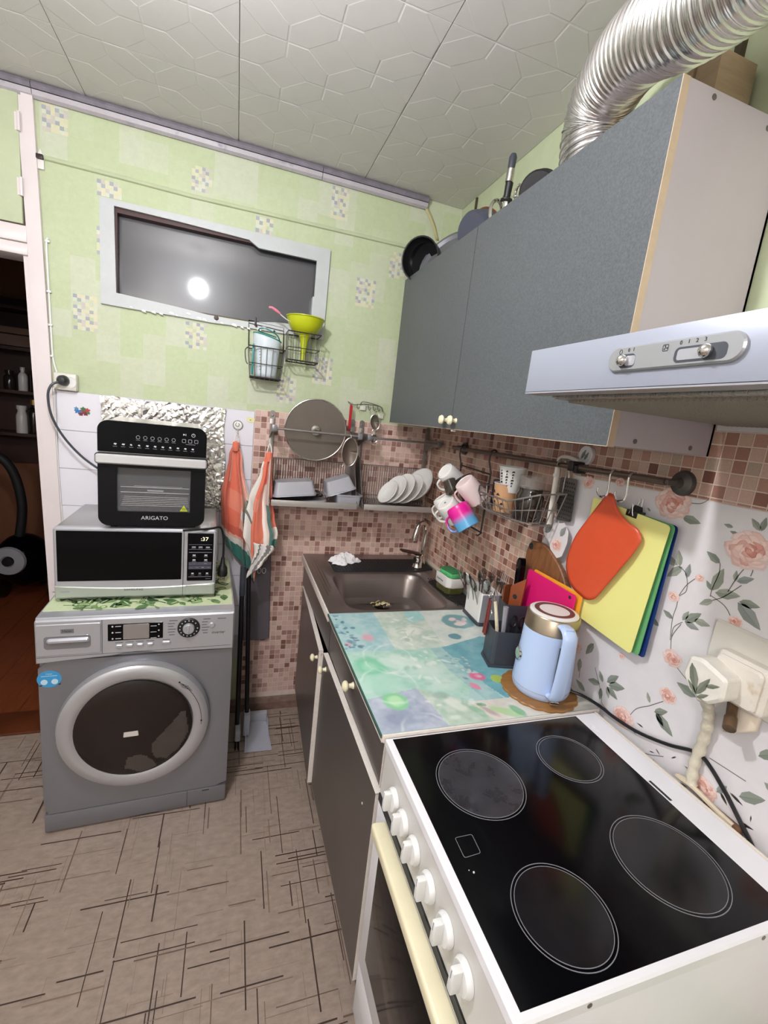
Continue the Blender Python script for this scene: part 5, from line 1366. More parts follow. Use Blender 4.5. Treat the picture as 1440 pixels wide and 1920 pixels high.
b = MB(); b.prism(roundpoly([(0.078, 0.40), (0.205, 0.405), (0.188, 0.90), (0.078, 0.90)], 0.014), 0.004, 0.018, M=WB(0, 0, 0.002), bev=0.003); b.build('panel', mat('dark_grey_sheet', S(104, 98, 106), 0.4, noise=(8, 0.12, (1, 1, 0.2))), t)
for x_ in (0.138, 0.160):
    b = MB(); b.tube([(x_ + 0.0085 * math.cos(a), 2.135 - 0.002 * math.sin(a), 0.772 + 0.0145 * math.sin(a)) for a in [2 * PI * k / 20 for k in range(20)]], 0.0018, 6, closed=True); b.build('ring', M_plastic, t)
# ------------------------------------------------------------------ base cabinets
XF = 0.362     # carcass front
M_cabdark = mat('black_brown_laminate', S(80, 73, 70), 0.34, noise=(3, 0.03))
M_carc = mat('dark_carcass', S(52, 46, 44), 0.5)
M_edgew = mat('worn_white_edge', S(226, 218, 210), 0.45, noise=(60, 0.06), spots=(40, 0.66, S(150, 130, 110)))
def knob(x, y, z, m, parent, dirv=(-1, 0, 0), s=1.0, name='knob'):
    F = T(x, y, z) @ axis_to(dirv)
    b = MB(); b.lathe([(0, 0), (0.009 * s, 0), (0.006 * s, 0.006 * s), (0.0055 * s, 0.012 * s), (0.013 * s, 0.017 * s), (0.014 * s, 0.021 * s), (0.011 * s, 0.026 * s), (0.005 * s, 0.029 * s), (0, 0.0295 * s)], 18, M=F)
    return b.build(name, m, parent)
def door_slab(parent, hx, hy, ex, ey, z0, z1, th, name='door'):
    """slab from hinge (hx,hy) to free end (ex,ey); pale banded edges"""
    d = Vector((ex - hx, ey - hy, 0)); L = d.length
    F = FR((hx, hy, z0), d, (0, 0, 1))
    b = MB(); b.box(0.001, L - 0.001, 0.001, z1 - z0 - 0.001, -th / 2, th / 2, M=F); o = b.build(name, M_cabdark, parent)
    b = MB(); b.box(0, L, z1 - z0 - 0.0015, z1 - z0, -th / 2, th / 2, M=F); b.box(0, L, 0, 0.0015, -th / 2, th / 2, M=F)
    b.box(0, 0.0012, 0, z1 - z0, -th / 2, th / 2, M=F); b.box(L - 0.0012, L, 0, z1 - z0, -th / 2, th / 2, M=F)
    b.build('edge_banding', M_edgew, o)
    return o, F, L
# sink cabinet
sc_ = thing('sink_cabinet', 'dark base cabinet under the sink with its door ajar', 'cabinet', (0.66, 1.80, 0))
b = MB(); b.box(XF, 0.95, 1.455, 1.471, 0.09, 0.82); b.box(XF, 0.95, 2.118, 2.134, 0.09, 0.82); b.box(XF, 0.95, 1.455, 2.134, 0.09, 0.106); b.box(0.935, 0.95, 1.455, 2.134, 0.09, 0.82); b.build('carcass', M_carc, sc_)
b = MB(); b.box(0.352, 0.368, 1.455, 2.134, 0.705, 0.822); b.build('apron', M_cabdark, sc_)
b = MB(); b.box(0.40, 0.42, 1.455, 2.134, 0.0, 0.09); b.build('plinth', M_carc, sc_)
o, F, L = door_slab(sc_, 0.360, 2.118, 0.333, 1.485, 0.13, 0.695, 0.017)
knob(0.328, 1.512, 0.655, M_yplastic, o)
# drawer cabinet
dc = thing('drawer_cabinet', 'dark base cabinet with one drawer and one door beside the stove', 'cabinet', (0.66, 1.13, 0))
b = MB(); b.box(XF, 0.95, 0.825, 0.841, 0.09, 0.838); b.box(XF, 0.95, 1.435, 1.451, 0.09, 0.838); b.box(XF, 0.95, 0.825, 1.451, 0.09, 0.106); b.box(0.935, 0.95, 0.825, 1.451, 0.09, 0.838); b.build('carcass', M_carc, dc)
b = MB(); b.box(0.40, 0.42, 0.825, 1.451, 0.0, 0.09); b.build('plinth', M_carc, dc)
b = MB(); b.box(0.352, 0.366, 0.83, 1.446, 0.712, 0.834, bev=0.001); dw = b.build('drawer', M_cabdark, dc)
knob(0.352, 1.112, 0.792, M_yplastic, dw, s=1.15)
b = MB(); b.box(0.3515, 0.3665, 0.826, 0.830, 0.712, 0.834); b.build('edge_banding', M_edgew, dw)
o, F, L = door_slab(dc, 0.351, 0.822, 0.345, 1.462, 0.14, 0.700, 0.017)
knob(0.336, 1.398, 0.672, M_yplastic, o)
b = MB(); b.lathe([(0, 0.0012), (0.003, 0.001), (0.003, 0)], 8, M=T(0.3415, 0.90, 0.60) @ axis_to((-1, 0, 0))); b.build('screw_cap', M_plastic, o)

# ------------------------------------------------------------------ worktop with printed covering
wt = thing('worktop', 'worktop with a teal printed food collage beside the stove', 'worktop', (0.655, 1.13, 0.838))
b = MB(); b.box(0.344, 0.955, 0.824, 1.452, 0.838, 0.8535); b.build('slab', M_cabside, wt)
b = MB(); b.box(0.3405, 0.3445, 0.822, 1.456, 0.836, 0.8552, bev=0.0008); b.box(0.344, 0.955, 0.8195, 0.824, 0.836, 0.8556, bev=0.0008); b.build('edge_trim', M_edgew, wt)
b = MB(); b.box(0.3375, 0.3408, 0.822, 1.456, 0.848, 0.8558); b.build('film_edge', mat('greenish_glass_edge', S(70, 100, 90), 0.2), wt)
M_coll = mat('collage_film', None, 0.22, coat=0.2)
b = MB(); b.box(0.341, 0.955, 0.8245, 1.456, 0.8534, 0.8555, S(164, 206, 202)); b.build('collage_film', M_coll, wt)
# flat printed collage: one fine sheet whose colours follow soft-edged painted shapes
rnd = random.Random(14)
POLYS = [([(0.30, 1.47), (0.508, 1.47), (0.498, 1.177), (0.30, 1.186)], S(188, 214, 214), S(150, 196, 200)),
    ([(0.508, 1.47), (0.692, 1.47), (0.671, 1.187), (0.498, 1.177)], S(216, 226, 214), S(182, 204, 190)),
    ([(0.611, 1.362), (0.681, 1.378), (0.70, 1.47), (0.629, 1.47)], S(150, 208, 208), S(176, 216, 212)),
    ([(0.69, 1.47), (0.97, 1.47), (0.97, 1.30), (0.855, 1.24), (0.739, 1.204), (0.671, 1.187)], S(224, 228, 220), S(200, 216, 210)),
    ([(0.30, 1.19), (0.647, 1.178), (0.70, 1.06), (0.61, 0.916), (0.487, 0.982), (0.30, 0.945)], S(190, 220, 208), S(160, 206, 188)),
    ([(0.647, 1.178), (0.83, 1.24), (0.97, 1.16), (0.97, 0.93), (0.86, 0.92), (0.718, 0.905), (0.66, 1.05)], S(128, 182, 190), S(104, 164, 176)),
    ([(0.615, 1.178), (0.655, 1.182), (0.675, 1.06), (0.71, 0.905), (0.655, 0.904), (0.62, 1.05)], S(178, 208, 206), S(140, 186, 188)),
    ([(0.30, 0.945), (0.487, 0.982), (0.515, 0.80), (0.30, 0.80)], S(190, 198, 212), S(156, 168, 188)),
    ([(0.487, 0.982), (0.606, 0.908), (0.645, 0.80), (0.515, 0.80)], S(204, 218, 206), S(168, 194, 174)),
    ([(0.606, 0.905), (0.726, 0.906), (0.86, 0.92), (0.97, 0.93), (0.97, 0.80), (0.645, 0.80)], S(226, 218, 210), S(206, 204, 194))]
# (cx, cy, rx, ry, rotation, softness, opacity, colour)
BLOBS = [(0.434, 1.272, 0.026, 0.034, 0, 0.5, 0.8, S(220, 164, 176)), (0.358, 1.232, 0.014, 0.016, 0, 0.5, 0.8, S(220, 160, 178)), (0.41, 1.33, 0.03, 0.04, 0, 0.4, 0.5, S(160, 208, 204)),
    (0.806, 1.358, 0.068, 0.060, 0.2, 0.12, 0.95, S(112, 160, 166)), (0.79, 1.375, 0.022, 0.013, 0.5, 0.3, 0.9, S(234, 208, 208)), (0.815, 1.352, 0.024, 0.014, -0.6, 0.3, 0.9, S(228, 200, 202)), (0.80, 1.335, 0.024, 0.016, 0.2, 0.3, 0.9, S(238, 222, 218)), (0.836, 1.372, 0.018, 0.012, 1, 0.3, 0.8, S(214, 196, 198)),
    (0.738, 1.248, 0.024, 0.022, 0, 0.15, 0.95, S(98, 152, 164)), (0.395, 1.105, 0.056, 0.058, 0, 0.35, 0.85, S(128, 204, 168)), (0.39, 1.10, 0.03, 0.03, 0, 0.6, 0.6, S(176, 226, 198)),
    (0.405, 1.02, 0.064, 0.052, 0, 0.4, 0.7, S(176, 220, 200)), (0.46, 1.11, 0.05, 0.028, -0.7, 0.3, 0.75, S(206, 230, 216)), (0.50, 1.12, 0.06, 0.035, -0.7, 0.4, 0.6, S(222, 236, 224)),
    (0.56, 1.07, 0.07, 0.06, 0.4, 0.7, 0.6, S(220, 232, 224)), (0.57, 0.99, 0.06, 0.05, 0, 0.7, 0.6, S(214, 230, 220)), (0.412, 0.937, 0.034, 0.038, 0.2, 0.12, 0.9, S(140, 208, 156)), (0.412, 0.937, 0.024, 0.027, 0.2, 0.4, 0.8, S(190, 232, 184)),
    (0.39, 0.87, 0.05, 0.045, 0, 0.7, 0.7, S(140, 150, 172)), (0.69, 1.012, 0.024, 0.026, 0.4, 0.25, 0.95, S(220, 110, 150)), (0.692, 1.012, 0.012, 0.014, 0, 0.6, 0.7, S(236, 170, 192)), (0.659, 0.968, 0.012, 0.020, 0.3, 0.3, 0.9, S(222, 140, 164)),
    (0.565, 0.90, 0.022, 0.042, 0.5, 0.4, 0.7, S(226, 232, 222)), (0.61, 0.865, 0.014, 0.032, 0.5, 0.3, 0.7, S(140, 186, 150)), (0.54, 0.94, 0.03, 0.02, 0, 0.5, 0.7, S(150, 178, 164)), (0.685, 0.852, 0.05, 0.018, -0.5, 0.25, 0.85, S(172, 208, 150)), (0.718, 0.850, 0.014, 0.03, 0.4, 0.3, 0.85, S(112, 172, 122)), (0.632, 0.888, 0.018, 0.008, -0.4, 0.3, 0.9, S(104, 162, 122)), (0.64, 0.86, 0.012, 0.035, 0.6, 0.5, 0.8, S(176, 156, 158)),
    (0.60, 1.30, 0.05, 0.035, 0.3, 0.7, 0.7, S(236, 240, 228)), (0.57, 1.25, 0.03, 0.012, 0.9, 0.4, 0.6, S(164, 186, 172)), (0.63, 1.25, 0.03, 0.01, -0.6, 0.4, 0.6, S(238, 242, 232))]
for k in range(34): BLOBS.append((rnd.uniform(0.345, 0.40), rnd.uniform(1.19, 1.44), rnd.uniform(0.004, 0.012), rnd.uniform(0.004, 0.012), 0, 0.4, 0.75, rnd.choice([S(92, 130, 148), S(126, 164, 176), S(80, 116, 136)])))
for k in range(36): BLOBS.append((rnd.uniform(0.645, 0.70), rnd.uniform(1.0, 1.13), rnd.uniform(0.003, 0.010), rnd.uniform(0.003, 0.012), 0, 0.4, 0.7, rnd.choice([S(186, 206, 200), S(124, 156, 162), S(206, 220, 214)])))
for k in range(40): BLOBS.append((rnd.uniform(0.49, 0.64), rnd.uniform(0.83, 1.17), rnd.uniform(0.006, 0.022), rnd.uniform(0.004, 0.012), rnd.uniform(0, 3), 0.5, 0.55, rnd.choice([S(228, 236, 228), S(160, 194, 178), S(236, 240, 234), S(176, 206, 192)])))
for k in range(24): BLOBS.append((rnd.uniform(0.53, 0.67), rnd.uniform(1.2, 1.40), rnd.uniform(0.01, 0.03), rnd.uniform(0.003, 0.007), rnd.uniform(0, 3), 0.4, 0.6, rnd.choice([S(238, 242, 232), S(176, 200, 184), S(226, 234, 220)])))
ARCS = [(0.46, 1.14, 0.075), (0.44, 1.12, 0.055), (0.50, 1.13, 0.085), (0.42, 1.01, 0.075), (0.452, 0.815, 0.062)]
def collage(x, y):
    c = S(176, 208, 206)
    wx = x + 0.006 * (vnoise(x * 60, y * 60, 1) - 0.5); wy = y + 0.006 * (vnoise(x * 60, y * 60, 2) - 0.5)
    for P, c1, c2 in POLYS:
        if inpoly(P, x, y):
            t_ = vnoise(x * 28, y * 28, 3) * 0.55 + vnoise(x * 75, y * 75, 4) * 0.45; t_ = max(0, min(1, (t_ - 0.5) * 1.9 + 0.5)); k_ = vnoise(x * 150, y * 150, 7)
            t_ = t_ * 0.8 + k_ * 0.2
            c = tuple(p * (1 - t_) + q * t_ for p, q in zip(c1, c2))
    for (cx, cy, rx, ry, ro_, so, op, bc) in BLOBS:
        dx, dy = wx - cx, wy - cy
        if abs(dx) > rx + ry or abs(dy) > rx + ry: continue
        if ro_: dx, dy = dx * math.cos(ro_) + dy * math.sin(ro_), -dx * math.sin(ro_) + dy * math.cos(ro_)
        d = math.sqrt((dx / rx) ** 2 + (dy / ry) ** 2)
        if d < 1:
            a = min(1, (1 - d) / so) * op; c = tuple(p * (1 - a) + q * a for p, q in zip(c, bc))
    for (cx, cy, r_) in ARCS:
        d = abs(math.hypot(wx - cx, (wy - cy) * 0.92) - r_)
        if d < 0.006 and x < 0.56 and (y < 1.13 or r_ > 0.06): a = (1 - d / 0.006) * 0.45 * (0.5 + 0.5 * math.sin(3 * math.atan2(y - cy, x - cx) + r_ * 90)); c = tuple(p * (1 - a) + q * a for p, q in zip(c, S(228, 240, 234)))
    return c
b = MB()
b.sheet(lambda u, v: Vector((0.3415 + 0.613 * u, 0.825 + 0.6305 * v, 0.85565)), 190, 190, colfn=lambda u, v: collage(0.3415 + 0.613 * u, 0.825 + 0.6305 * v), smooth=False)
b.build('collage_print', M_coll, wt, recalc=False)

# ------------------------------------------------------------------ sink top
sk = thing('sink', 'stainless steel sink top with square basin in the corner', 'sink', (0.655, 1.80, 0.82))
ZS = 0.8545
x0_, x1_, y0_, y1_ = 0.3445, 0.968, 1.4575, 2.155
bx0, bx1, by0, by1 = 0.420, 0.848, 1.475, 1.868
b = MB()
outer = rrect(x1_ - x0_, y1_ - y0_, 0.008, 7, (x0_ + x1_) / 2, (y0_ + y1_) / 2)
hole = rrect(bx1 - bx0, by1 - by0, 0.075, 7, (bx0 + bx1) / 2, (by0 + by1) / 2)
lip = rrect(bx1 - bx0 - 0.012, by1 - by0 - 0.012, 0.070, 7, (bx0 + bx1) / 2, (by0 + by1) / 2)
wal = rrect(bx1 - bx0 - 0.03, by1 - by0 - 0.03, 0.065, 7, (bx0 + bx1) / 2, (by0 + by1) / 2)
wal2 = rrect(bx1 - bx0 - 0.06, by1 - by0 - 0.06, 0.06, 7, (bx0 + bx1) / 2, (by0 + by1) / 2)
flo = rrect(bx1 - bx0 - 0.11, by1 - by0 - 0.11, 0.05, 7, (bx0 + bx1) / 2, (by0 + by1) / 2)
dcx, dcy = 0.662, 1.795
drn = [(dcx + 0.045 * math.cos(a), dcy + 0.045 * math.sin(a)) for a in [math.atan2(p[1] - (by0 + by1) / 2, p[0] - (bx0 + bx1) / 2) for p in flo]]
n = len(outer)
L = [(outer, ZS - 0.03), (outer, ZS), (hole, ZS), (lip, ZS - 0.004), (wal, ZS - 0.03), (wal2, ZS - 0.105), (flo, ZS - 0.124), (drn, ZS - 0.128), (drn, ZS - 0.14)]
V = []; Fc = []
for poly, z in L: V += [(p[0], p[1], z) for p in poly]
for r in range(len(L) - 1):
    for i in range(n):
        j = (i + 1) % n; Fc.append((r * n + i, r * n + j, (r + 1) * n + j, (r + 1) * n + i))
b.add(V, Fc, (1, 1, 1), None, True); b.build('bowl', M_sink, sk, solid=0.001)
b = MB()
for k in range(3): b.tube([(0.372 + k * 0.013, 2.06, ZS + 0.0003), (0.372 + k * 0.013, 1.62 + 0.04 * k, ZS + 0.0003)], 0.0022, 6)
b.build('drainer_ribs', M_sink, sk)
b = MB(); b.box(0.340, 0.3443, 1.4575, 2.155, 0.823, 0.8552, bev=0.001); b.build('front_edge', M_edgew, sk)
b = MB(); b.lathe([(0.046, 0.004), (0.04, 0.003), (0.036, 0), (0.0, -0.004)], 28, M=T(dcx, dcy, ZS - 0.129)); dr_ = b.build('drain', M_chrome, sk)
b = MB(); rnd = random.Random(6)
for k in range(22):
    a = rnd.uniform(0, 2 * PI); r_ = rnd.uniform(0.005, 0.05); p = Vector((dcx - 0.012 + r_ * math.cos(a), dcy + r_ * 0.7 * math.sin(a), ZS - 0.120)); q = p + Vector((rnd.uniform(-.03, .03), rnd.uniform(-.02, .02), rnd.uniform(0, .006)))
    b.tube([p, (p + q) / 2 + Vector((0, 0, 0.004)), q], 0.0025, 5, rnd.choice([S(226, 214, 170), S(240, 232, 200), S(90, 70, 50), S(200, 180, 120)]))
b.build('food_scraps', M_col, None, 'pale vegetable peel scraps lying over the sink drain', 'scraps', kind='stuff')
# mats on the sink edge
def perf_mat(label, poly, nx_, ny_):
    b = MB(); b.prism(roundpoly(poly, 0.012), ZS + 0.0006, ZS + 0.0045, bev=0.001)
    xs = [p[0] for p in poly]; ys = [p[1] for p in poly]
    for i in range(nx_):
        for j in range(ny_):
            x_ = min(xs) + 0.008 + (max(xs) - min(xs) - 0.016) * (i + 0.5) / nx_; y_ = min(ys) + 0.008 + (max(ys) - min(ys) - 0.016) * (j + 0.5) / ny_
            b.prism(circ(0.0032, 6, x_, y_), ZS + 0.004, ZS + 0.0062)
    return b.build('drain_mat', M_rubber, None, label, 'mat')
perf_mat('black studded rubber mat lying behind the sink basin', [(0.452, 1.885), (0.86, 1.885), (0.955, 1.92), (0.955, 2.075), (0.452, 2.06)], 34, 12)
perf_mat('black studded rubber mat under the soap dispenser', [(0.856, 1.76), (0.962, 1.80), (0.962, 1.475), (0.893, 1.48), (0.858, 1.56)], 7, 22)
# crumpled wipe
b = MB(); rnd = random.Random(12)
CRW = [(rnd.uniform(8, 26), rnd.uniform(8, 26), rnd.uniform(0, 6)) for k in range(6)]
def wipe(u, v):
    a = 2 * PI * u; r_ = v * (0.052 + 0.016 * math.sin(3 * a + 1) + 0.010 * math.sin(7 * a))
    h_ = 0.034 * (1 - v ** 1.6) + 0.006 + 0.007 * sum(math.sin(p * v * math.cos(a) + q * v * math.sin(a) + s_) for p, q, s_ in CRW) * 0.5
    return Vector((0.515 + 1.25 * r_ * math.cos(a), 2.005 + 0.75 * r_ * math.sin(a), ZS + 0.006 + max(0.0, h_ * (1 if v < 0.97 else 0.3))))
b.sheet(wipe, 40, 18); b.build('crumpled_wipe', mat('white_tissue', S(238, 236, 236), 0.8), None, 'crumpled white wet wipe lying on the black mat', 'wipe')
# tap
t = thing('tap', 'chrome swan-neck mixer tap behind the sink basin', 'tap', (0.90, 1.965, ZS))
b = MB(); b.lathe([(0, 0), (0.026, 0), (0.026, 0.006), (0.023, 0.01), (0.0225, 0.045), (0.024, 0.05), (0.0215, 0.066), (0, 0.068)], 24, M=T(0.882, 1.955, ZS)); b.build('body', M_chrome, t)
b = MB(); b.box(-0.105, 0.012, -0.017, 0.017, 0, 0.012, M=T(0.882, 1.955, ZS + 0.066) @ RZ(0.15) @ RY(math.radians(12)), bev=0.004); b.build('lever', mat('brown_tinted_chrome', S(96, 74, 64), 0.25, 0.7), t)
b = MB()
sp = [(0.918, 1.985, ZS + 0.02), (0.918, 1.985, ZS + 0.08), (0.921, 1.985, ZS + 0.16), (0.915, 1.982, ZS + 0.205), (0.895, 1.972, ZS + 0.224), (0.868, 1.960, ZS + 0.212), (0.852, 1.952, ZS + 0.175), (0.848, 1.95, ZS + 0.150)]
b.tube(spline(sp, 7), 0.0122, 14); b.build('spout', M_chrome, t)
b = MB(); b.lathe([(0, 0), (0.018, 0), (0.018, 0.02), (0.0145, 0.024), (0.0145, 0.05), (0, 0.05)], 20, M=T(0.918, 1.985, ZS)); b.build('spout_collar', M_chrome, t)
b = MB(); b.lathe([(0, 0), (0.0135, 0), (0.0135, 0.016), (0, 0.016)], 16, M=T(0.848, 1.95, ZS + 0.14)); b.build('aerator', M_steel, t)

# soap dispenser with sponge
SPX, SPY, SPZ = 0.912, 1.655, ZS + 0.006
t = thing('soap_dispenser', 'white soap pump dispenser tray with greenish soap reservoir by the sink', 'soap dispenser', (SPX, SPY, SPZ), math.radians(4))
b = MB(); b.prism(rrect(0.090, 0.118, 0.026, 6), 0.0, 0.036, bev=0.003, smooth=True); b.build('reservoir', mat('olive_soap', S(84, 84, 44), 0.12, alpha=0.9, coat=0.3), t, local=True)
b = MB()
R1 = rrect(0.098, 0.126, 0.028, 6); R2 = rrect(0.092, 0.120, 0.026, 6); n = len(R1)
def wv(p, z): return z + 0.006 * math.cos(2 * math.atan2(p[1], p[0]))
L = [(rrect(0.092, 0.12, 0.026, 6), 0.026, 0), (R1, 0.030, 0), (R1, 0.072, 1), (R2, 0.073, 1), (R2, 0.055, 0)]
V = []; Fc = []
for poly, z, f in L: V += [(p[0], p[1], wv(p, z) if f else z) for p in poly]
for r in range(len(L) - 1):
    for i in range(n):
        j = (i + 1) % n; Fc.append((r * n + i, r * n + j, (r + 1) * n + j, (r + 1) * n + i))
Fc.append(tuple(range(4 * n, 5 * n))); Fc.append(tuple(range(n)))
b.add(V, Fc, (1, 1, 1), None, True); b.build('collar', M_ceramic, t, local=True)
b = MB(); b.prism(rrect(0.088, 0.116, 0.024, 6), 0.052, 0.060); b.build('press_plate', M_grey, t, local=True)
text('Soap Pump', 0.0115, FR((-0.0493, 0.004, 0.048), (0, -1, 0), (0, 0, 1)), M_lettering, t, local=True)
t = thing('sponge', 'green sponge lying in the white soap dispenser', 'sponge', (SPX, SPY, SPZ + 0.061))
MM = T(SPX - 0.002, SPY - 0.0, SPZ + 0.061) @ RZ(0.2)
b = MB(); b.box(-0.028, 0.028, -0.044, 0.044, 0, 0.024, M=MM, bev=0.005); b.build('foam', mat('sponge_green', S(96, 190, 120), 0.9, bump=(180, 0.5, 0.003)), t)
b = MB(); b.box(-0.028, 0.028, -0.044, 0.044, 0.024, 0.031, M=MM, bev=0.003); b.build('scour_pad', mat('scour_green', S(58, 128, 80), 0.95, bump=(300, 0.6, 0.003)), t)

# ------------------------------------------------------------------ cutlery caddy
ZC = 0.8565
t = thing('cutlery_caddy', 'white cutlery caddy with grey base beside the sink', 'caddy', (0.905, 1.375, ZC))
def open_box(bb, w_, d_, h_, th, M, r=0.006, z0=0.0):
    o1 = rrect(w_, d_, r, 3); i1 = rrect(w_ - 2 * th, d_ - 2 * th, max(0.001, r - th * 0.5), 3); n = len(o1)
    L = [(o1, z0), (o1, h_), (i1, h_), (i1, z0 + th)]
    V = []; Fc = []
    for poly, z in L: V += [(p[0], p[1], z) for p in poly]
    for r_ in range(3):
        for i in range(n):
            j = (i + 1) % n; Fc.append((r_ * n + i, r_ * n + j, (r_ + 1) * n + j, (r_ + 1) * n + i))
    Fc.append(tuple(range(n))[::-1]); Fc.append(tuple(range(3 * n, 4 * n)))
    bb.add(V, Fc, (1, 1, 1), M, False)
MCC = T(0.905, 1.375, ZC) @ RZ(math.radians(-4))
b = MB(); open_box(b, 0.075, 0.128, 0.122, 0.0022, MCC, 0.008, 0.012); b.build('tub', M_ceramic, t)
b = MB(); b.prism(rrect(0.086, 0.138, 0.01), 0, 0.012, M=MCC, bev=0.002); b.build('base', M_dgrey, t)
b = MB(); b.box(-0.036, 0.036, -0.0658, -0.0642, 0.014, 0.118, M=MCC); b.build('end_panel', M_grey, t, label='grey translucent end panel')
M_cut = mat('cutlery_steel', S(176, 172, 170), 0.16, 1.0)
def spoon(x, y, az, tilt, label, L_=0.17, nm='spoon', kind='spoon'):
    M_ = T(x, y, ZC + 0.014) @ RZ(az) @ RX(tilt) 
    t = thing(nm, label, nm, M_ @ Vector((0, 0, 0)), 0, 'cutlery standing in the white caddy')
    b = MB(); hl = L_ - (0.05 if kind == 'spoon' else 0.06)
    b.tube([(0, 0, 0), (0, 0.002, hl * 0.5), (0, 0, hl)], [0.005, 0.003, 0.0028], 6, M=M_)
    b.build('handle', M_cut, t)
    b = MB()
    if kind == 'spoon':
        b.sheet(lambda u, v: M_ @ Vector((0.0185 * v * math.cos(2 * PI * u), 0.006 * (1 - v * v), hl + 0.026 + 0.028 * v * math.sin(2 * PI * u))), 18, 5); b.build('bowl', M_cut, t, solid=0.0012)
    else:
        b.prism(roundpoly([(-0.004, hl - 0.002), (0.004, hl - 0.002), (0.0115, hl + 0.016), (0.0115, hl + 0.024), (-0.0115, hl + 0.024), (-0.0115, hl + 0.016)], 0.004), -0.0008, 0.0008, M=M_ @ FR((0, 0, 0), (1, 0, 0), (0, 0, 1)))
        for k in range(4): b.tube([(-0.0098 + k * 0.0065, 0, hl + 0.022), (-0.0098 + k * 0.0065, 0.003, hl + 0.058)], [0.0016, 0.001], 5, M=M_)
        b.build('tines', M_cut, t)
rnd = random.Random(17)
sp_l = [('steel spoon at the far end of the white caddy, bowl tilted to the sink', 0.890, 1.425, 1.9, -0.35, 'spoon'), ('steel spoon leaning out of the caddy over the black mat', 0.90, 1.43, 1.2, -0.45, 'spoon'),
        ('upright steel spoon against the mosaic behind the caddy', 0.93, 1.415, 0.3, -0.1, 'spoon'), ('steel fork upright at the middle of the caddy', 0.925, 1.385, -1.2, -0.12, 'fork'), ('steel fork close behind the upright fork, nearer the stove', 0.93, 1.36, -1.35, -0.18, 'fork'),
        ('steel spoon facing the room at the front edge of the caddy', 0.885, 1.375, -1.7, 0.28, 'spoon'), ('short steel spoon low at the front of the caddy', 0.885, 1.345, -1.5, 0.34, 'spoon'), ('round steel soup spoon at the near end of the caddy', 0.905, 1.33, -1.2, 0.22, 'spoon'),
        ('steel fork leaning from the near end of the caddy to the wall', 0.93, 1.32, -1.0, -0.2, 'fork'), ('steel spoon in the centre of the caddy with bowl up', 0.91, 1.40, -1.6, 0.1, 'spoon')]
for lb, x_, y_, az, ti, kd in sp_l: spoon(x_, y_, az, ti, lb, 0.185 if kd == 'fork' else 0.165, kd, kd)

# dark utensil holder: low front box and tall back
t = thing('utensil_holder', 'dark grey stepped utensil holder behind the kettle', 'holder', (0.83, 1.11, ZC))
MUH = T(0.812, 1.085, ZC) @ RZ(math.radians(-14))
b = MB(); open_box(b, 0.095, 0.085, 0.112, 0.0025, MUH, 0.012, 0.004); b.build('front_cup', M_dgrey, t)
b = MB(); open_box(b, 0.095, 0.075, 0.165, 0.0025, MUH @ T(0.055, 0.082, 0), 0.01, 0.004); b.build('rear_slot', M_dgrey, t)
b = MB(); b.prism([(-0.053, -0.048), (0.053, -0.048), (0.108, 0.042), (0.108, 0.124), (0.002, 0.124), (-0.053, 0.03)], 0, 0.006, M=MUH, bev=0.001); b.build('base_tray', M_dgrey, t)
# things in the holder
def inh(x, y, z): return MUH @ Vector((x, y, z))
t = thing('peeler', 'white-handled peeler standing in the dark utensil holder', 'peeler', inh(-0.02, 0.0, 0.02))
b = MB(); b.tube([inh(-0.020, 0.005, 0.02), inh(-0.024, 0.006, 0.10), inh(-0.034, 0.012, 0.155), inh(-0.04, 0.016, 0.185)], [0.006, 0.006, 0.0055, 0.005], 8); b.build('handle', M_yplastic, t)
b = MB(); b.tube([inh(-0.04, 0.016, 0.183), inh(-0.046, 0.02, 0.205), inh(-0.044, 0.021, 0.225), inh(-0.036, 0.019, 0.205)], 0.0025, 6); b.build('blade', M_cut, t)
t = thing('kitchen_knife', 'small grey-handled knife standing beside the white peeler', 'knife', inh(0.0, 0.0, 0.02))
b = MB(); b.tube([inh(-0.004, 0.0, 0.07), inh(-0.008, 0.004, 0.175)], [0.007, 0.0085], 8); b.build('handle', M_grey, t)
b = MB(); b.prism([(-0.008, 0), (0.006, 0), (0.002, -0.06), (-0.006, -0.05)], -0.0006, 0.0006, M=MUH @ FR((-0.004, 0.0, 0.07), (1, 0, 0), (0, 0, 1))); b.build('blade', M_cut, t)
t = thing('scissors', 'black-handled scissors standing in the utensil holder with open rings up', 'scissors', inh(0.02, 0.0, 0.0))
for s_, dx in ((1, 0.0), (-1, 0.022)):
    b = MB(); F = MUH @ T(0.018 + dx, -0.012 + 0.005 * s_, 0.135) @ RZ(0.3)
    b.tube([F @ Vector((0.011 * math.cos(a), 0, 0.018 * math.sin(a))) for a in [2 * PI * k / 16 for k in range(16)]], 0.0042, 6, closed=True); b.tube([F @ Vector((0, 0, -0.018)), F @ Vector((-dx * 0.4, 0, -0.06))], 0.0055, 6); b.build('finger_ring', M_black, t)
b = MB(); b.tube([inh(0.026, -0.01, 0.08), inh(0.024, -0.008, 0.01)], 0.004, 6); b.build('blade', M_cut, t)
t = thing('corkscrew', 'brown-handled steel ring tool hung on the left side of the utensil holder', 'utensil', inh(-0.05, 0.04, 0.02))
b = MB(); b.tube([(inh(-0.052, 0.03, 0.20) + Vector((0.0, 0.010 * math.cos(a), 0.012 * math.sin(a)))) for a in [2 * PI * k / 18 for k in range(18)]], 0.0016, 6, closed=True)
b.tube([(inh(-0.05, 0.018, 0.145) + Vector((0.0, 0.010 * math.cos(a), 0.012 * math.sin(a)))) for a in [2 * PI * k / 18 for k in range(18)]], 0.0016, 6, closed=True); b.build('rings', M_cut, t)
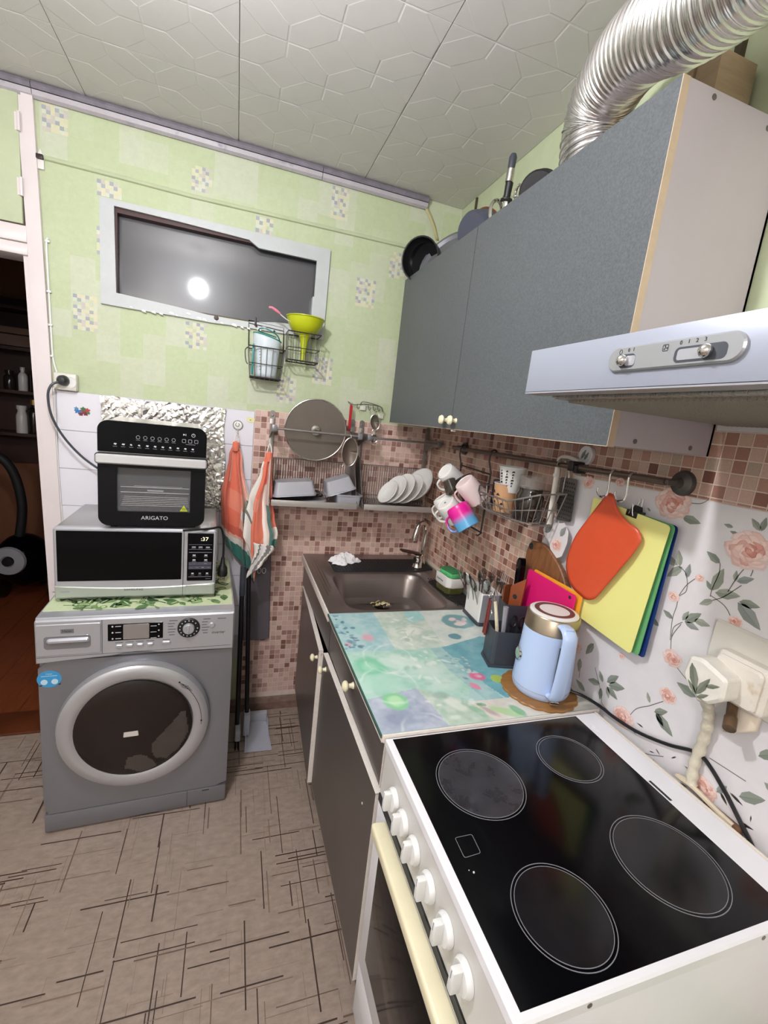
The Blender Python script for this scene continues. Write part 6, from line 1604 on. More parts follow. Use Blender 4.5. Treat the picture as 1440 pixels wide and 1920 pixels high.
for dy_ in (0.035, 0.02):
    b = MB(); b.tube([inh(-0.052, dy_, 0.185), inh(-0.053, dy_ + 0.004, 0.07)], [0.003, 0.0042], 8); b.build('grip', mat('red_brown_plastic', S(120, 50, 44), 0.4) if 'red_brown_plastic' not in MATS else MATS['red_brown_plastic'], t)
t = thing('black_handle_knife', 'large knife with black riveted handle in the rear slot of the holder', 'knife', inh(0.05, 0.1, 0.02))
b = MB(); F = MUH @ T(0.062, 0.10, 0.0) @ RX(-0.05)
b.prism(roundpoly([(-0.016, 0.17), (0.014, 0.17), (0.017, 0.28), (0.010, 0.303), (-0.010, 0.303), (-0.018, 0.284), (-0.012, 0.23)], 0.008), -0.010, 0.010, M=F @ FR((0, 0, 0), (0, -1, 0), (0, 0, 1)), bev=0.003); b.build('handle', M_blackgloss, t)
b = MB()
for z_ in (0.20, 0.27): b.lathe([(0, 0.0015), (0.003, 0.001), (0.003, 0)], 8, M=F @ T(-0.0102, 0, z_) @ RY(-PI / 2))
b.build('rivet', M_cut, t)
b = MB(); b.prism([(-0.013, 0.17), (0.011, 0.17), (0.010, 0.03), (-0.008, 0.01)], -0.0008, 0.0008, M=F @ FR((0, 0, 0), (0, -1, 0), (0, 0, 1))); b.build('blade', M_cut, t)
t = thing('wooden_spatula', 'brown wooden spatula in the rear slot of the utensil holder', 'spatula', inh(0.02, 0.08, 0.02))
b = MB(); F = MUH @ T(0.022, 0.078, 0.0) @ RX(-0.06) @ RZ(0.5)
b.prism(roundpoly([(-0.007, 0.02), (0.007, 0.02), (0.008, 0.12), (0.020, 0.17), (0.018, 0.218), (-0.018, 0.218), (-0.018, 0.17), (-0.008, 0.12)], 0.008), -0.003, 0.003, M=F @ FR((0, 0, 0), (1, 0, 0), (0, 0, 1)), bev=0.001); b.build('paddle', mat('dark_oiled_wood', S(112, 62, 34), 0.45, noise=(20, 0.3, (1, 1, 0.1))), t)
t = thing('small_wooden_board', 'small brown wooden board with a hole standing in the holder slot', 'cutting board', inh(0.06, 0.07, 0.02))
b = MB(); F = FR((0.872, 1.15, ZC + 0.02), (0.25, -0.6, 0.0), (0.0, 0.0, 1))
b.prism(roundpoly([(-0.012, 0.0), (0.022, 0.0), (0.034, 0.235), (-0.016, 0.195)], 0.006), -0.004, 0.004, M=F, bev=0.001); b.build('slab', mat('reddish_board_wood', S(140, 70, 40), 0.4, noise=(14, 0.25, (1, 1, 0.1))), t)
b = MB(); b.lathe([(0, 0.0006), (0.008, 0.0006), (0.008, 0)], 16, M=F @ T(0.005, 0.165, -0.0046) @ RX(PI)); b.lathe([(0, 0.0006), (0.008, 0.0006), (0.008, 0)], 16, M=F @ T(0.005, 0.165, 0.004)); b.build('hole', M_lettering, t)

# boards standing along the right wall
def slab_board(name, label, poly, x, th, m, leanx=0.0, hole=None, cat='cutting board', bev=0.001):
    t = thing(name, label, cat, (x, -sum(p[0] for p in poly) / len(poly), min(p[1] for p in poly)))
    zb = min(p[1] for p in poly)
    F = FR((x, 0, 0), (0, -1, 0), (0, 0, 1))
    F = T(x, 0, zb) @ RY(leanx) @ T(-x, 0, -zb) @ F
    b = MB(); b.prism(poly, 0, th, M=F, bev=bev); b.build('sheet', m, t)
    if hole:
        b = MB(); b.tube([(hole[0] + hole[2] * math.cos(a), hole[1] + hole[3] * math.sin(a), th) for a in [2 * PI * k / 20 for k in range(20)]], 0.0012, 5, M=F, closed=True)
        b.prism(circ(hole[2], 18, hole[0], hole[1], hole[3]), th - 0.0002, th + 0.0004, M=F); b.build('hole', hole[4], t)
    return t
slab_board('wooden_board', 'large dark brown wooden board with rounded corner leaning on the mosaic', roundpoly([(-1.215, ZC), (-0.985, ZC), (-0.985, 1.09), (-1.035, 1.17), (-1.13, 1.222), (-1.20, 1.215), (-1.215, 1.18)], [0.01, 0.01, 0.03, 0.05, 0.04, 0.03, 0.02]), 0.95, 0.014, M_wood, 0.0, (-1.205 + 0.012, 1.197, 0.010, 0.010, M_lettering), bev=0.003)
slab_board('cutting_mat', 'orange flexible cutting board behind the pink one', roundpoly([(-1.14, ZC), (-0.925, ZC), (-0.925, 1.137), (-1.14, 1.137)], 0.008), 0.915, 0.004, mat('orange_plastic', S(240, 164, 50), 0.4), 0.04)
slab_board('cutting_mat', 'bright pink cutting board standing behind the kettle', roundpoly([(-1.152, ZC), (-0.935, ZC), (-0.935, 1.130), (-1.152, 1.134)], 0.008), 0.905, 0.004, mat('pink_board', S(214, 22, 108), 0.4), 0.03, (-0.955, 1.118, 0.004, 0.004, M_lettering))

# ------------------------------------------------------------------ kettle and its mat
KX, KY = 0.838, 0.925
b = MB()
P = [((0.100 + 0.004 * abs(math.sin(9 * a))) * math.cos(a), (0.100 + 0.004 * abs(math.sin(9 * a))) * math.sin(a)) for a in [2 * PI * k / 90 for k in range(90)]]
b.prism(P, 0, 0.006, M=T(KX - 0.004, KY - 0.002, 0.8562), bev=0.002); b.build('wooden_coaster', mat('honey_wood', S(150, 106, 58), 0.4, noise=(16, 0.2, (1, 6, 1))), None, 'round scalloped honey-brown wooden mat under the kettle', 'mat')
b = MB(); b.lathe([(0, 0), (0.018, 0), (0.018, 0.003), (0, 0.0032)], 20, M=T(0.742, 0.99, 0.8557)); b.build('lime_piece', mat('lime_green', S(168, 190, 96), 0.5), None, 'small green round slice-shaped coaster at the edge of the kettle mat', 'coaster')
kt = thing('kettle', 'white-blue electric kettle with steel band and round white lid', 'kettle', (KX, KY, 0.8625), 0)
M_kw = mat('kettle_pale_blue', S(186, 206, 242), 0.3, coat=0.2)
b = MB(); b.lathe([(0, 0), (0.070, 0), (0.074, 0.004), (0.0775, 0.014), (0.0775, 0.03), (0.0755, 0.08), (0.072, 0.14), (0.0705, 0.185), (0, 0.185)], 56); b.build('body', M_kw, kt, local=True)
b = MB(); b.tube([(0.0779 * math.cos(a), 0.0779 * math.sin(a), 0.022) for a in [2 * PI * k / 56 for k in range(56)]], 0.0007, 4, closed=True); b.build('base_seam', M_grey, kt, local=True)
b = MB(); b.lathe([(0, 0.183), (0.0712, 0.183), (0.0712, 0.186), (0.0705, 0.188), (0.069, 0.224), (0.0665, 0.227), (0, 0.227)], 56); b.build('steel_band', mat('kettle_steel', S(170, 156, 136), 0.3, 0.9), kt, local=True)
b = MB(); b.lathe([(0, 0.227), (0.0635, 0.227), (0.0635, 0.230), (0.060, 0.2325), (0.054, 0.2328), (0, 0.2328)], 48); lid_ = b.build('lid', M_plastic, kt, local=True)
b = MB(); b.lathe([(0.0395, 0.2329), (0.052, 0.2329), (0.052, 0.2336), (0.0395, 0.2336)], 48, closed=True); b.build('lid_ring', mat('brown_ring', S(104, 66, 62), 0.4), lid_, local=True)
ha_ = math.atan2(-0.925 - 0.15, -0.838 + 0.55)
Mh = RZ(ha_)      # local +x points along the handle
b = MB()
hp = spline([(0.062, 0, 0.214), (0.085, 0, 0.216), (0.103, 0, 0.205), (0.108, 0, 0.18), (0.106, 0, 0.11), (0.101, 0, 0.05), (0.092, 0, 0.028), (0.076, 0, 0.024)], 6)
b.tube(hp, 0.012, 14, M=Mh, flat=(0.019, 0.0095)); b.build('handle', M_kw, kt, local=True)
b = MB(); b.box(0.078, 0.101, -0.011, 0.011, 0.217, 0.2255, M=Mh, bev=0.003); b.build('lid_button', M_kw, kt, local=True)
b = MB(); b.box(0.0935, 0.0985, -0.0155, 0.0155, 0.05, 0.17, M=Mh, bev=0.001); b.build('handle_inlay', M_dgrey, kt, local=True)
b = MB(); b.box(0.079, 0.096, -0.011, 0.011, 0.010, 0.019, M=Mh, bev=0.002); b.build('switch', M_chrome, kt, local=True)
b = MB(); b.box(0.072, 0.0865, -0.015, 0.015, 0.018, 0.030, M=Mh, bev=0.003); b.build('switch_housing', M_dgrey, kt, local=True)
Mg = RZ(math.atan2(0.30, -0.93))
b = MB(); b.lathe([(0, 0.0), (0.019, 0.0), (0.019, 0.005), (0.016, 0.006), (0, 0.0055)], 24, M=Mg @ T(0.0735, 0, 0.098) @ RY(PI / 2)); gg = b.build('temperature_gauge', M_chrome, kt, local=True)
b = MB(); b.lathe([(0, 0.0066), (0.0145, 0.0062), (0.0145, 0.005)], 24, M=Mg @ T(0.0735, 0, 0.098) @ RY(PI / 2)); b.box(-0.001, 0.001, -0.010, 0.003, 0.0066, 0.0074, M=Mg @ T(0.0735, 0, 0.098) @ RY(PI / 2)); b.build('gauge_face', mat('gauge_green', S(150, 176, 160), 0.3), gg, local=True)
t = thing('kettle_cable', 'black power cable running from the kettle behind the stove', 'cable', (0.8, 0.6, 0.86))
b = MB(); b.tube(spline([(0.905, 0.895, 0.868), (0.935, 0.868, 0.866), (0.950, 0.82, 0.866), (0.956, 0.772, 0.864), (0.960, 0.705, 0.872), (0.961, 0.631, 0.897), (0.958, 0.575, 0.926), (0.956, 0.546, 0.927), (0.957, 0.502, 0.897), (0.958, 0.463, 0.862), (0.957, 0.433, 0.836), (0.955, 0.41, 0.815)], 7), 0.0042, 8); b.build('wire', M_black, t)
# ------------------------------------------------------------------ electric stove
ck = thing('electric_stove', 'white electric stove with black glass hob in front of the floral wall', 'stove', (0.64, 0.565, 0))
SY0, SY1 = 0.312, 0.8165
M_enamel = mat('white_enamel', S(238, 237, 242), 0.25, noise=(6, 0.02), spots=(22, 0.78, S(206, 196, 176)))
M_hob = mat('black_hob_glass', S(5, 5, 8), 0.16, spec=0.2)
b = MB(); b.box(0.372, 0.93, SY0 + 0.006, SY1 - 0.006, 0.03, 0.832, bev=0.003); b.build('body', M_enamel, ck)
b = MB()   # hob tray: frame with the glass set in it
fo = [(0.348, SY0), (0.934, SY0), (0.934, SY1), (0.348, SY1)]; fi = [(0.362, SY0 + 0.012), (0.868, SY0 + 0.012), (0.868, SY1 - 0.006), (0.362, SY1 - 0.006)]
V = [(p[0], p[1], 0.832) for p in fo] + [(p[0], p[1], 0.848) for p in fo] + [(p[0] + (0.003 if p[0] < .5 else -.003), p[1] + (0.003 if p[1] < .5 else -0.003), 0.851) for p in fo] + [(p[0], p[1], 0.851) for p in fi] + [(p[0], p[1], 0.846) for p in fi]
Fc = []
for r in range(4):
    for i in range(4):
        j = (i + 1) % 4; Fc.append((r * 4 + i, r * 4 + j, (r + 1) * 4 + j, (r + 1) * 4 + i))
Fc.append((0, 1, 2, 3)); b.add(V, Fc); b.build('hob_frame', M_enamel, ck)
b = MB(); b.box(0.362, 0.868, SY0 + 0.012, SY1 - 0.006, 0.846, 0.8515, bev=0.001); hob = b.build('hob_glass', M_hob, ck)
M_ring = mat('printed_ring_grey', S(128, 128, 134), 0.3)
M_zone = mat('scuffed_zone', S(52, 52, 57), 0.28, noise=(22, 0.45), spots=(30, 0.62, S(70, 70, 76)))
M_zone2 = mat('clean_zone', S(21, 21, 25), 0.18, noise=(18, 0.4), spots=(46, 0.72, S(58, 58, 60)))
for (cx_, cy_, r_, mz, lb) in ((0.500, 0.662, 0.0905, M_zone, 'grey scuffed cooking zone'), (0.740, 0.684, 0.0715, M_zone2, None), (0.496, 0.410, 0.0765, M_zone2, None), (0.742, 0.438, 0.0915, M_zone2, None)):
    b = MB(); b.lathe([(0, 0.0004), (r_ - 0.006, 0.0004), (r_ - 0.006, 0)], 56, M=T(cx_, cy_, 0.8515)); zn = b.build('cooking_zone', mz, hob, label=lb)
    b = MB()
    for rr_, wd in ((r_, 0.0012), (r_ - 0.0052, 0.0010)): b.lathe([(rr_ - wd, 0), (rr_ - wd, 0.0006), (rr_, 0.0006), (rr_, 0)], 72, M=T(cx_, cy_, 0.8515))
    b.build('zone_outline', M_ring, hob)
b = MB(); b.tube([(p[0], p[1], 0.8517) for p in roundpoly([(0.389, 0.521), (0.421, 0.523), (0.423, 0.558), (0.390, 0.558)], 0.004)], 0.0005, 4, closed=True); b.build('indicator_square', M_ring, hob)
b = MB(); b.ball((0.392, 0.495, 0.852), 0.0018, 6); b.ball((0.386, 0.50, 0.852), 0.0009, 6); b.build('crumb', M_plastic, None, 'tiny pale crumb on the black hob glass', 'crumb')
b = MB(); b.box(0.872, 0.878, 0.540, 0.592, 0.8495, 0.8514); b.build('vent_slot', M_lettering, ck)
b = MB(); b.box(0.934, 0.939, SY0, SY1, 0.834, 0.853, bev=0.001); b.build('rear_trim', mat('cream_trim', S(226, 216, 204), 0.4), ck)
# control fascia, slightly raked
FK = FR((0.352, 0, 0.832), (0, -1, 0), (0.03, 0, 1))
b = MB(); b.prism([(-SY1 + 0.001, -0.118), (-SY0 - 0.001, -0.118), (-SY0 - 0.001, 0.0), (-SY1 + 0.001, 0.0)], -0.02, 0.0, M=FK, bev=0.002); b.build('control_fascia', mat('fascia_grey_white', S(206, 204, 200), 0.35, noise=(10, 0.03), spots=(16, 0.7, S(180, 170, 150))), ck)
for k, y_ in enumerate((0.732, 0.676, 0.617, 0.549, 0.481, 0.418)):
    F = FK @ T(-y_, -0.062, 0.0005) @ RZ((0.05, 0.1, 0.0, 0.08, 0.02, 0.0)[k])
    b = MB(); b.lathe([(0, 0.0), (0.024, 0), (0.0245, 0.004), (0.021, 0.010), (0, 0.011)], 28, M=F); b.box(-0.0065, 0.0065, -0.020, 0.020, 0.009, 0.026, M=F, bev=0.003); kn = b.build('control_knob', M_plastic, ck)
    b = MB(); b.box(-0.0008, 0.0008, 0.006, 0.019, 0.0255, 0.0264, M=F); b.build('pointer', M_grey, kn)
b = MB(); b.box(0.346, 0.366, SY0 + 0.004, SY1 - 0.004, 0.695, 0.713); b.build('door_top_gap', M_lettering, ck)
b = MB(); b.box(0.346, 0.372, SY0 + 0.005, SY1 - 0.005, 0.225, 0.694, bev=0.002); od = b.build('oven_door', M_enamel, ck)
b = MB(); b.box(0.3445, 0.347, SY0 + 0.05, SY1 - 0.05, 0.29, 0.60, bev=0.0008); b.build('door_window', M_glassdark if False else M_blackgloss, od)
b = MB(); b.box(0.313, 0.347, SY0 + 0.03, 0.757, 0.670, 0.696, bev=0.006, seg=3); b.build('door_handle', M_yplastic, od)
b = MB(); b.box(0.348, 0.372, SY0 + 0.005, SY1 - 0.005, 0.06, 0.218, bev=0.002); b.build('drawer_front', M_enamel, ck)
for (x_, y_) in ((0.40, SY0 + 0.03), (0.40, SY1 - 0.03), (0.90, SY0 + 0.03), (0.90, SY1 - 0.03)):
    b = MB(); b.lathe([(0, 0), (0.018, 0), (0.018, 0.03), (0, 0.03)], 12, M=T(x_, y_, 0)); b.build('foot', M_black, ck)
for x_ in (0.46, 0.79):
    b = MB(); b.lathe([(0, 0.001), (0.004, 0.001), (0.004, 0)], 10, M=T(x_, SY0 + 0.0003, 0.842) @ RX(PI / 2)); b.build('screw', M_wire, ck)

# ------------------------------------------------------------------ wall cabinet
WX, WY0, WY1, WZ0, WZ1 = 0.69, 0.71, 2.058, 1.545, 2.170
uc = thing('wall_cabinet', 'wall cabinet with two grey speckled doors above the right-hand counter', 'cabinet', (0.83, 1.38, WZ0))
b = MB()
for (x0_, x1_, y0_, y1_, z0_, z1_) in ((WX + 0.017, 0.968, WY0, WY0 + 0.016, WZ0, WZ1), (WX + 0.017, 0.968, WY1 - 0.016, WY1, WZ0, WZ1), (WX + 0.017, 0.968, WY0 + 0.016, WY1 - 0.016, WZ0, WZ0 + 0.016), (WX + 0.017, 0.968, WY0 + 0.016, WY1 - 0.016, WZ1 - 0.016, WZ1), (0.962, 0.968, WY0, WY1, WZ0, WZ1)):
    b.box(x0_, x1_, y0_, y1_, z0_, z1_)
b.build('carcass', M_cabside, uc)
for (ya, yb) in ((WY0, 1.402), (1.406, WY1)):
    b = MB(); b.box(WX, WX + 0.0165, ya, yb, WZ0 - 0.002, WZ1); o = b.build('door', M_speckle, uc)
    b = MB(); (b.box(WX, WX + 0.0165, ya - 0.0012, ya, WZ0 - 0.002, WZ1) if ya < 1 else None); b.box(WX, WX + 0.0165, ya, yb, WZ0 - 0.0032, WZ0 - 0.002); b.build('edge_banding', M_edge, o)
    ky = 1.372 if ya < 1 else 1.438
    F = T(WX, ky, WZ0 + 0.026) @ axis_to((-1, 0, 0))
    b = MB(); b.lathe([(0, 0), (0.009, 0), (0.006, 0.006), (0.0055, 0.012), (0.0145, 0.018), (0.016, 0.022), (0.013, 0.028), (0.006, 0.031), (0, 0.0315)], 20, M=F); b.build('knob', M_yplastic if 'knob_cream' not in MATS else MATS['knob_cream'], o)
b = MB(); b.box(WX + 0.004, WX + 0.0165, 1.395, 1.408, WZ0 - 0.010, WZ0 - 0.0035, bev=0.001); b.build('door_bumper', M_plastic, uc)
for (x_, z_) in ((0.758, 1.558), (0.91, 1.558), (0.767, 2.158), (0.91, 2.15)):
    b = MB(); b.lathe([(0, 0.0012), (0.005, 0.0008), (0.005, 0)], 12, M=T(x_, WY0 - 0.0002, z_) @ RX(PI / 2)); b.build('screw', M_wire, uc)

# ------------------------------------------------------------------ cooker hood
HXF, HY1, HY0 = 0.478, 0.693, 0.10
hd = thing('cooker_hood', 'silver cooker hood with two slide switches beside the wall cabinet', 'hood', (0.72, 0.40, 1.61))
M_hood = mat('hood_silver', S(156, 161, 175), 0.38, 0.2)
HZ0, HZ1 = 1.617, 1.686
b = MB()
prof = [(HXF, HZ0), (HXF, HZ1), (HXF + 0.012, HZ1 + 0.004), (0.66, 1.735), (0.968, 1.745), (0.968, 1.60), (0.95, 1.60), (0.95, 1.618), (0.505, 1.6225), (0.505, HZ0)]
n = len(prof)
V = [(p[0], HY0, p[1]) for p in prof] + [(p[0], HY1, p[1]) for p in prof]
b.add(V, [tuple(range(n)), tuple(range(n, 2 * n))] + [(i, (i + 1) % n, n + (i + 1) % n, n + i) for i in range(n)])
b.build('canopy', mat('hood_cream_top', S(206, 204, 202), 0.35, noise=(20, 0.03)), hd)
b = MB(); b.box(HXF - 0.004, HXF + 0.0005, HY0 - 0.001, HY1 + 0.001, HZ0 - 0.0005, HZ1 + 0.001, bev=0.0012); fp = b.build('front_panel', M_hood, hd)
b = MB(); b.box(HXF - 0.004, HXF + 0.03, HY0, HY1, HZ0 - 0.0015, HZ0 + 0.0015); b.build('lower_lip', M_grey, hd)
b = MB(); b.lathe([(0, 0.0008), (0.012, 0.0006), (0.012, 0)], 16, M=T(0.575, 0.672, 1.6205) @ RX(PI)); b.build('lamp_recess', M_black, hd)
# grease filter of fine slats
b = MB(); b.box(0.515, 0.945, HY0 + 0.02, HY1 - 0.02, 1.612, 1.6185); fl_ = b.build('filter_frame', M_steel, hd)
M_fmesh = mat('filter_mesh', S(150, 144, 136), 0.5, 0.5, bump=(600, 0.8, 0.003))
b = MB()
for k in range(58):
    y_ = HY0 + 0.035 + k * (HY1 - HY0 - 0.07) / 58
    b.prism([(0, 0), (0.0075, 0), (0.0038, 0.005)], 0.535, 0.925, M=FR((0, y_, 1.612), (0, 1, 0), (0, 0, -1)) @ Matrix.Diagonal((1, 1, -1, 1)))
o = b.build('filter_slats', M_fmesh, fl_); o['kind'] = 'stuff'
# control plate on the front (y decreasing to the right)
FH = FR((HXF - 0.004, 0, 0), (0, -1, 0), (0, 0, 1))
cyl = -(0.505 + 0.33) / 2
b = MB(); b.prism(rrect(0.176, 0.031, 0.0153, 8, cx=-0.423, cy=1.6535), 0, 0.005, M=FH, bev=0.002); cpl = b.build('control_plate', mat('plate_silver', S(170, 172, 176), 0.3, 0.5), hd)
for (cx_, w_, kx) in ((-0.478, 0.0245, -0.483), (-0.3815, 0.060, -0.372)):
    b = MB(); b.prism(rrect(w_, 0.017, 0.006, 5, cx=cx_, cy=1.6505), 0.003, 0.0054, M=FH); sl = b.build('slide_slot', M_dgrey, cpl)
    b = MB(); b.prism(rrect(w_ * 0.6, 0.012, 0.003, 4, cx=cx_ + (0.005 if w_ < 0.03 else -0.008), cy=1.6505), 0.0052, 0.0058, M=FH); b.build('slide_strip', M_silver2, sl)
    b = MB(); b.ball((0, 0, 0), 0.0072, 14, sz=0.9, M=FH @ T(kx, 1.651, 0.0095)); b.build('slide_knob', M_chrome, sl)
for s_, x_, z_ in (('0', -0.478, 1.6635), ('I', -0.4705, 1.6637), ('0', -0.406, 1.6637), ('1', -0.3965, 1.664), ('2', -0.387, 1.664), ('3', -0.3775, 1.664)):
    text(s_, 0.0062, FH @ T(x_, z_, 0.0052), M_lettering, cpl)
b = MB(); b.tube([(p[0], p[1], 0.0052) for p in rrect(0.007, 0.007, 0.001, 2, -0.425, 1.6605)], 0.0004, 4, M=FH, closed=True)
for a in (90, 210, 330): b.prism([(-0.425, 1.6605), (-0.425 + 0.0028 * math.cos(math.radians(a)), 1.6605 + 0.0028 * math.sin(math.radians(a))), (-0.425 + 0.0028 * math.cos(math.radians(a + 35)), 1.6605 + 0.0028 * math.sin(math.radians(a + 35)))], 0.005, 0.0055, M=FH)
b.tube([(p[0], p[1], 0.0052) for p in circ(0.0022, 10, -0.4905, 1.6625, 0.003)], 0.0004, 4, M=FH, closed=True)
b.build('fan_and_lamp_symbols', M_lettering, cpl)

# ------------------------------------------------------------------ aluminium duct
du = thing('flexible_duct', 'shiny corrugated aluminium duct bending over the wall cabinet', 'duct', (0.82, 1.12, 2.17))
path = spline([(0.80, 1.045, 2.172), (0.80, 1.058, 2.23), (0.795, 1.06, 2.29), (0.778, 1.02, 2.335), (0.755, 0.94, 2.348), (0.728, 0.84, 2.325), (0.712, 0.75, 2.287), (0.70, 0.665, 2.262), (0.695, 0.56, 2.25), (0.71, 0.40, 2.27), (0.76, 0.24, 2.33), (0.83, 0.13, 2.37), (0.88, 0.08, 2.38)], 10)
def resample(P, step):
    out = [P[0]]; acc = 0
    for i in range(len(P) - 1):
        d = (P[i + 1] - P[i]).length; t0 = 0
        while acc + d * (1 - t0) >= step:
            t0 += (step - acc) / d; out.append(P[i].lerp(P[i + 1], t0)); acc = 0
        acc += d * (1 - t0)
    return out
RP = resample(path, 0.0014)
rad = []
for k in range(len(RP)):
    q = k % 14
    rad.append(0.073 + (0.0022 if q in (0, 1) else 0.0) + 0.0006 * math.sin(2 * PI * k / 3.5))
b = MB(); b.tube(RP, rad, 40, caps=False)
M_duct = mat('duct_aluminium', S(214, 212, 211), 0.24, 1.0, noise=(60, 0.05))
o = b.build('corrugated_pipe', M_duct, du, recalc=False)
b = MB(); b.lathe([(0.0755, 0), (0.081, 0), (0.081, 0.02), (0.0755, 0.02)], 40, M=T(0.80, 1.045, 2.1705), closed=True); b.build('collar', M_steel, du)

# ------------------------------------------------------------------ things on top of the wall cabinet
ZW = WZ1 + 0.0005
def pot(name, label, cat, c, r, h, m, tilt=0.0, az=0.0, n=32, inside=None, lip=0.003):
    t = thing(name, label, cat, c)
    M_ = T(*c) @ RZ(az) @ RY(tilt)
    b = MB(); b.lathe([(0, 0), (r * 0.9, 0), (r, 0.012), (r * 1.03, h), (r * 1.03 + lip, h + 0.002), (r * 1.0, h + 0.001), (r * 0.96, 0.014), (r * 0.86, 0.004), (0, 0.004)], n, M=M_); b.build('body', m, t)
    return t, M_
t, M_ = pot('frying_pan', 'black non-stick pan standing on edge at the far end of the wall cabinet top', 'pan', (0.745, 1.985, ZW + 0.068), 0.082, 0.05, mat('black_nonstick', S(26, 26, 28), 0.35), math.radians(-97), math.radians(42))
b = MB(); b.lathe([(0, 0.006), (0.075, 0.006)], 28, M=M_); b.build('pan_floor', M_blackgloss, t)
t, M_ = pot('steel_cover', 'grey steel lid leaning on the pans on the cabinet top', 'lid', (0.80, 1.86, ZW + 0.055), 0.125, 0.012, M_silver, math.radians(-62), math.radians(28))
b = MB(); b.lathe([(0, 0.03), (0.015, 0.03), (0.01, 0.012), (0, 0.012)], 16, M=M_); b.build('knob', M_black, t)
t, M_ = pot('enamel_bowl', 'blue-grey bowl with brown rim turned on its side on the cabinet top', 'bowl', (0.82, 1.72, ZW + 0.108), 0.078, 0.075, mat('blue_grey_enamel', S(78, 82, 96), 0.35), math.radians(-70), math.radians(200))
b = MB(); b.tube([M_ @ Vector((0.082 * math.cos(a), 0.082 * math.sin(a), 0.076)) for a in [2 * PI * k / 32 for k in range(32)]], 0.004, 6, closed=True); b.build('rim', mat('rim_brown', S(112, 68, 40), 0.5), t)
# meat grinder with handle
t = thing('meat_grinder', 'upright steel hand grinder with black grip on the cabinet top', 'grinder', (0.80, 1.43, ZW))
gx, gy = 0.80, 1.445
b = MB(); b.lathe([(0, 0), (0.03, 0), (0.03, 0.01), (0.014, 0.02), (0.012, 0.10), (0.018, 0.11), (0.016, 0.125), (0, 0.125)], 20, M=T(gx, gy, ZW)); b.build('post', M_chrome, t)
b = MB(); b.lathe([(0, 0), (0.019, 0), (0.019, 0.004), (0.011, 0.008), (0.0125, 0.05), (0, 0.05)], 18, M=T(gx - 0.01, gy - 0.012, ZW + 0.105) @ RX(0.1)); b.build('black_grip', M_black, t)
b = MB(); b.lathe([(0, 0), (0.012, 0), (0.0125, 0.035), (0, 0.035)], 18, M=T(gx - 0.012, gy - 0.016, ZW + 0.157) @ RX(0.1)); b.build('steel_sleeve', M_steel, t)
b = MB(); b.lathe([(0, 0), (0.011, 0), (0.0125, 0.03), (0.008, 0.04), (0, 0.042)], 18, M=T(gx - 0.013, gy - 0.019, ZW + 0.193) @ RX(0.1)); b.build('end_cap', M_dgrey, t)
b = MB(); b.tube([(gx - 0.005 + 0.022 * math.cos(a), gy + 0.055, ZW + 0.098 + 0.036 * math.sin(a)) for a in [2 * PI * k / 22 for k in range(22)]], 0.006, 8, closed=True); b.tube([(gx - 0.005, gy + 0.055, ZW + 0.06), (gx, gy + 0.02, ZW + 0.05), (gx, gy, ZW + 0.05)], 0.006, 8); b.build('crank_ring', M_chrome, t)
# dark kettle-like pot with ring handle
t, M_ = pot('black_pot', 'round black pot beside the duct on the cabinet top', 'pot', (0.815, 1.30, ZW + 0.085), 0.055, 0.085, M_rubber, math.radians(-66), math.radians(230))
b = MB(); b.tube([(0.80 + 0.0 * k, 1.385 + 0.016 * math.cos(a), ZW + 0.115 + 0.018 * math.sin(a)) for k, a in enumerate([2 * PI * k / 20 for k in range(20)])], 0.0045, 8, closed=True); b.tube([(0.80, 1.375, ZW + 0.10), (0.82, 1.34, ZW + 0.09)], 0.005, 6); b.build('ring_handle', M_chrome, t)
b = MB(); b.tube([(0.90, 1.36, ZW + 0.012), (0.90, 1.27, ZW + 0.14), (0.915, 1.15, ZW + 0.27)], 0.017, 12)
b.build('grey_pipe', mat('grey_green_pipe', S(104, 102, 88), 0.5), None, 'grey pipe leaning on the wall behind the duct', 'pipe')
t = thing('cardboard_box', 'cream box lying under the duct on the cabinet top', 'box', (0.90, 0.98, ZW))
b = MB(); b.box(0.885, 0.958, 0.925, 1.05, ZW, ZW + 0.135, bev=0.001); b.build('body', mat('cream_card', S(214, 204, 168), 0.7), t)
b = MB(); b.box(0.883, 0.959, 0.95, 0.956, ZW + 0.02, ZW + 0.1355); b.build('flap_seam', mat('seam_brown', S(150, 130, 96), 0.8), t)  # darker brown strip marks the flap seam
t = thing('wooden_crate', 'brown wooden box end behind the cabinet corner under the duct', 'box', (0.9, 0.83, ZW))
b = MB(); b.box(0.86, 0.958, 0.80, 0.912, ZW, ZW + 0.15, bev=0.001); b.build('body', mat('pale_brown_wood', S(186, 164, 134), 0.6, noise=(12, 0.15, (1, 1, 6))), t)
b = MB(); b.box(0.858, 0.96, 0.852, 0.857, ZW + 0.002, ZW + 0.151); b.build('joint', MATS['seam_brown'], t)
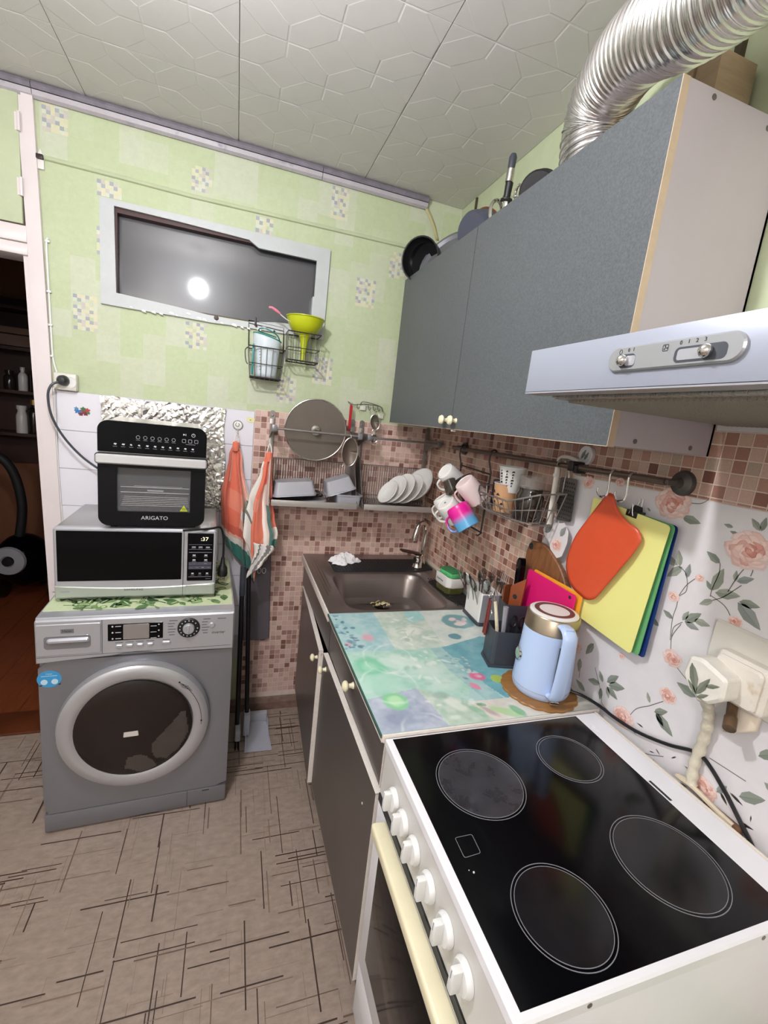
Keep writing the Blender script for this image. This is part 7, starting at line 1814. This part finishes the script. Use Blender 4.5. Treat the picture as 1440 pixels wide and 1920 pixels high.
# ------------------------------------------------------------------ rail on the right wall
RXX = 0.912
t = thing('utensil_rail', 'long dark steel rail along the mosaic of the right wall', 'rail', (0.94, 1.26, 1.475))
M_rail = mat('rail_dark_steel', S(122, 106, 96), 0.3, 0.85)
b = MB(); b.tube([(RXX, 1.80, 1.466), (RXX, 0.748, 1.480)], 0.0085, 14); b.build('tube', M_rail, t)
b = MB(); b.lathe([(0, 0.03), (0.010, 0.03), (0.012, 0.016), (0.026, 0.010), (0.029, 0.004), (0.029, 0), (0, 0)], 28, M=FR((0.967, 0.748, 1.480), (0, -1, 0), (0, 0, 1))); b.box(RXX - 0.004, 0.955, 0.740, 0.756, 1.473, 1.487, bev=0.003); b.build('wall_flange', mat('flange_grey', S(92, 88, 84), 0.4, 0.6), t)
b = MB(); b.lathe([(0, 0.045), (0.010, 0.045), (0.012, 0.016), (0.026, 0.010), (0.028, 0), (0, 0)], 24, M=FR((0.967, 1.79, 1.466), (0, -1, 0), (0, 0, 1))); b.build('wall_flange', MATS['flange_grey'], t)
# a circle of floral film covering a flange
b = MB(); F = FR((0.9665, 1.055, 1.512), (0, -1, 0), (0, 0, 1)); b.prism(circ(0.027, 28), 0, 0.012, S(224, 220, 222), F, bev=0.002)
leaf_geo(b, F @ T(0, 0, 0.0125), (-0.012, -0.012), (0.002, 0.016), 0.22, S(128, 134, 124), S(108, 114, 106)); leaf_geo(b, F @ T(0, 0, 0.0125), (0.0, -0.014), (0.014, 0.01), 0.22, S(128, 134, 124), S(108, 114, 106))
b.build('covered_flange', M_floral, None, 'round disc covered with floral film above the rail', 'cover')
def s_hook(y, label, x=RXX, z=1.475, L_=0.055):
    b = MB()
    up = [(x - 0.011 * math.sin(a), y, z + 0.011 * math.cos(a)) for a in [math.radians(k) for k in (-130, -90, -45, 0, 45, 90)]]
    P = [(x + 0.009, y, z - 0.006), (x + 0.011, y, z + 0.002), (x + 0.006, y, z + 0.010), (x - 0.003, y, z + 0.0112), (x - 0.010, y, z + 0.004), (x - 0.0115, y - 0.001, z - 0.012), (x - 0.010, y - 0.002, z - L_ + 0.012), (x - 0.012, y + 0.001, z - L_), (x - 0.022, y + 0.008, z - L_ - 0.004), (x - 0.030, y + 0.012, z - L_ + 0.008), (x - 0.031, y + 0.012, z - L_ + 0.018)]
    b.tube(spline(P, 4), 0.0027, 8)
    return b.build('s_hook', M_chrome, None, label, 'hook')
s_hook(0.895, 'steel S-hook on the rail holding the orange cutting board')
s_hook(0.838, 'empty steel S-hook on the rail next to the flange')

# flexible cutting mats on the clip
def mat_sheet(label, x, dy, dz, m, tilt, name='cutting_mat'):
    poly = roundpoly([(-0.968, 1.405), (-0.728, 1.384), (-0.752, 1.056), (-0.966, 1.072)], [0.01, 0.012, 0.01, 0.01])
    poly = [(p[0] + dy, p[1] + dz) for p in poly]
    c = (-0.848 + dy, 1.40 + dz)
    F = FR((x, 0, 0), (0, -1, 0), (0, 0, 1)) @ T(c[0], c[1], 0) @ RZ(tilt) @ T(-c[0], -c[1], 0)
    b = MB(); b.prism(poly, 0, 0.0016, M=F)
    return b.build(name, m, None, label, 'cutting board', 'thin cutting mats clipped together')
mat_sheet('dark blue flexible cutting mat hanging rearmost under the clip', 0.952, 0.004, -0.006, mat('navy_mat', S(18, 50, 112), 0.45), 0.055)
mat_sheet('green flexible cutting mat hanging between the yellow and blue ones', 0.944, 0.003, -0.002, mat('green_mat', S(104, 172, 112), 0.45), 0.03)
mat_sheet('yellow flexible cutting mat hanging in front of the green one', 0.934, 0, 0, mat('yellow_mat', S(238, 234, 146), 0.45), 0.0)
t = thing('binder_clip', 'black binder clip holding the yellow green and blue mats', 'clip', (0.94, 0.845, 1.385))
F = FR((0.944, 0.835, 1.396), (0, -1, -0.09), (0, -0.09, 1))
b = MB(); b.prism([(-0.006, -0.014), (0.012, -0.014), (0.003, 0.012)], -0.012, 0.012, M=F @ RY(PI / 2)); b.box(-0.016, 0.016, -0.016, 0.0, -0.014, 0.014, M=F, bev=0.001); b.build('body', M_black, t)
b = MB(); b.tube([F @ Vector(p) for p in ((-0.007, -0.012, 0.0145), (-0.004, -0.004, 0.016), (0.0, 0.016, 0.017), (0.004, -0.004, 0.016), (0.007, -0.012, 0.0145))], 0.0012, 5); b.tube([F @ Vector(p) for p in ((-0.006, 0.0, -0.006), (-0.003, 0.03, -0.006), (0.003, 0.03, -0.006), (0.006, 0.0, -0.006))], 0.0014, 5); b.build('wire_levers', M_chrome, t)
b = MB(); b.tube(spline([(0.944, 0.832, 1.425), (0.93, 0.838, 1.428), (0.92, 0.848, 1.43)], 4), 0.0012, 5)
# orange board
KO = 1.031
OP = [(-0.881, 1.431), (-0.864, 1.430), (-0.843, 1.398), (-0.806, 1.374), (-0.770, 1.364), (-0.756, 1.343), (-0.773, 1.297), (-0.852, 1.156), (-0.879, 1.142), (-0.948, 1.156), (-0.981, 1.211), (-0.962, 1.29), (-0.893, 1.409)]
OP = [(p[0] * KO, 1.54 + (p[1] - 1.54) * KO) for p in OP]
OA = roundpoly(OP, [0.008, 0.008, 0.02, 0.02, 0.02, 0.02, 0.02, 0.02, 0.02, 0.035, 0.04, 0.03, 0.02], 3)
t = thing('orange_cutting_board', 'orange-red curved flexible cutting board hanging from the S-hook', 'cutting board', (0.915, 0.9, 1.14))
cc = (-0.90, 1.282)
def bulge(y, z):
    q = max(0, 1 - ((y - cc[0]) / 0.17) ** 2 - ((z - cc[1]) / 0.19) ** 2)
    return 0.921 - 0.010 * q * q
n = len(OA); K = 12
V = [(bulge(*cc), -cc[0], cc[1])]; Fc = []
for r_ in range(1, K + 1):
    s_ = r_ / K
    for p in OA:
        y, z = cc[0] + (p[0] - cc[0]) * s_, cc[1] + (p[1] - cc[1]) * s_
        V.append((bulge(y, z), -y, z))
for i in range(n):
    j = (i + 1) % n
    Fc.append((0, 1 + i, 1 + j))
    for r_ in range(K - 1): Fc.append((1 + r_ * n + i, 1 + r_ * n + j, 1 + (r_ + 1) * n + j, 1 + (r_ + 1) * n + i))
b = MB(); b.add(V, Fc, (1, 1, 1), None, True)
o = b.build('sheet', mat('orange_red_silicone', S(214, 84, 50), 0.33, noise=(30, 0.03)), t, recalc=True, solid=0.002)
b = MB(); F = FR((0.9205, 0, 0), (0, -1, 0), (0, 0, 1)); b.prism([(-0.9115, 1.404), (-0.893, 1.400), (-0.895, 1.413), (-0.9075, 1.415)], 0, 0.0026, M=F); b.build('hanging_hole', mat('hole_tone', S(206, 196, 190), 0.6), t)

# grater
t = thing('grater', 'flat grey steel grater hanging under the rail', 'grater', (0.95, 1.09, 1.30))
F = FR((0.952, 0, 0), (0, -1, 0), (0, 0, 1))
b = MB(); b.prism(roundpoly([(-1.134, 1.436), (-1.062, 1.440), (-1.054, 1.312), (-1.118, 1.306)], 0.008), 0, 0.0018, M=F); b.build('plate', mat('grater_steel', S(118, 114, 110), 0.35, 0.8), t)
b = MB()
for i in range(6):
    for j in range(10):
        x_ = -1.118 + i * 0.0095 + j * 0.0008 + (0.0045 if j % 2 else 0); z_ = 1.424 - j * 0.0118
        b.lathe([(0, 0.0016), (0.0018, 0.0014), (0.0026, 0.0002), (0.0026, 0)], 8, M=F @ T(x_, z_, 0.0018))
b.build('teeth', M_lettering, t)['kind'] = 'stuff'
b = MB(); b.tube(spline([(0.952, 1.10, 1.438), (0.945, 1.098, 1.462), (0.925, 1.096, 1.487), (0.905, 1.095, 1.488), (0.899, 1.094, 1.472)], 4), 0.003, 6); b.build('hook', M_chrome, t)
# white bent bracket arm with black tie
t = thing('white_bracket', 'white bent plastic rod hooked over the rail beside the grater', 'bracket', (0.93, 1.12, 1.28))
b = MB(); b.tube(spline([(0.935, 1.048, 1.492), (0.932, 1.09, 1.500), (0.930, 1.118, 1.496), (0.929, 1.127, 1.480), (0.929, 1.126, 1.43), (0.930, 1.124, 1.35), (0.930, 1.122, 1.285)], 6), 0.0065, 10, flat=(0.0105, 0.006)); b.build('rod', mat('cream_rod', S(232, 224, 212), 0.35), t)
b = MB(); b.box(0.918, 0.936, 1.120, 1.132, 1.436, 1.446, bev=0.002); b.build('joint_ring', M_ceramic, t)
b = MB(); b.box(0.896, 0.938, 1.028, 1.050, 1.464, 1.492, bev=0.003); b.box(0.90, 0.935, 1.016, 1.03, 1.460, 1.482, bev=0.002); b.build('black_tie', M_black, t)
# hanging scrap of floral film
b = MB(); rnd = random.Random(3)
F = FR((0.946, 0, 0), (0, -1, 0), (0, 0, 1))
sc_poly = [(-1.162, 1.262), (-1.15, 1.292), (-1.118, 1.296), (-1.09, 1.30), (-1.074, 1.306), (-1.05, 1.285), (-1.046, 1.25), (-1.058, 1.205), (-1.078, 1.193), (-1.112, 1.212), (-1.125, 1.232), (-1.150, 1.246)]
b.prism(sc_poly, 0, 0.001, S(222, 216, 216), F); rose_geo(b, F, (-1.088, 1.232), 0.022, 4, 0.0012); leaf_geo(b, F @ T(0, 0, 0.0013), (-1.15, 1.256), (-1.12, 1.288), 0.3, S(150, 152, 146), S(132, 134, 128)); leaf_geo(b, F @ T(0, 0, 0.0013), (-1.08, 1.262), (-1.062, 1.296), 0.3, S(150, 152, 150), S(140, 140, 136))
b.build('film_scrap', M_floral, None, 'loose curled scrap of floral film sticking out below the grater', 'film')

# wire basket on the rail
t = thing('rail_basket', 'silver wire basket hanging from the rail with cups and a jar', 'basket', (0.86, 1.25, 1.285))
yb = [(1.415, 1.385), (1.08, 1.385)]
b = MB()
top = [(0.935, 1.42, 1.365), (0.935, 1.075, 1.392), (0.845, 1.075, 1.385), (0.80, 1.17, 1.345), (0.80, 1.345, 1.345), (0.845, 1.42, 1.355)]
botm = [(0.925, 1.405, 1.288), (0.925, 1.10, 1.288), (0.85, 1.10, 1.288), (0.825, 1.17, 1.288), (0.825, 1.34, 1.288), (0.85, 1.405, 1.288)]
b.tube(top, 0.0028, 6, closed=True); b.tube(botm, 0.0028, 6, closed=True)
b.tube([tuple(Vector(p).lerp(Vector(q), 0.5)) for p, q in zip(top, botm)], 0.0018, 6, closed=True)
b.build('frame', M_rackmetal, t)
b = MB()
n6 = len(top)
for i in range(n6):
    j = (i + 1) % n6; m_ = max(1, int((Vector(top[i]) - Vector(top[j])).length / 0.028))
    for k in range(m_):
        s_ = k / m_; b.tube([Vector(top[i]).lerp(Vector(top[j]), s_), Vector(botm[i]).lerp(Vector(botm[j]), s_)], 0.0015, 5)
for k in range(12):
    y_ = 1.115 + k * 0.025; b.tube([(0.925, y_, 1.288), (0.83, y_, 1.288)], 0.0015, 5)
b.build('wires', M_rackmetal, t)
b = MB(); b.tube([(0.935, 1.38, 1.37), (0.935, 1.38, 1.46), (0.93, 1.38, 1.487), (0.905, 1.38, 1.487)], 0.0022, 6); b.build('hook_wire', M_rackmetal, t)
b = MB(); b.tube([(0.935, 1.095, 1.39), (0.935, 1.095, 1.46), (0.93, 1.095, 1.492), (0.905, 1.095, 1.492)], 0.0022, 6); b.build('hook_wire', M_rackmetal, t)
def cup(label, c, r0, r1, h, m, rimm, nm='paper_cup', cat='cup', group=None):
    t = thing(nm, label, cat, c, 0, group)
    b = MB(); b.lathe([(0, 0.002), (r0 - 0.001, 0.002), (r0, 0), (r1, h), (r1 - 0.0015, h), (r0 - 0.0018, 0.004), (0, 0.004)], 28, M=T(*c)); b.build('wall', m, t)
    b = MB(); b.tube([(c[0] + r1 * math.cos(a), c[1] + r1 * math.sin(a), c[2] + h) for a in [2 * PI * k / 28 for k in range(28)]], 0.002, 6, closed=True); b.build('rolled_rim', rimm, t)
    return t
M_kraft = mat('kraft_paper', S(196, 150, 110), 0.7)
tk = cup('brown kraft paper cup standing in the rail basket', (0.868, 1.285, 1.291), 0.034, 0.041, 0.094, M_kraft, M_cabside)
b = MB()
for (a, z_, s_) in ((2.9, 0.062, 1.0), (3.45, 0.055, 0.8), (3.9, 0.025, 0.8), (3.1, 0.03, 0.7)):
    r_ = 0.0345 + 0.007 * z_ / 0.094 + 0.0005
    F = T(0.868, 1.285, 1.291 + z_) @ RZ(a) @ T(r_, 0, 0) @ FR((0, 0, 0), (0, 1, 0), (0, 0, 1))
    b.prism([(-0.009 * s_, 0), (0.009 * s_, 0), (0.004 * s_, 0.008 * s_), (-0.003 * s_, 0.009 * s_)], -0.0003, 0.0004, S(50, 34, 28), F)
    b.tube([(0.005 * s_ * math.cos(q), -0.012 * s_ + 0.005 * s_ * math.sin(q), 0.0002) for q in [2 * PI * k / 10 for k in range(10)]], 0.0006, 4, S(60, 40, 32), F, closed=True); b.tube([(-0.006 * s_, -0.004 * s_, 0.0002), (0.0, -0.020 * s_, 0.0002)], 0.0006, 4, S(60, 40, 32), F)
b.build('cup_print', M_col, tk)
cup('white paper cup with dark lettering stacked inside the kraft cup', (0.872, 1.272, 1.360), 0.030, 0.0435, 0.082, mat('grey_white_paper', S(214, 212, 208), 0.6), M_plastic)
b = MB()
for i, a in enumerate((2.55, 3.15, 3.7, 4.2)):
    for j in range(6):
        z_ = 0.02 + j * 0.0092; r_ = 0.030 + 0.0135 * z_ / 0.082 + 0.0006
        F = T(0.872, 1.272, 1.360 + z_) @ RZ(a) @ T(r_, 0, 0) @ FR((0, 0, 0), (0, 1, 0), (0, 0, 1)); w_ = 0.0022 + 0.0015 * ((i + j) % 3)
        b.prism([(-w_, 0), (w_, 0.001), (w_ * 0.7, 0.0062), (-w_ * 0.6, 0.0055)], -0.0003, 0.0006, S(40, 38, 40), F)
o = b.build('cup_marks', M_col, [q for q in bpy.data.objects if q.get('label') == 'white paper cup with dark lettering stacked inside the kraft cup'][0])
t = thing('glass_jar', 'dark glass jar standing at the near end of the rail basket', 'jar', (0.875, 1.165, 1.291))
b = MB(); b.lathe([(0, 0), (0.040, 0), (0.043, 0.004), (0.043, 0.075), (0.036, 0.09), (0.036, 0.10), (0, 0.10)], 28, M=T(0.875, 1.165, 1.291)); b.build('body', mat('dark_jar', S(40, 32, 28), 0.08, coat=0.4), t)
b = MB(); b.lathe([(0.036, 0.10), (0.037, 0.135), (0.039, 0.137), (0.0385, 0.138), (0.0345, 0.135), (0.034, 0.1)], 28, M=T(0.875, 1.165, 1.291), closed=True); b.build('glass_neck', mat('jar_glass', S(190, 186, 180), 0.05, alpha=0.14), t)
b = MB(); b.box(0.885, 0.93, 1.36, 1.40, 1.291, 1.385, bev=0.003); b.build('black_box', M_black, None, 'small black box at the far end of the rail basket', 'box')

# mug hanger
t = thing('mug_hanger', 'dark wire mug hanger hooked on the rail', 'hanger', (0.90, 1.6, 1.16))
for y_ in (1.70, 1.462):
    b = MB()
    P = spline([(0.925, y_, 1.455), (0.924, y_, 1.472), (0.915, y_, 1.484), (0.902, y_, 1.482), (0.896, y_, 1.468), (0.896, y_, 1.44)], 4) + [Vector((0.906, y_ - 0.006, 1.40)), Vector((0.906, y_, 1.165))]
    if y_ < 1.5: P += [Vector((0.89, 1.455, 1.158)), Vector((0.875, 1.44, 1.165))]
    b.tube(P, 0.0032, 6); b.build('side_wire', M_dwire, t)
for z_ in (1.40, 1.175):
    b = MB(); b.tube([(0.906, 1.700, z_), (0.906, 1.455, z_ - 0.006)], 0.003, 6); b.build('crossbar', M_dwire, t)
MUGPOS = []
def mug(label, base, axis, hdir, r, h, m, mh=None, mi=None, th=0.0035, grp='mugs on the wire hanger', foot=True, cols=None):
    """base = centre of the mug's bottom, axis from bottom to mouth, hdir the side of the handle"""
    t = thing('mug', label, 'mug', base, 0, grp)
    ax = Vector(axis).normalized(); hd_ = Vector(hdir); hd_ = (hd_ - ax * hd_.dot(ax)).normalized(); F = Matrix(((hd_.x, ax.cross(hd_).x, ax.x, base[0]), (hd_.y, ax.cross(hd_).y, ax.y, base[1]), (hd_.z, ax.cross(hd_).z, ax.z, base[2]), (0, 0, 0, 1)))
    pr = [(0, 0.002), (r * 0.72, 0.002), (r * 0.76, 0), (r * 0.9, 0.002), (r * 0.97, 0.010), (r, 0.02), (r, h * 0.4), (r, h * 0.6), (r, h), (r - th * 0.6, h + 0.001), (r - th, h), (r - th, 0.012), (0, 0.006)]
    cl = None
    if cols: cl = [cols(pr[i][1] / h) for i in range(len(pr))]
    if cols:
        pr = pr[:6] + [(r, 0.02 + (h - 0.02) * k / 16) for k in range(1, 17)] + pr[9:]
        cl = [cols((pr[i][1] + pr[min(i + 1, len(pr) - 1)][1]) / 2 / h) for i in range(len(pr))]
    b = MB(); b.lathe(pr, 32, M=F, cols=cl); b.build('body', m, t)
    hp = spline([(r - 0.002, 0, h * 0.86), (r + 0.014, 0, h * 0.88), (r + 0.027, 0, h * 0.74), (r + 0.028, 0, h * 0.5), (r + 0.020, 0, h * 0.3), (r - 0.002, 0, h * 0.22)], 5)
    b = MB(); b.tube(hp, 0.005, 8, M=F, flat=(0.0058, 0.0042))
    if cols:
        b.c = []
        for f in b.f:
            q = sum(((F.inverted() @ b.v[i]).z for i in f)) / len(f) / h; b.c.append(tuple(0.5 * x + 0.5 * y for x, y in zip(cols(q), S(150, 110, 200))) if q > 0.5 else cols(q))
    b.build('handle', mh or m, t)
    return t, F
AX = (0.35, -0.45, -0.72)
HD = (-0.45, 0.45, -0.6)
mug('white mug hanging topmost left, its flat base facing out', (0.80, 1.628, 1.378), (0.80, 0.1, -0.5), (-0.35, 0.45, -0.8), 0.040, 0.085, M_ceramic)
mug('black patterned mug hanging between the two topmost white mugs', (0.855, 1.575, 1.362), AX, (-0.2, 0.6, -0.6), 0.040, 0.092, mat('black_mug_glaze', S(44, 42, 42), 0.15, noise=(60, 0.6)))
mug('cream and pink mug hanging topmost nearest the wire basket', (0.80, 1.462, 1.362), (0.72, -0.10, -0.66), (-0.35, 0.6, -0.5), 0.041, 0.095, mat('pink_cream_glaze', S(236, 216, 214), 0.2))
mug('white mug hanging lowest on the sink side', (0.81, 1.648, 1.268), (0.55, -0.25, -0.75), (-0.4, 0.6, -0.6), 0.042, 0.09, M_ceramic)
t_, F_ = mug('white mug with small base mark hanging in the middle of the lower row', (0.785, 1.555, 1.262), (0.70, 0.0, -0.66), (-0.35, 0.6, -0.7), 0.042, 0.088, M_ceramic)
b = MB(); b.prism([(-0.004, -0.003), (0.004, -0.003), (0.0, 0.005)], -0.0006, 0.0023, S(90, 120, 100), F_); b.build('base_mark', M_col, t_)
PKC, BLC = S(226, 32, 150), S(96, 168, 214)
def grad(q):
    q = max(0, min(1, (q - 0.42) / 0.3)); return tuple(a * (1 - q) + c * q for a, c in zip(PKC, BLC))
mug('pink to blue gradient mug hanging lowest nearest the camera', (0.785, 1.462, 1.268), (0.42, -0.45, -0.72), (-0.45, 0.6, -0.55), 0.043, 0.092, mat('gradient_glaze', None, 0.3), cols=grad)
t = thing('glass_cup', 'small clear glass cup hanging among the mugs', 'cup', (0.80, 1.56, 1.30))
b = MB(); b.lathe([(0, 0), (0.026, 0), (0.03, 0.05), (0.0285, 0.05), (0.0245, 0.003), (0, 0.003)], 24, M=T(0.80, 1.578, 1.345) @ axis_to((0.2, -0.5, -0.7))); b.build('body', M_glassdark, t)
b = MB(); F = T(0.795, 1.572, 1.325); b.tube([F @ Vector((0.006 * math.cos(a), 0.024 * math.cos(a), 0.024 * math.sin(a))) for a in [2 * PI * k / 24 for k in range(24)]], 0.0016, 6, closed=True); b.build('ring', M_chrome, t)

# ------------------------------------------------------------------ socket on the floral wall
t = thing('floral_socket', 'wall socket and plug wrapped in floral film above the stove', 'socket', (0.955, 0.52, 1.06))
F = WR(0, 0, 0.0)
M_fplate = mat('film_over_plate', None, 0.35, bump=(30, 0.4, 0.004))
b = MB(); b.prism(rrect(0.36, 0.15, 0.008, 4, cx=-0.425, cy=1.145), 0, 0.011, S(222, 218, 208), F, bev=0.005); b.build('raised_plate', M_fplate, t)
M_sock = mat('yellowed_socket_plastic', S(226, 219, 208), 0.4, noise=(24, 0.05), spots=(26, 0.64, S(202, 184, 158)))
b = MB(); b.prism(rrect(0.098, 0.094, 0.010, 5, cx=-0.518, cy=1.128), 0.008, 0.038, M=F, bev=0.006); b.prism(rrect(0.086, 0.082, 0.010, 5, cx=-0.520, cy=1.128), 0.036, 0.046, M=F, bev=0.004); b.build('socket_body', M_sock, t)
b = MB(); b.prism(roundpoly([(-0.585, 1.150), (-0.560, 1.158), (-0.508, 1.142), (-0.506, 1.10), (-0.532, 1.075), (-0.570, 1.082), (-0.590, 1.11)], 0.008), 0.044, 0.088, M=F, bev=0.006); b.build('plug', mat('plug_cream', S(232, 228, 218), 0.45, noise=(40, 0.06)), t)
b = MB()
for (p, q) in (((-0.575, 1.14), (-0.553, 1.085)), ((-0.553, 1.085), (-0.535, 1.13)), ((-0.553, 1.085), (-0.575, 1.105)), ((-0.54, 1.11), (-0.515, 1.125)), ((-0.55, 1.08), (-0.53, 1.098))):
    leaf_geo(b, F @ T(0, 0, 0.0886), p, q, 0.16, S(134, 140, 122), S(118, 124, 108))
for (p, q) in (((-0.50, 1.212), (-0.47, 1.198)), ((-0.47, 1.20), (-0.44, 1.212)), ((-0.36, 1.19), (-0.33, 1.17)), ((-0.355, 1.195), (-0.32, 1.2))):
    leaf_geo(b, F @ T(0, 0, 0.0116), p, q, 0.2, S(160, 164, 152), S(146, 150, 138))
rose_geo(b, F @ T(0, 0, 0.0118), (-0.385, 1.20), 0.016, 77)
b.build('plug_leaf_print', M_floral, t)['kind'] = 'stuff'
b = MB(); P = spline([(0.90, 0.552, 1.080), (0.935, 0.556, 1.045), (0.950, 0.558, 1.0), (0.955, 0.562, 0.95), (0.955, 0.565, 0.90), (0.955, 0.560, 0.86)], 6)
b.tube(P, [0.011 + 0.0015 * math.sin(k * 1.7) for k in range(len(P))], 10); b.build('wrapped_cable', mat('plastic_wrap_cable', S(214, 206, 186), 0.35, noise=(30, 0.1), bump=(70, 0.6, 0.005), coat=0.3), t)
b = MB(); b.tube([(0.925, 0.508, 1.060), (0.905, 0.495, 1.048)], 0.011, 10); b.tube([(0.955, 0.53, 1.085), (0.935, 0.515, 1.066), (0.925, 0.508, 1.060)], 0.009, 8); b.build('scorched_tail', mat('scorched_brown', S(92, 70, 48), 0.5, noise=(50, 0.4)), t)
b = MB()
b.sheet(lambda u, v: Vector((0.962 - 0.016 * math.sin(PI * u) * (0.4 + v), 0.535 - 0.055 * u, 1.085 - 0.08 * v * (1 - 0.5 * u))), 10, 8); b.build('loose_film_flap', mat('flap_film', S(222, 208, 190), 0.5), t, solid=0.0008)
b = MB(); b.tube(spline([(0.955, 0.56, 0.86), (0.953, 0.59, 0.853), (0.95, 0.55, 0.858), (0.952, 0.505, 0.85), (0.955, 0.47, 0.845)], 5), 0.0055, 8)
b.build('loose_cable', mat('cream_cord', S(214, 200, 176), 0.4), None, 'cream cord curling behind the back edge of the stove', 'cord')
b = MB(); b.box(0.952, 0.966, 0.455, 0.53, 0.815, 0.850, bev=0.005); b.box(0.948, 0.966, 0.49, 0.505, 0.80, 0.845, bev=0.004)
b.build('brown_joint', mat('brown_fitting', S(110, 78, 56), 0.6, noise=(40, 0.3)), None, 'grimy brown pipe joint behind the stove below the cable', 'pipe')

# pendant lamp socket over the room (light source of the scene)
t = thing('pendant_lamp', 'bulb socket hanging on a cord from the ceiling', 'lamp', (LAMP[0], LAMP[1], 2.36))
b = MB(); b.tube([(LAMP[0], LAMP[1], 2.40), (LAMP[0], LAMP[1], 2.555)], 0.003, 6); b.build('cord', M_plastic, t)
b = MB(); b.lathe([(0, 0), (0.02, 0), (0.022, 0.04), (0.01, 0.05), (0, 0.05)], 20, M=T(LAMP[0], LAMP[1], 2.362)); b.build('socket', M_black, t)
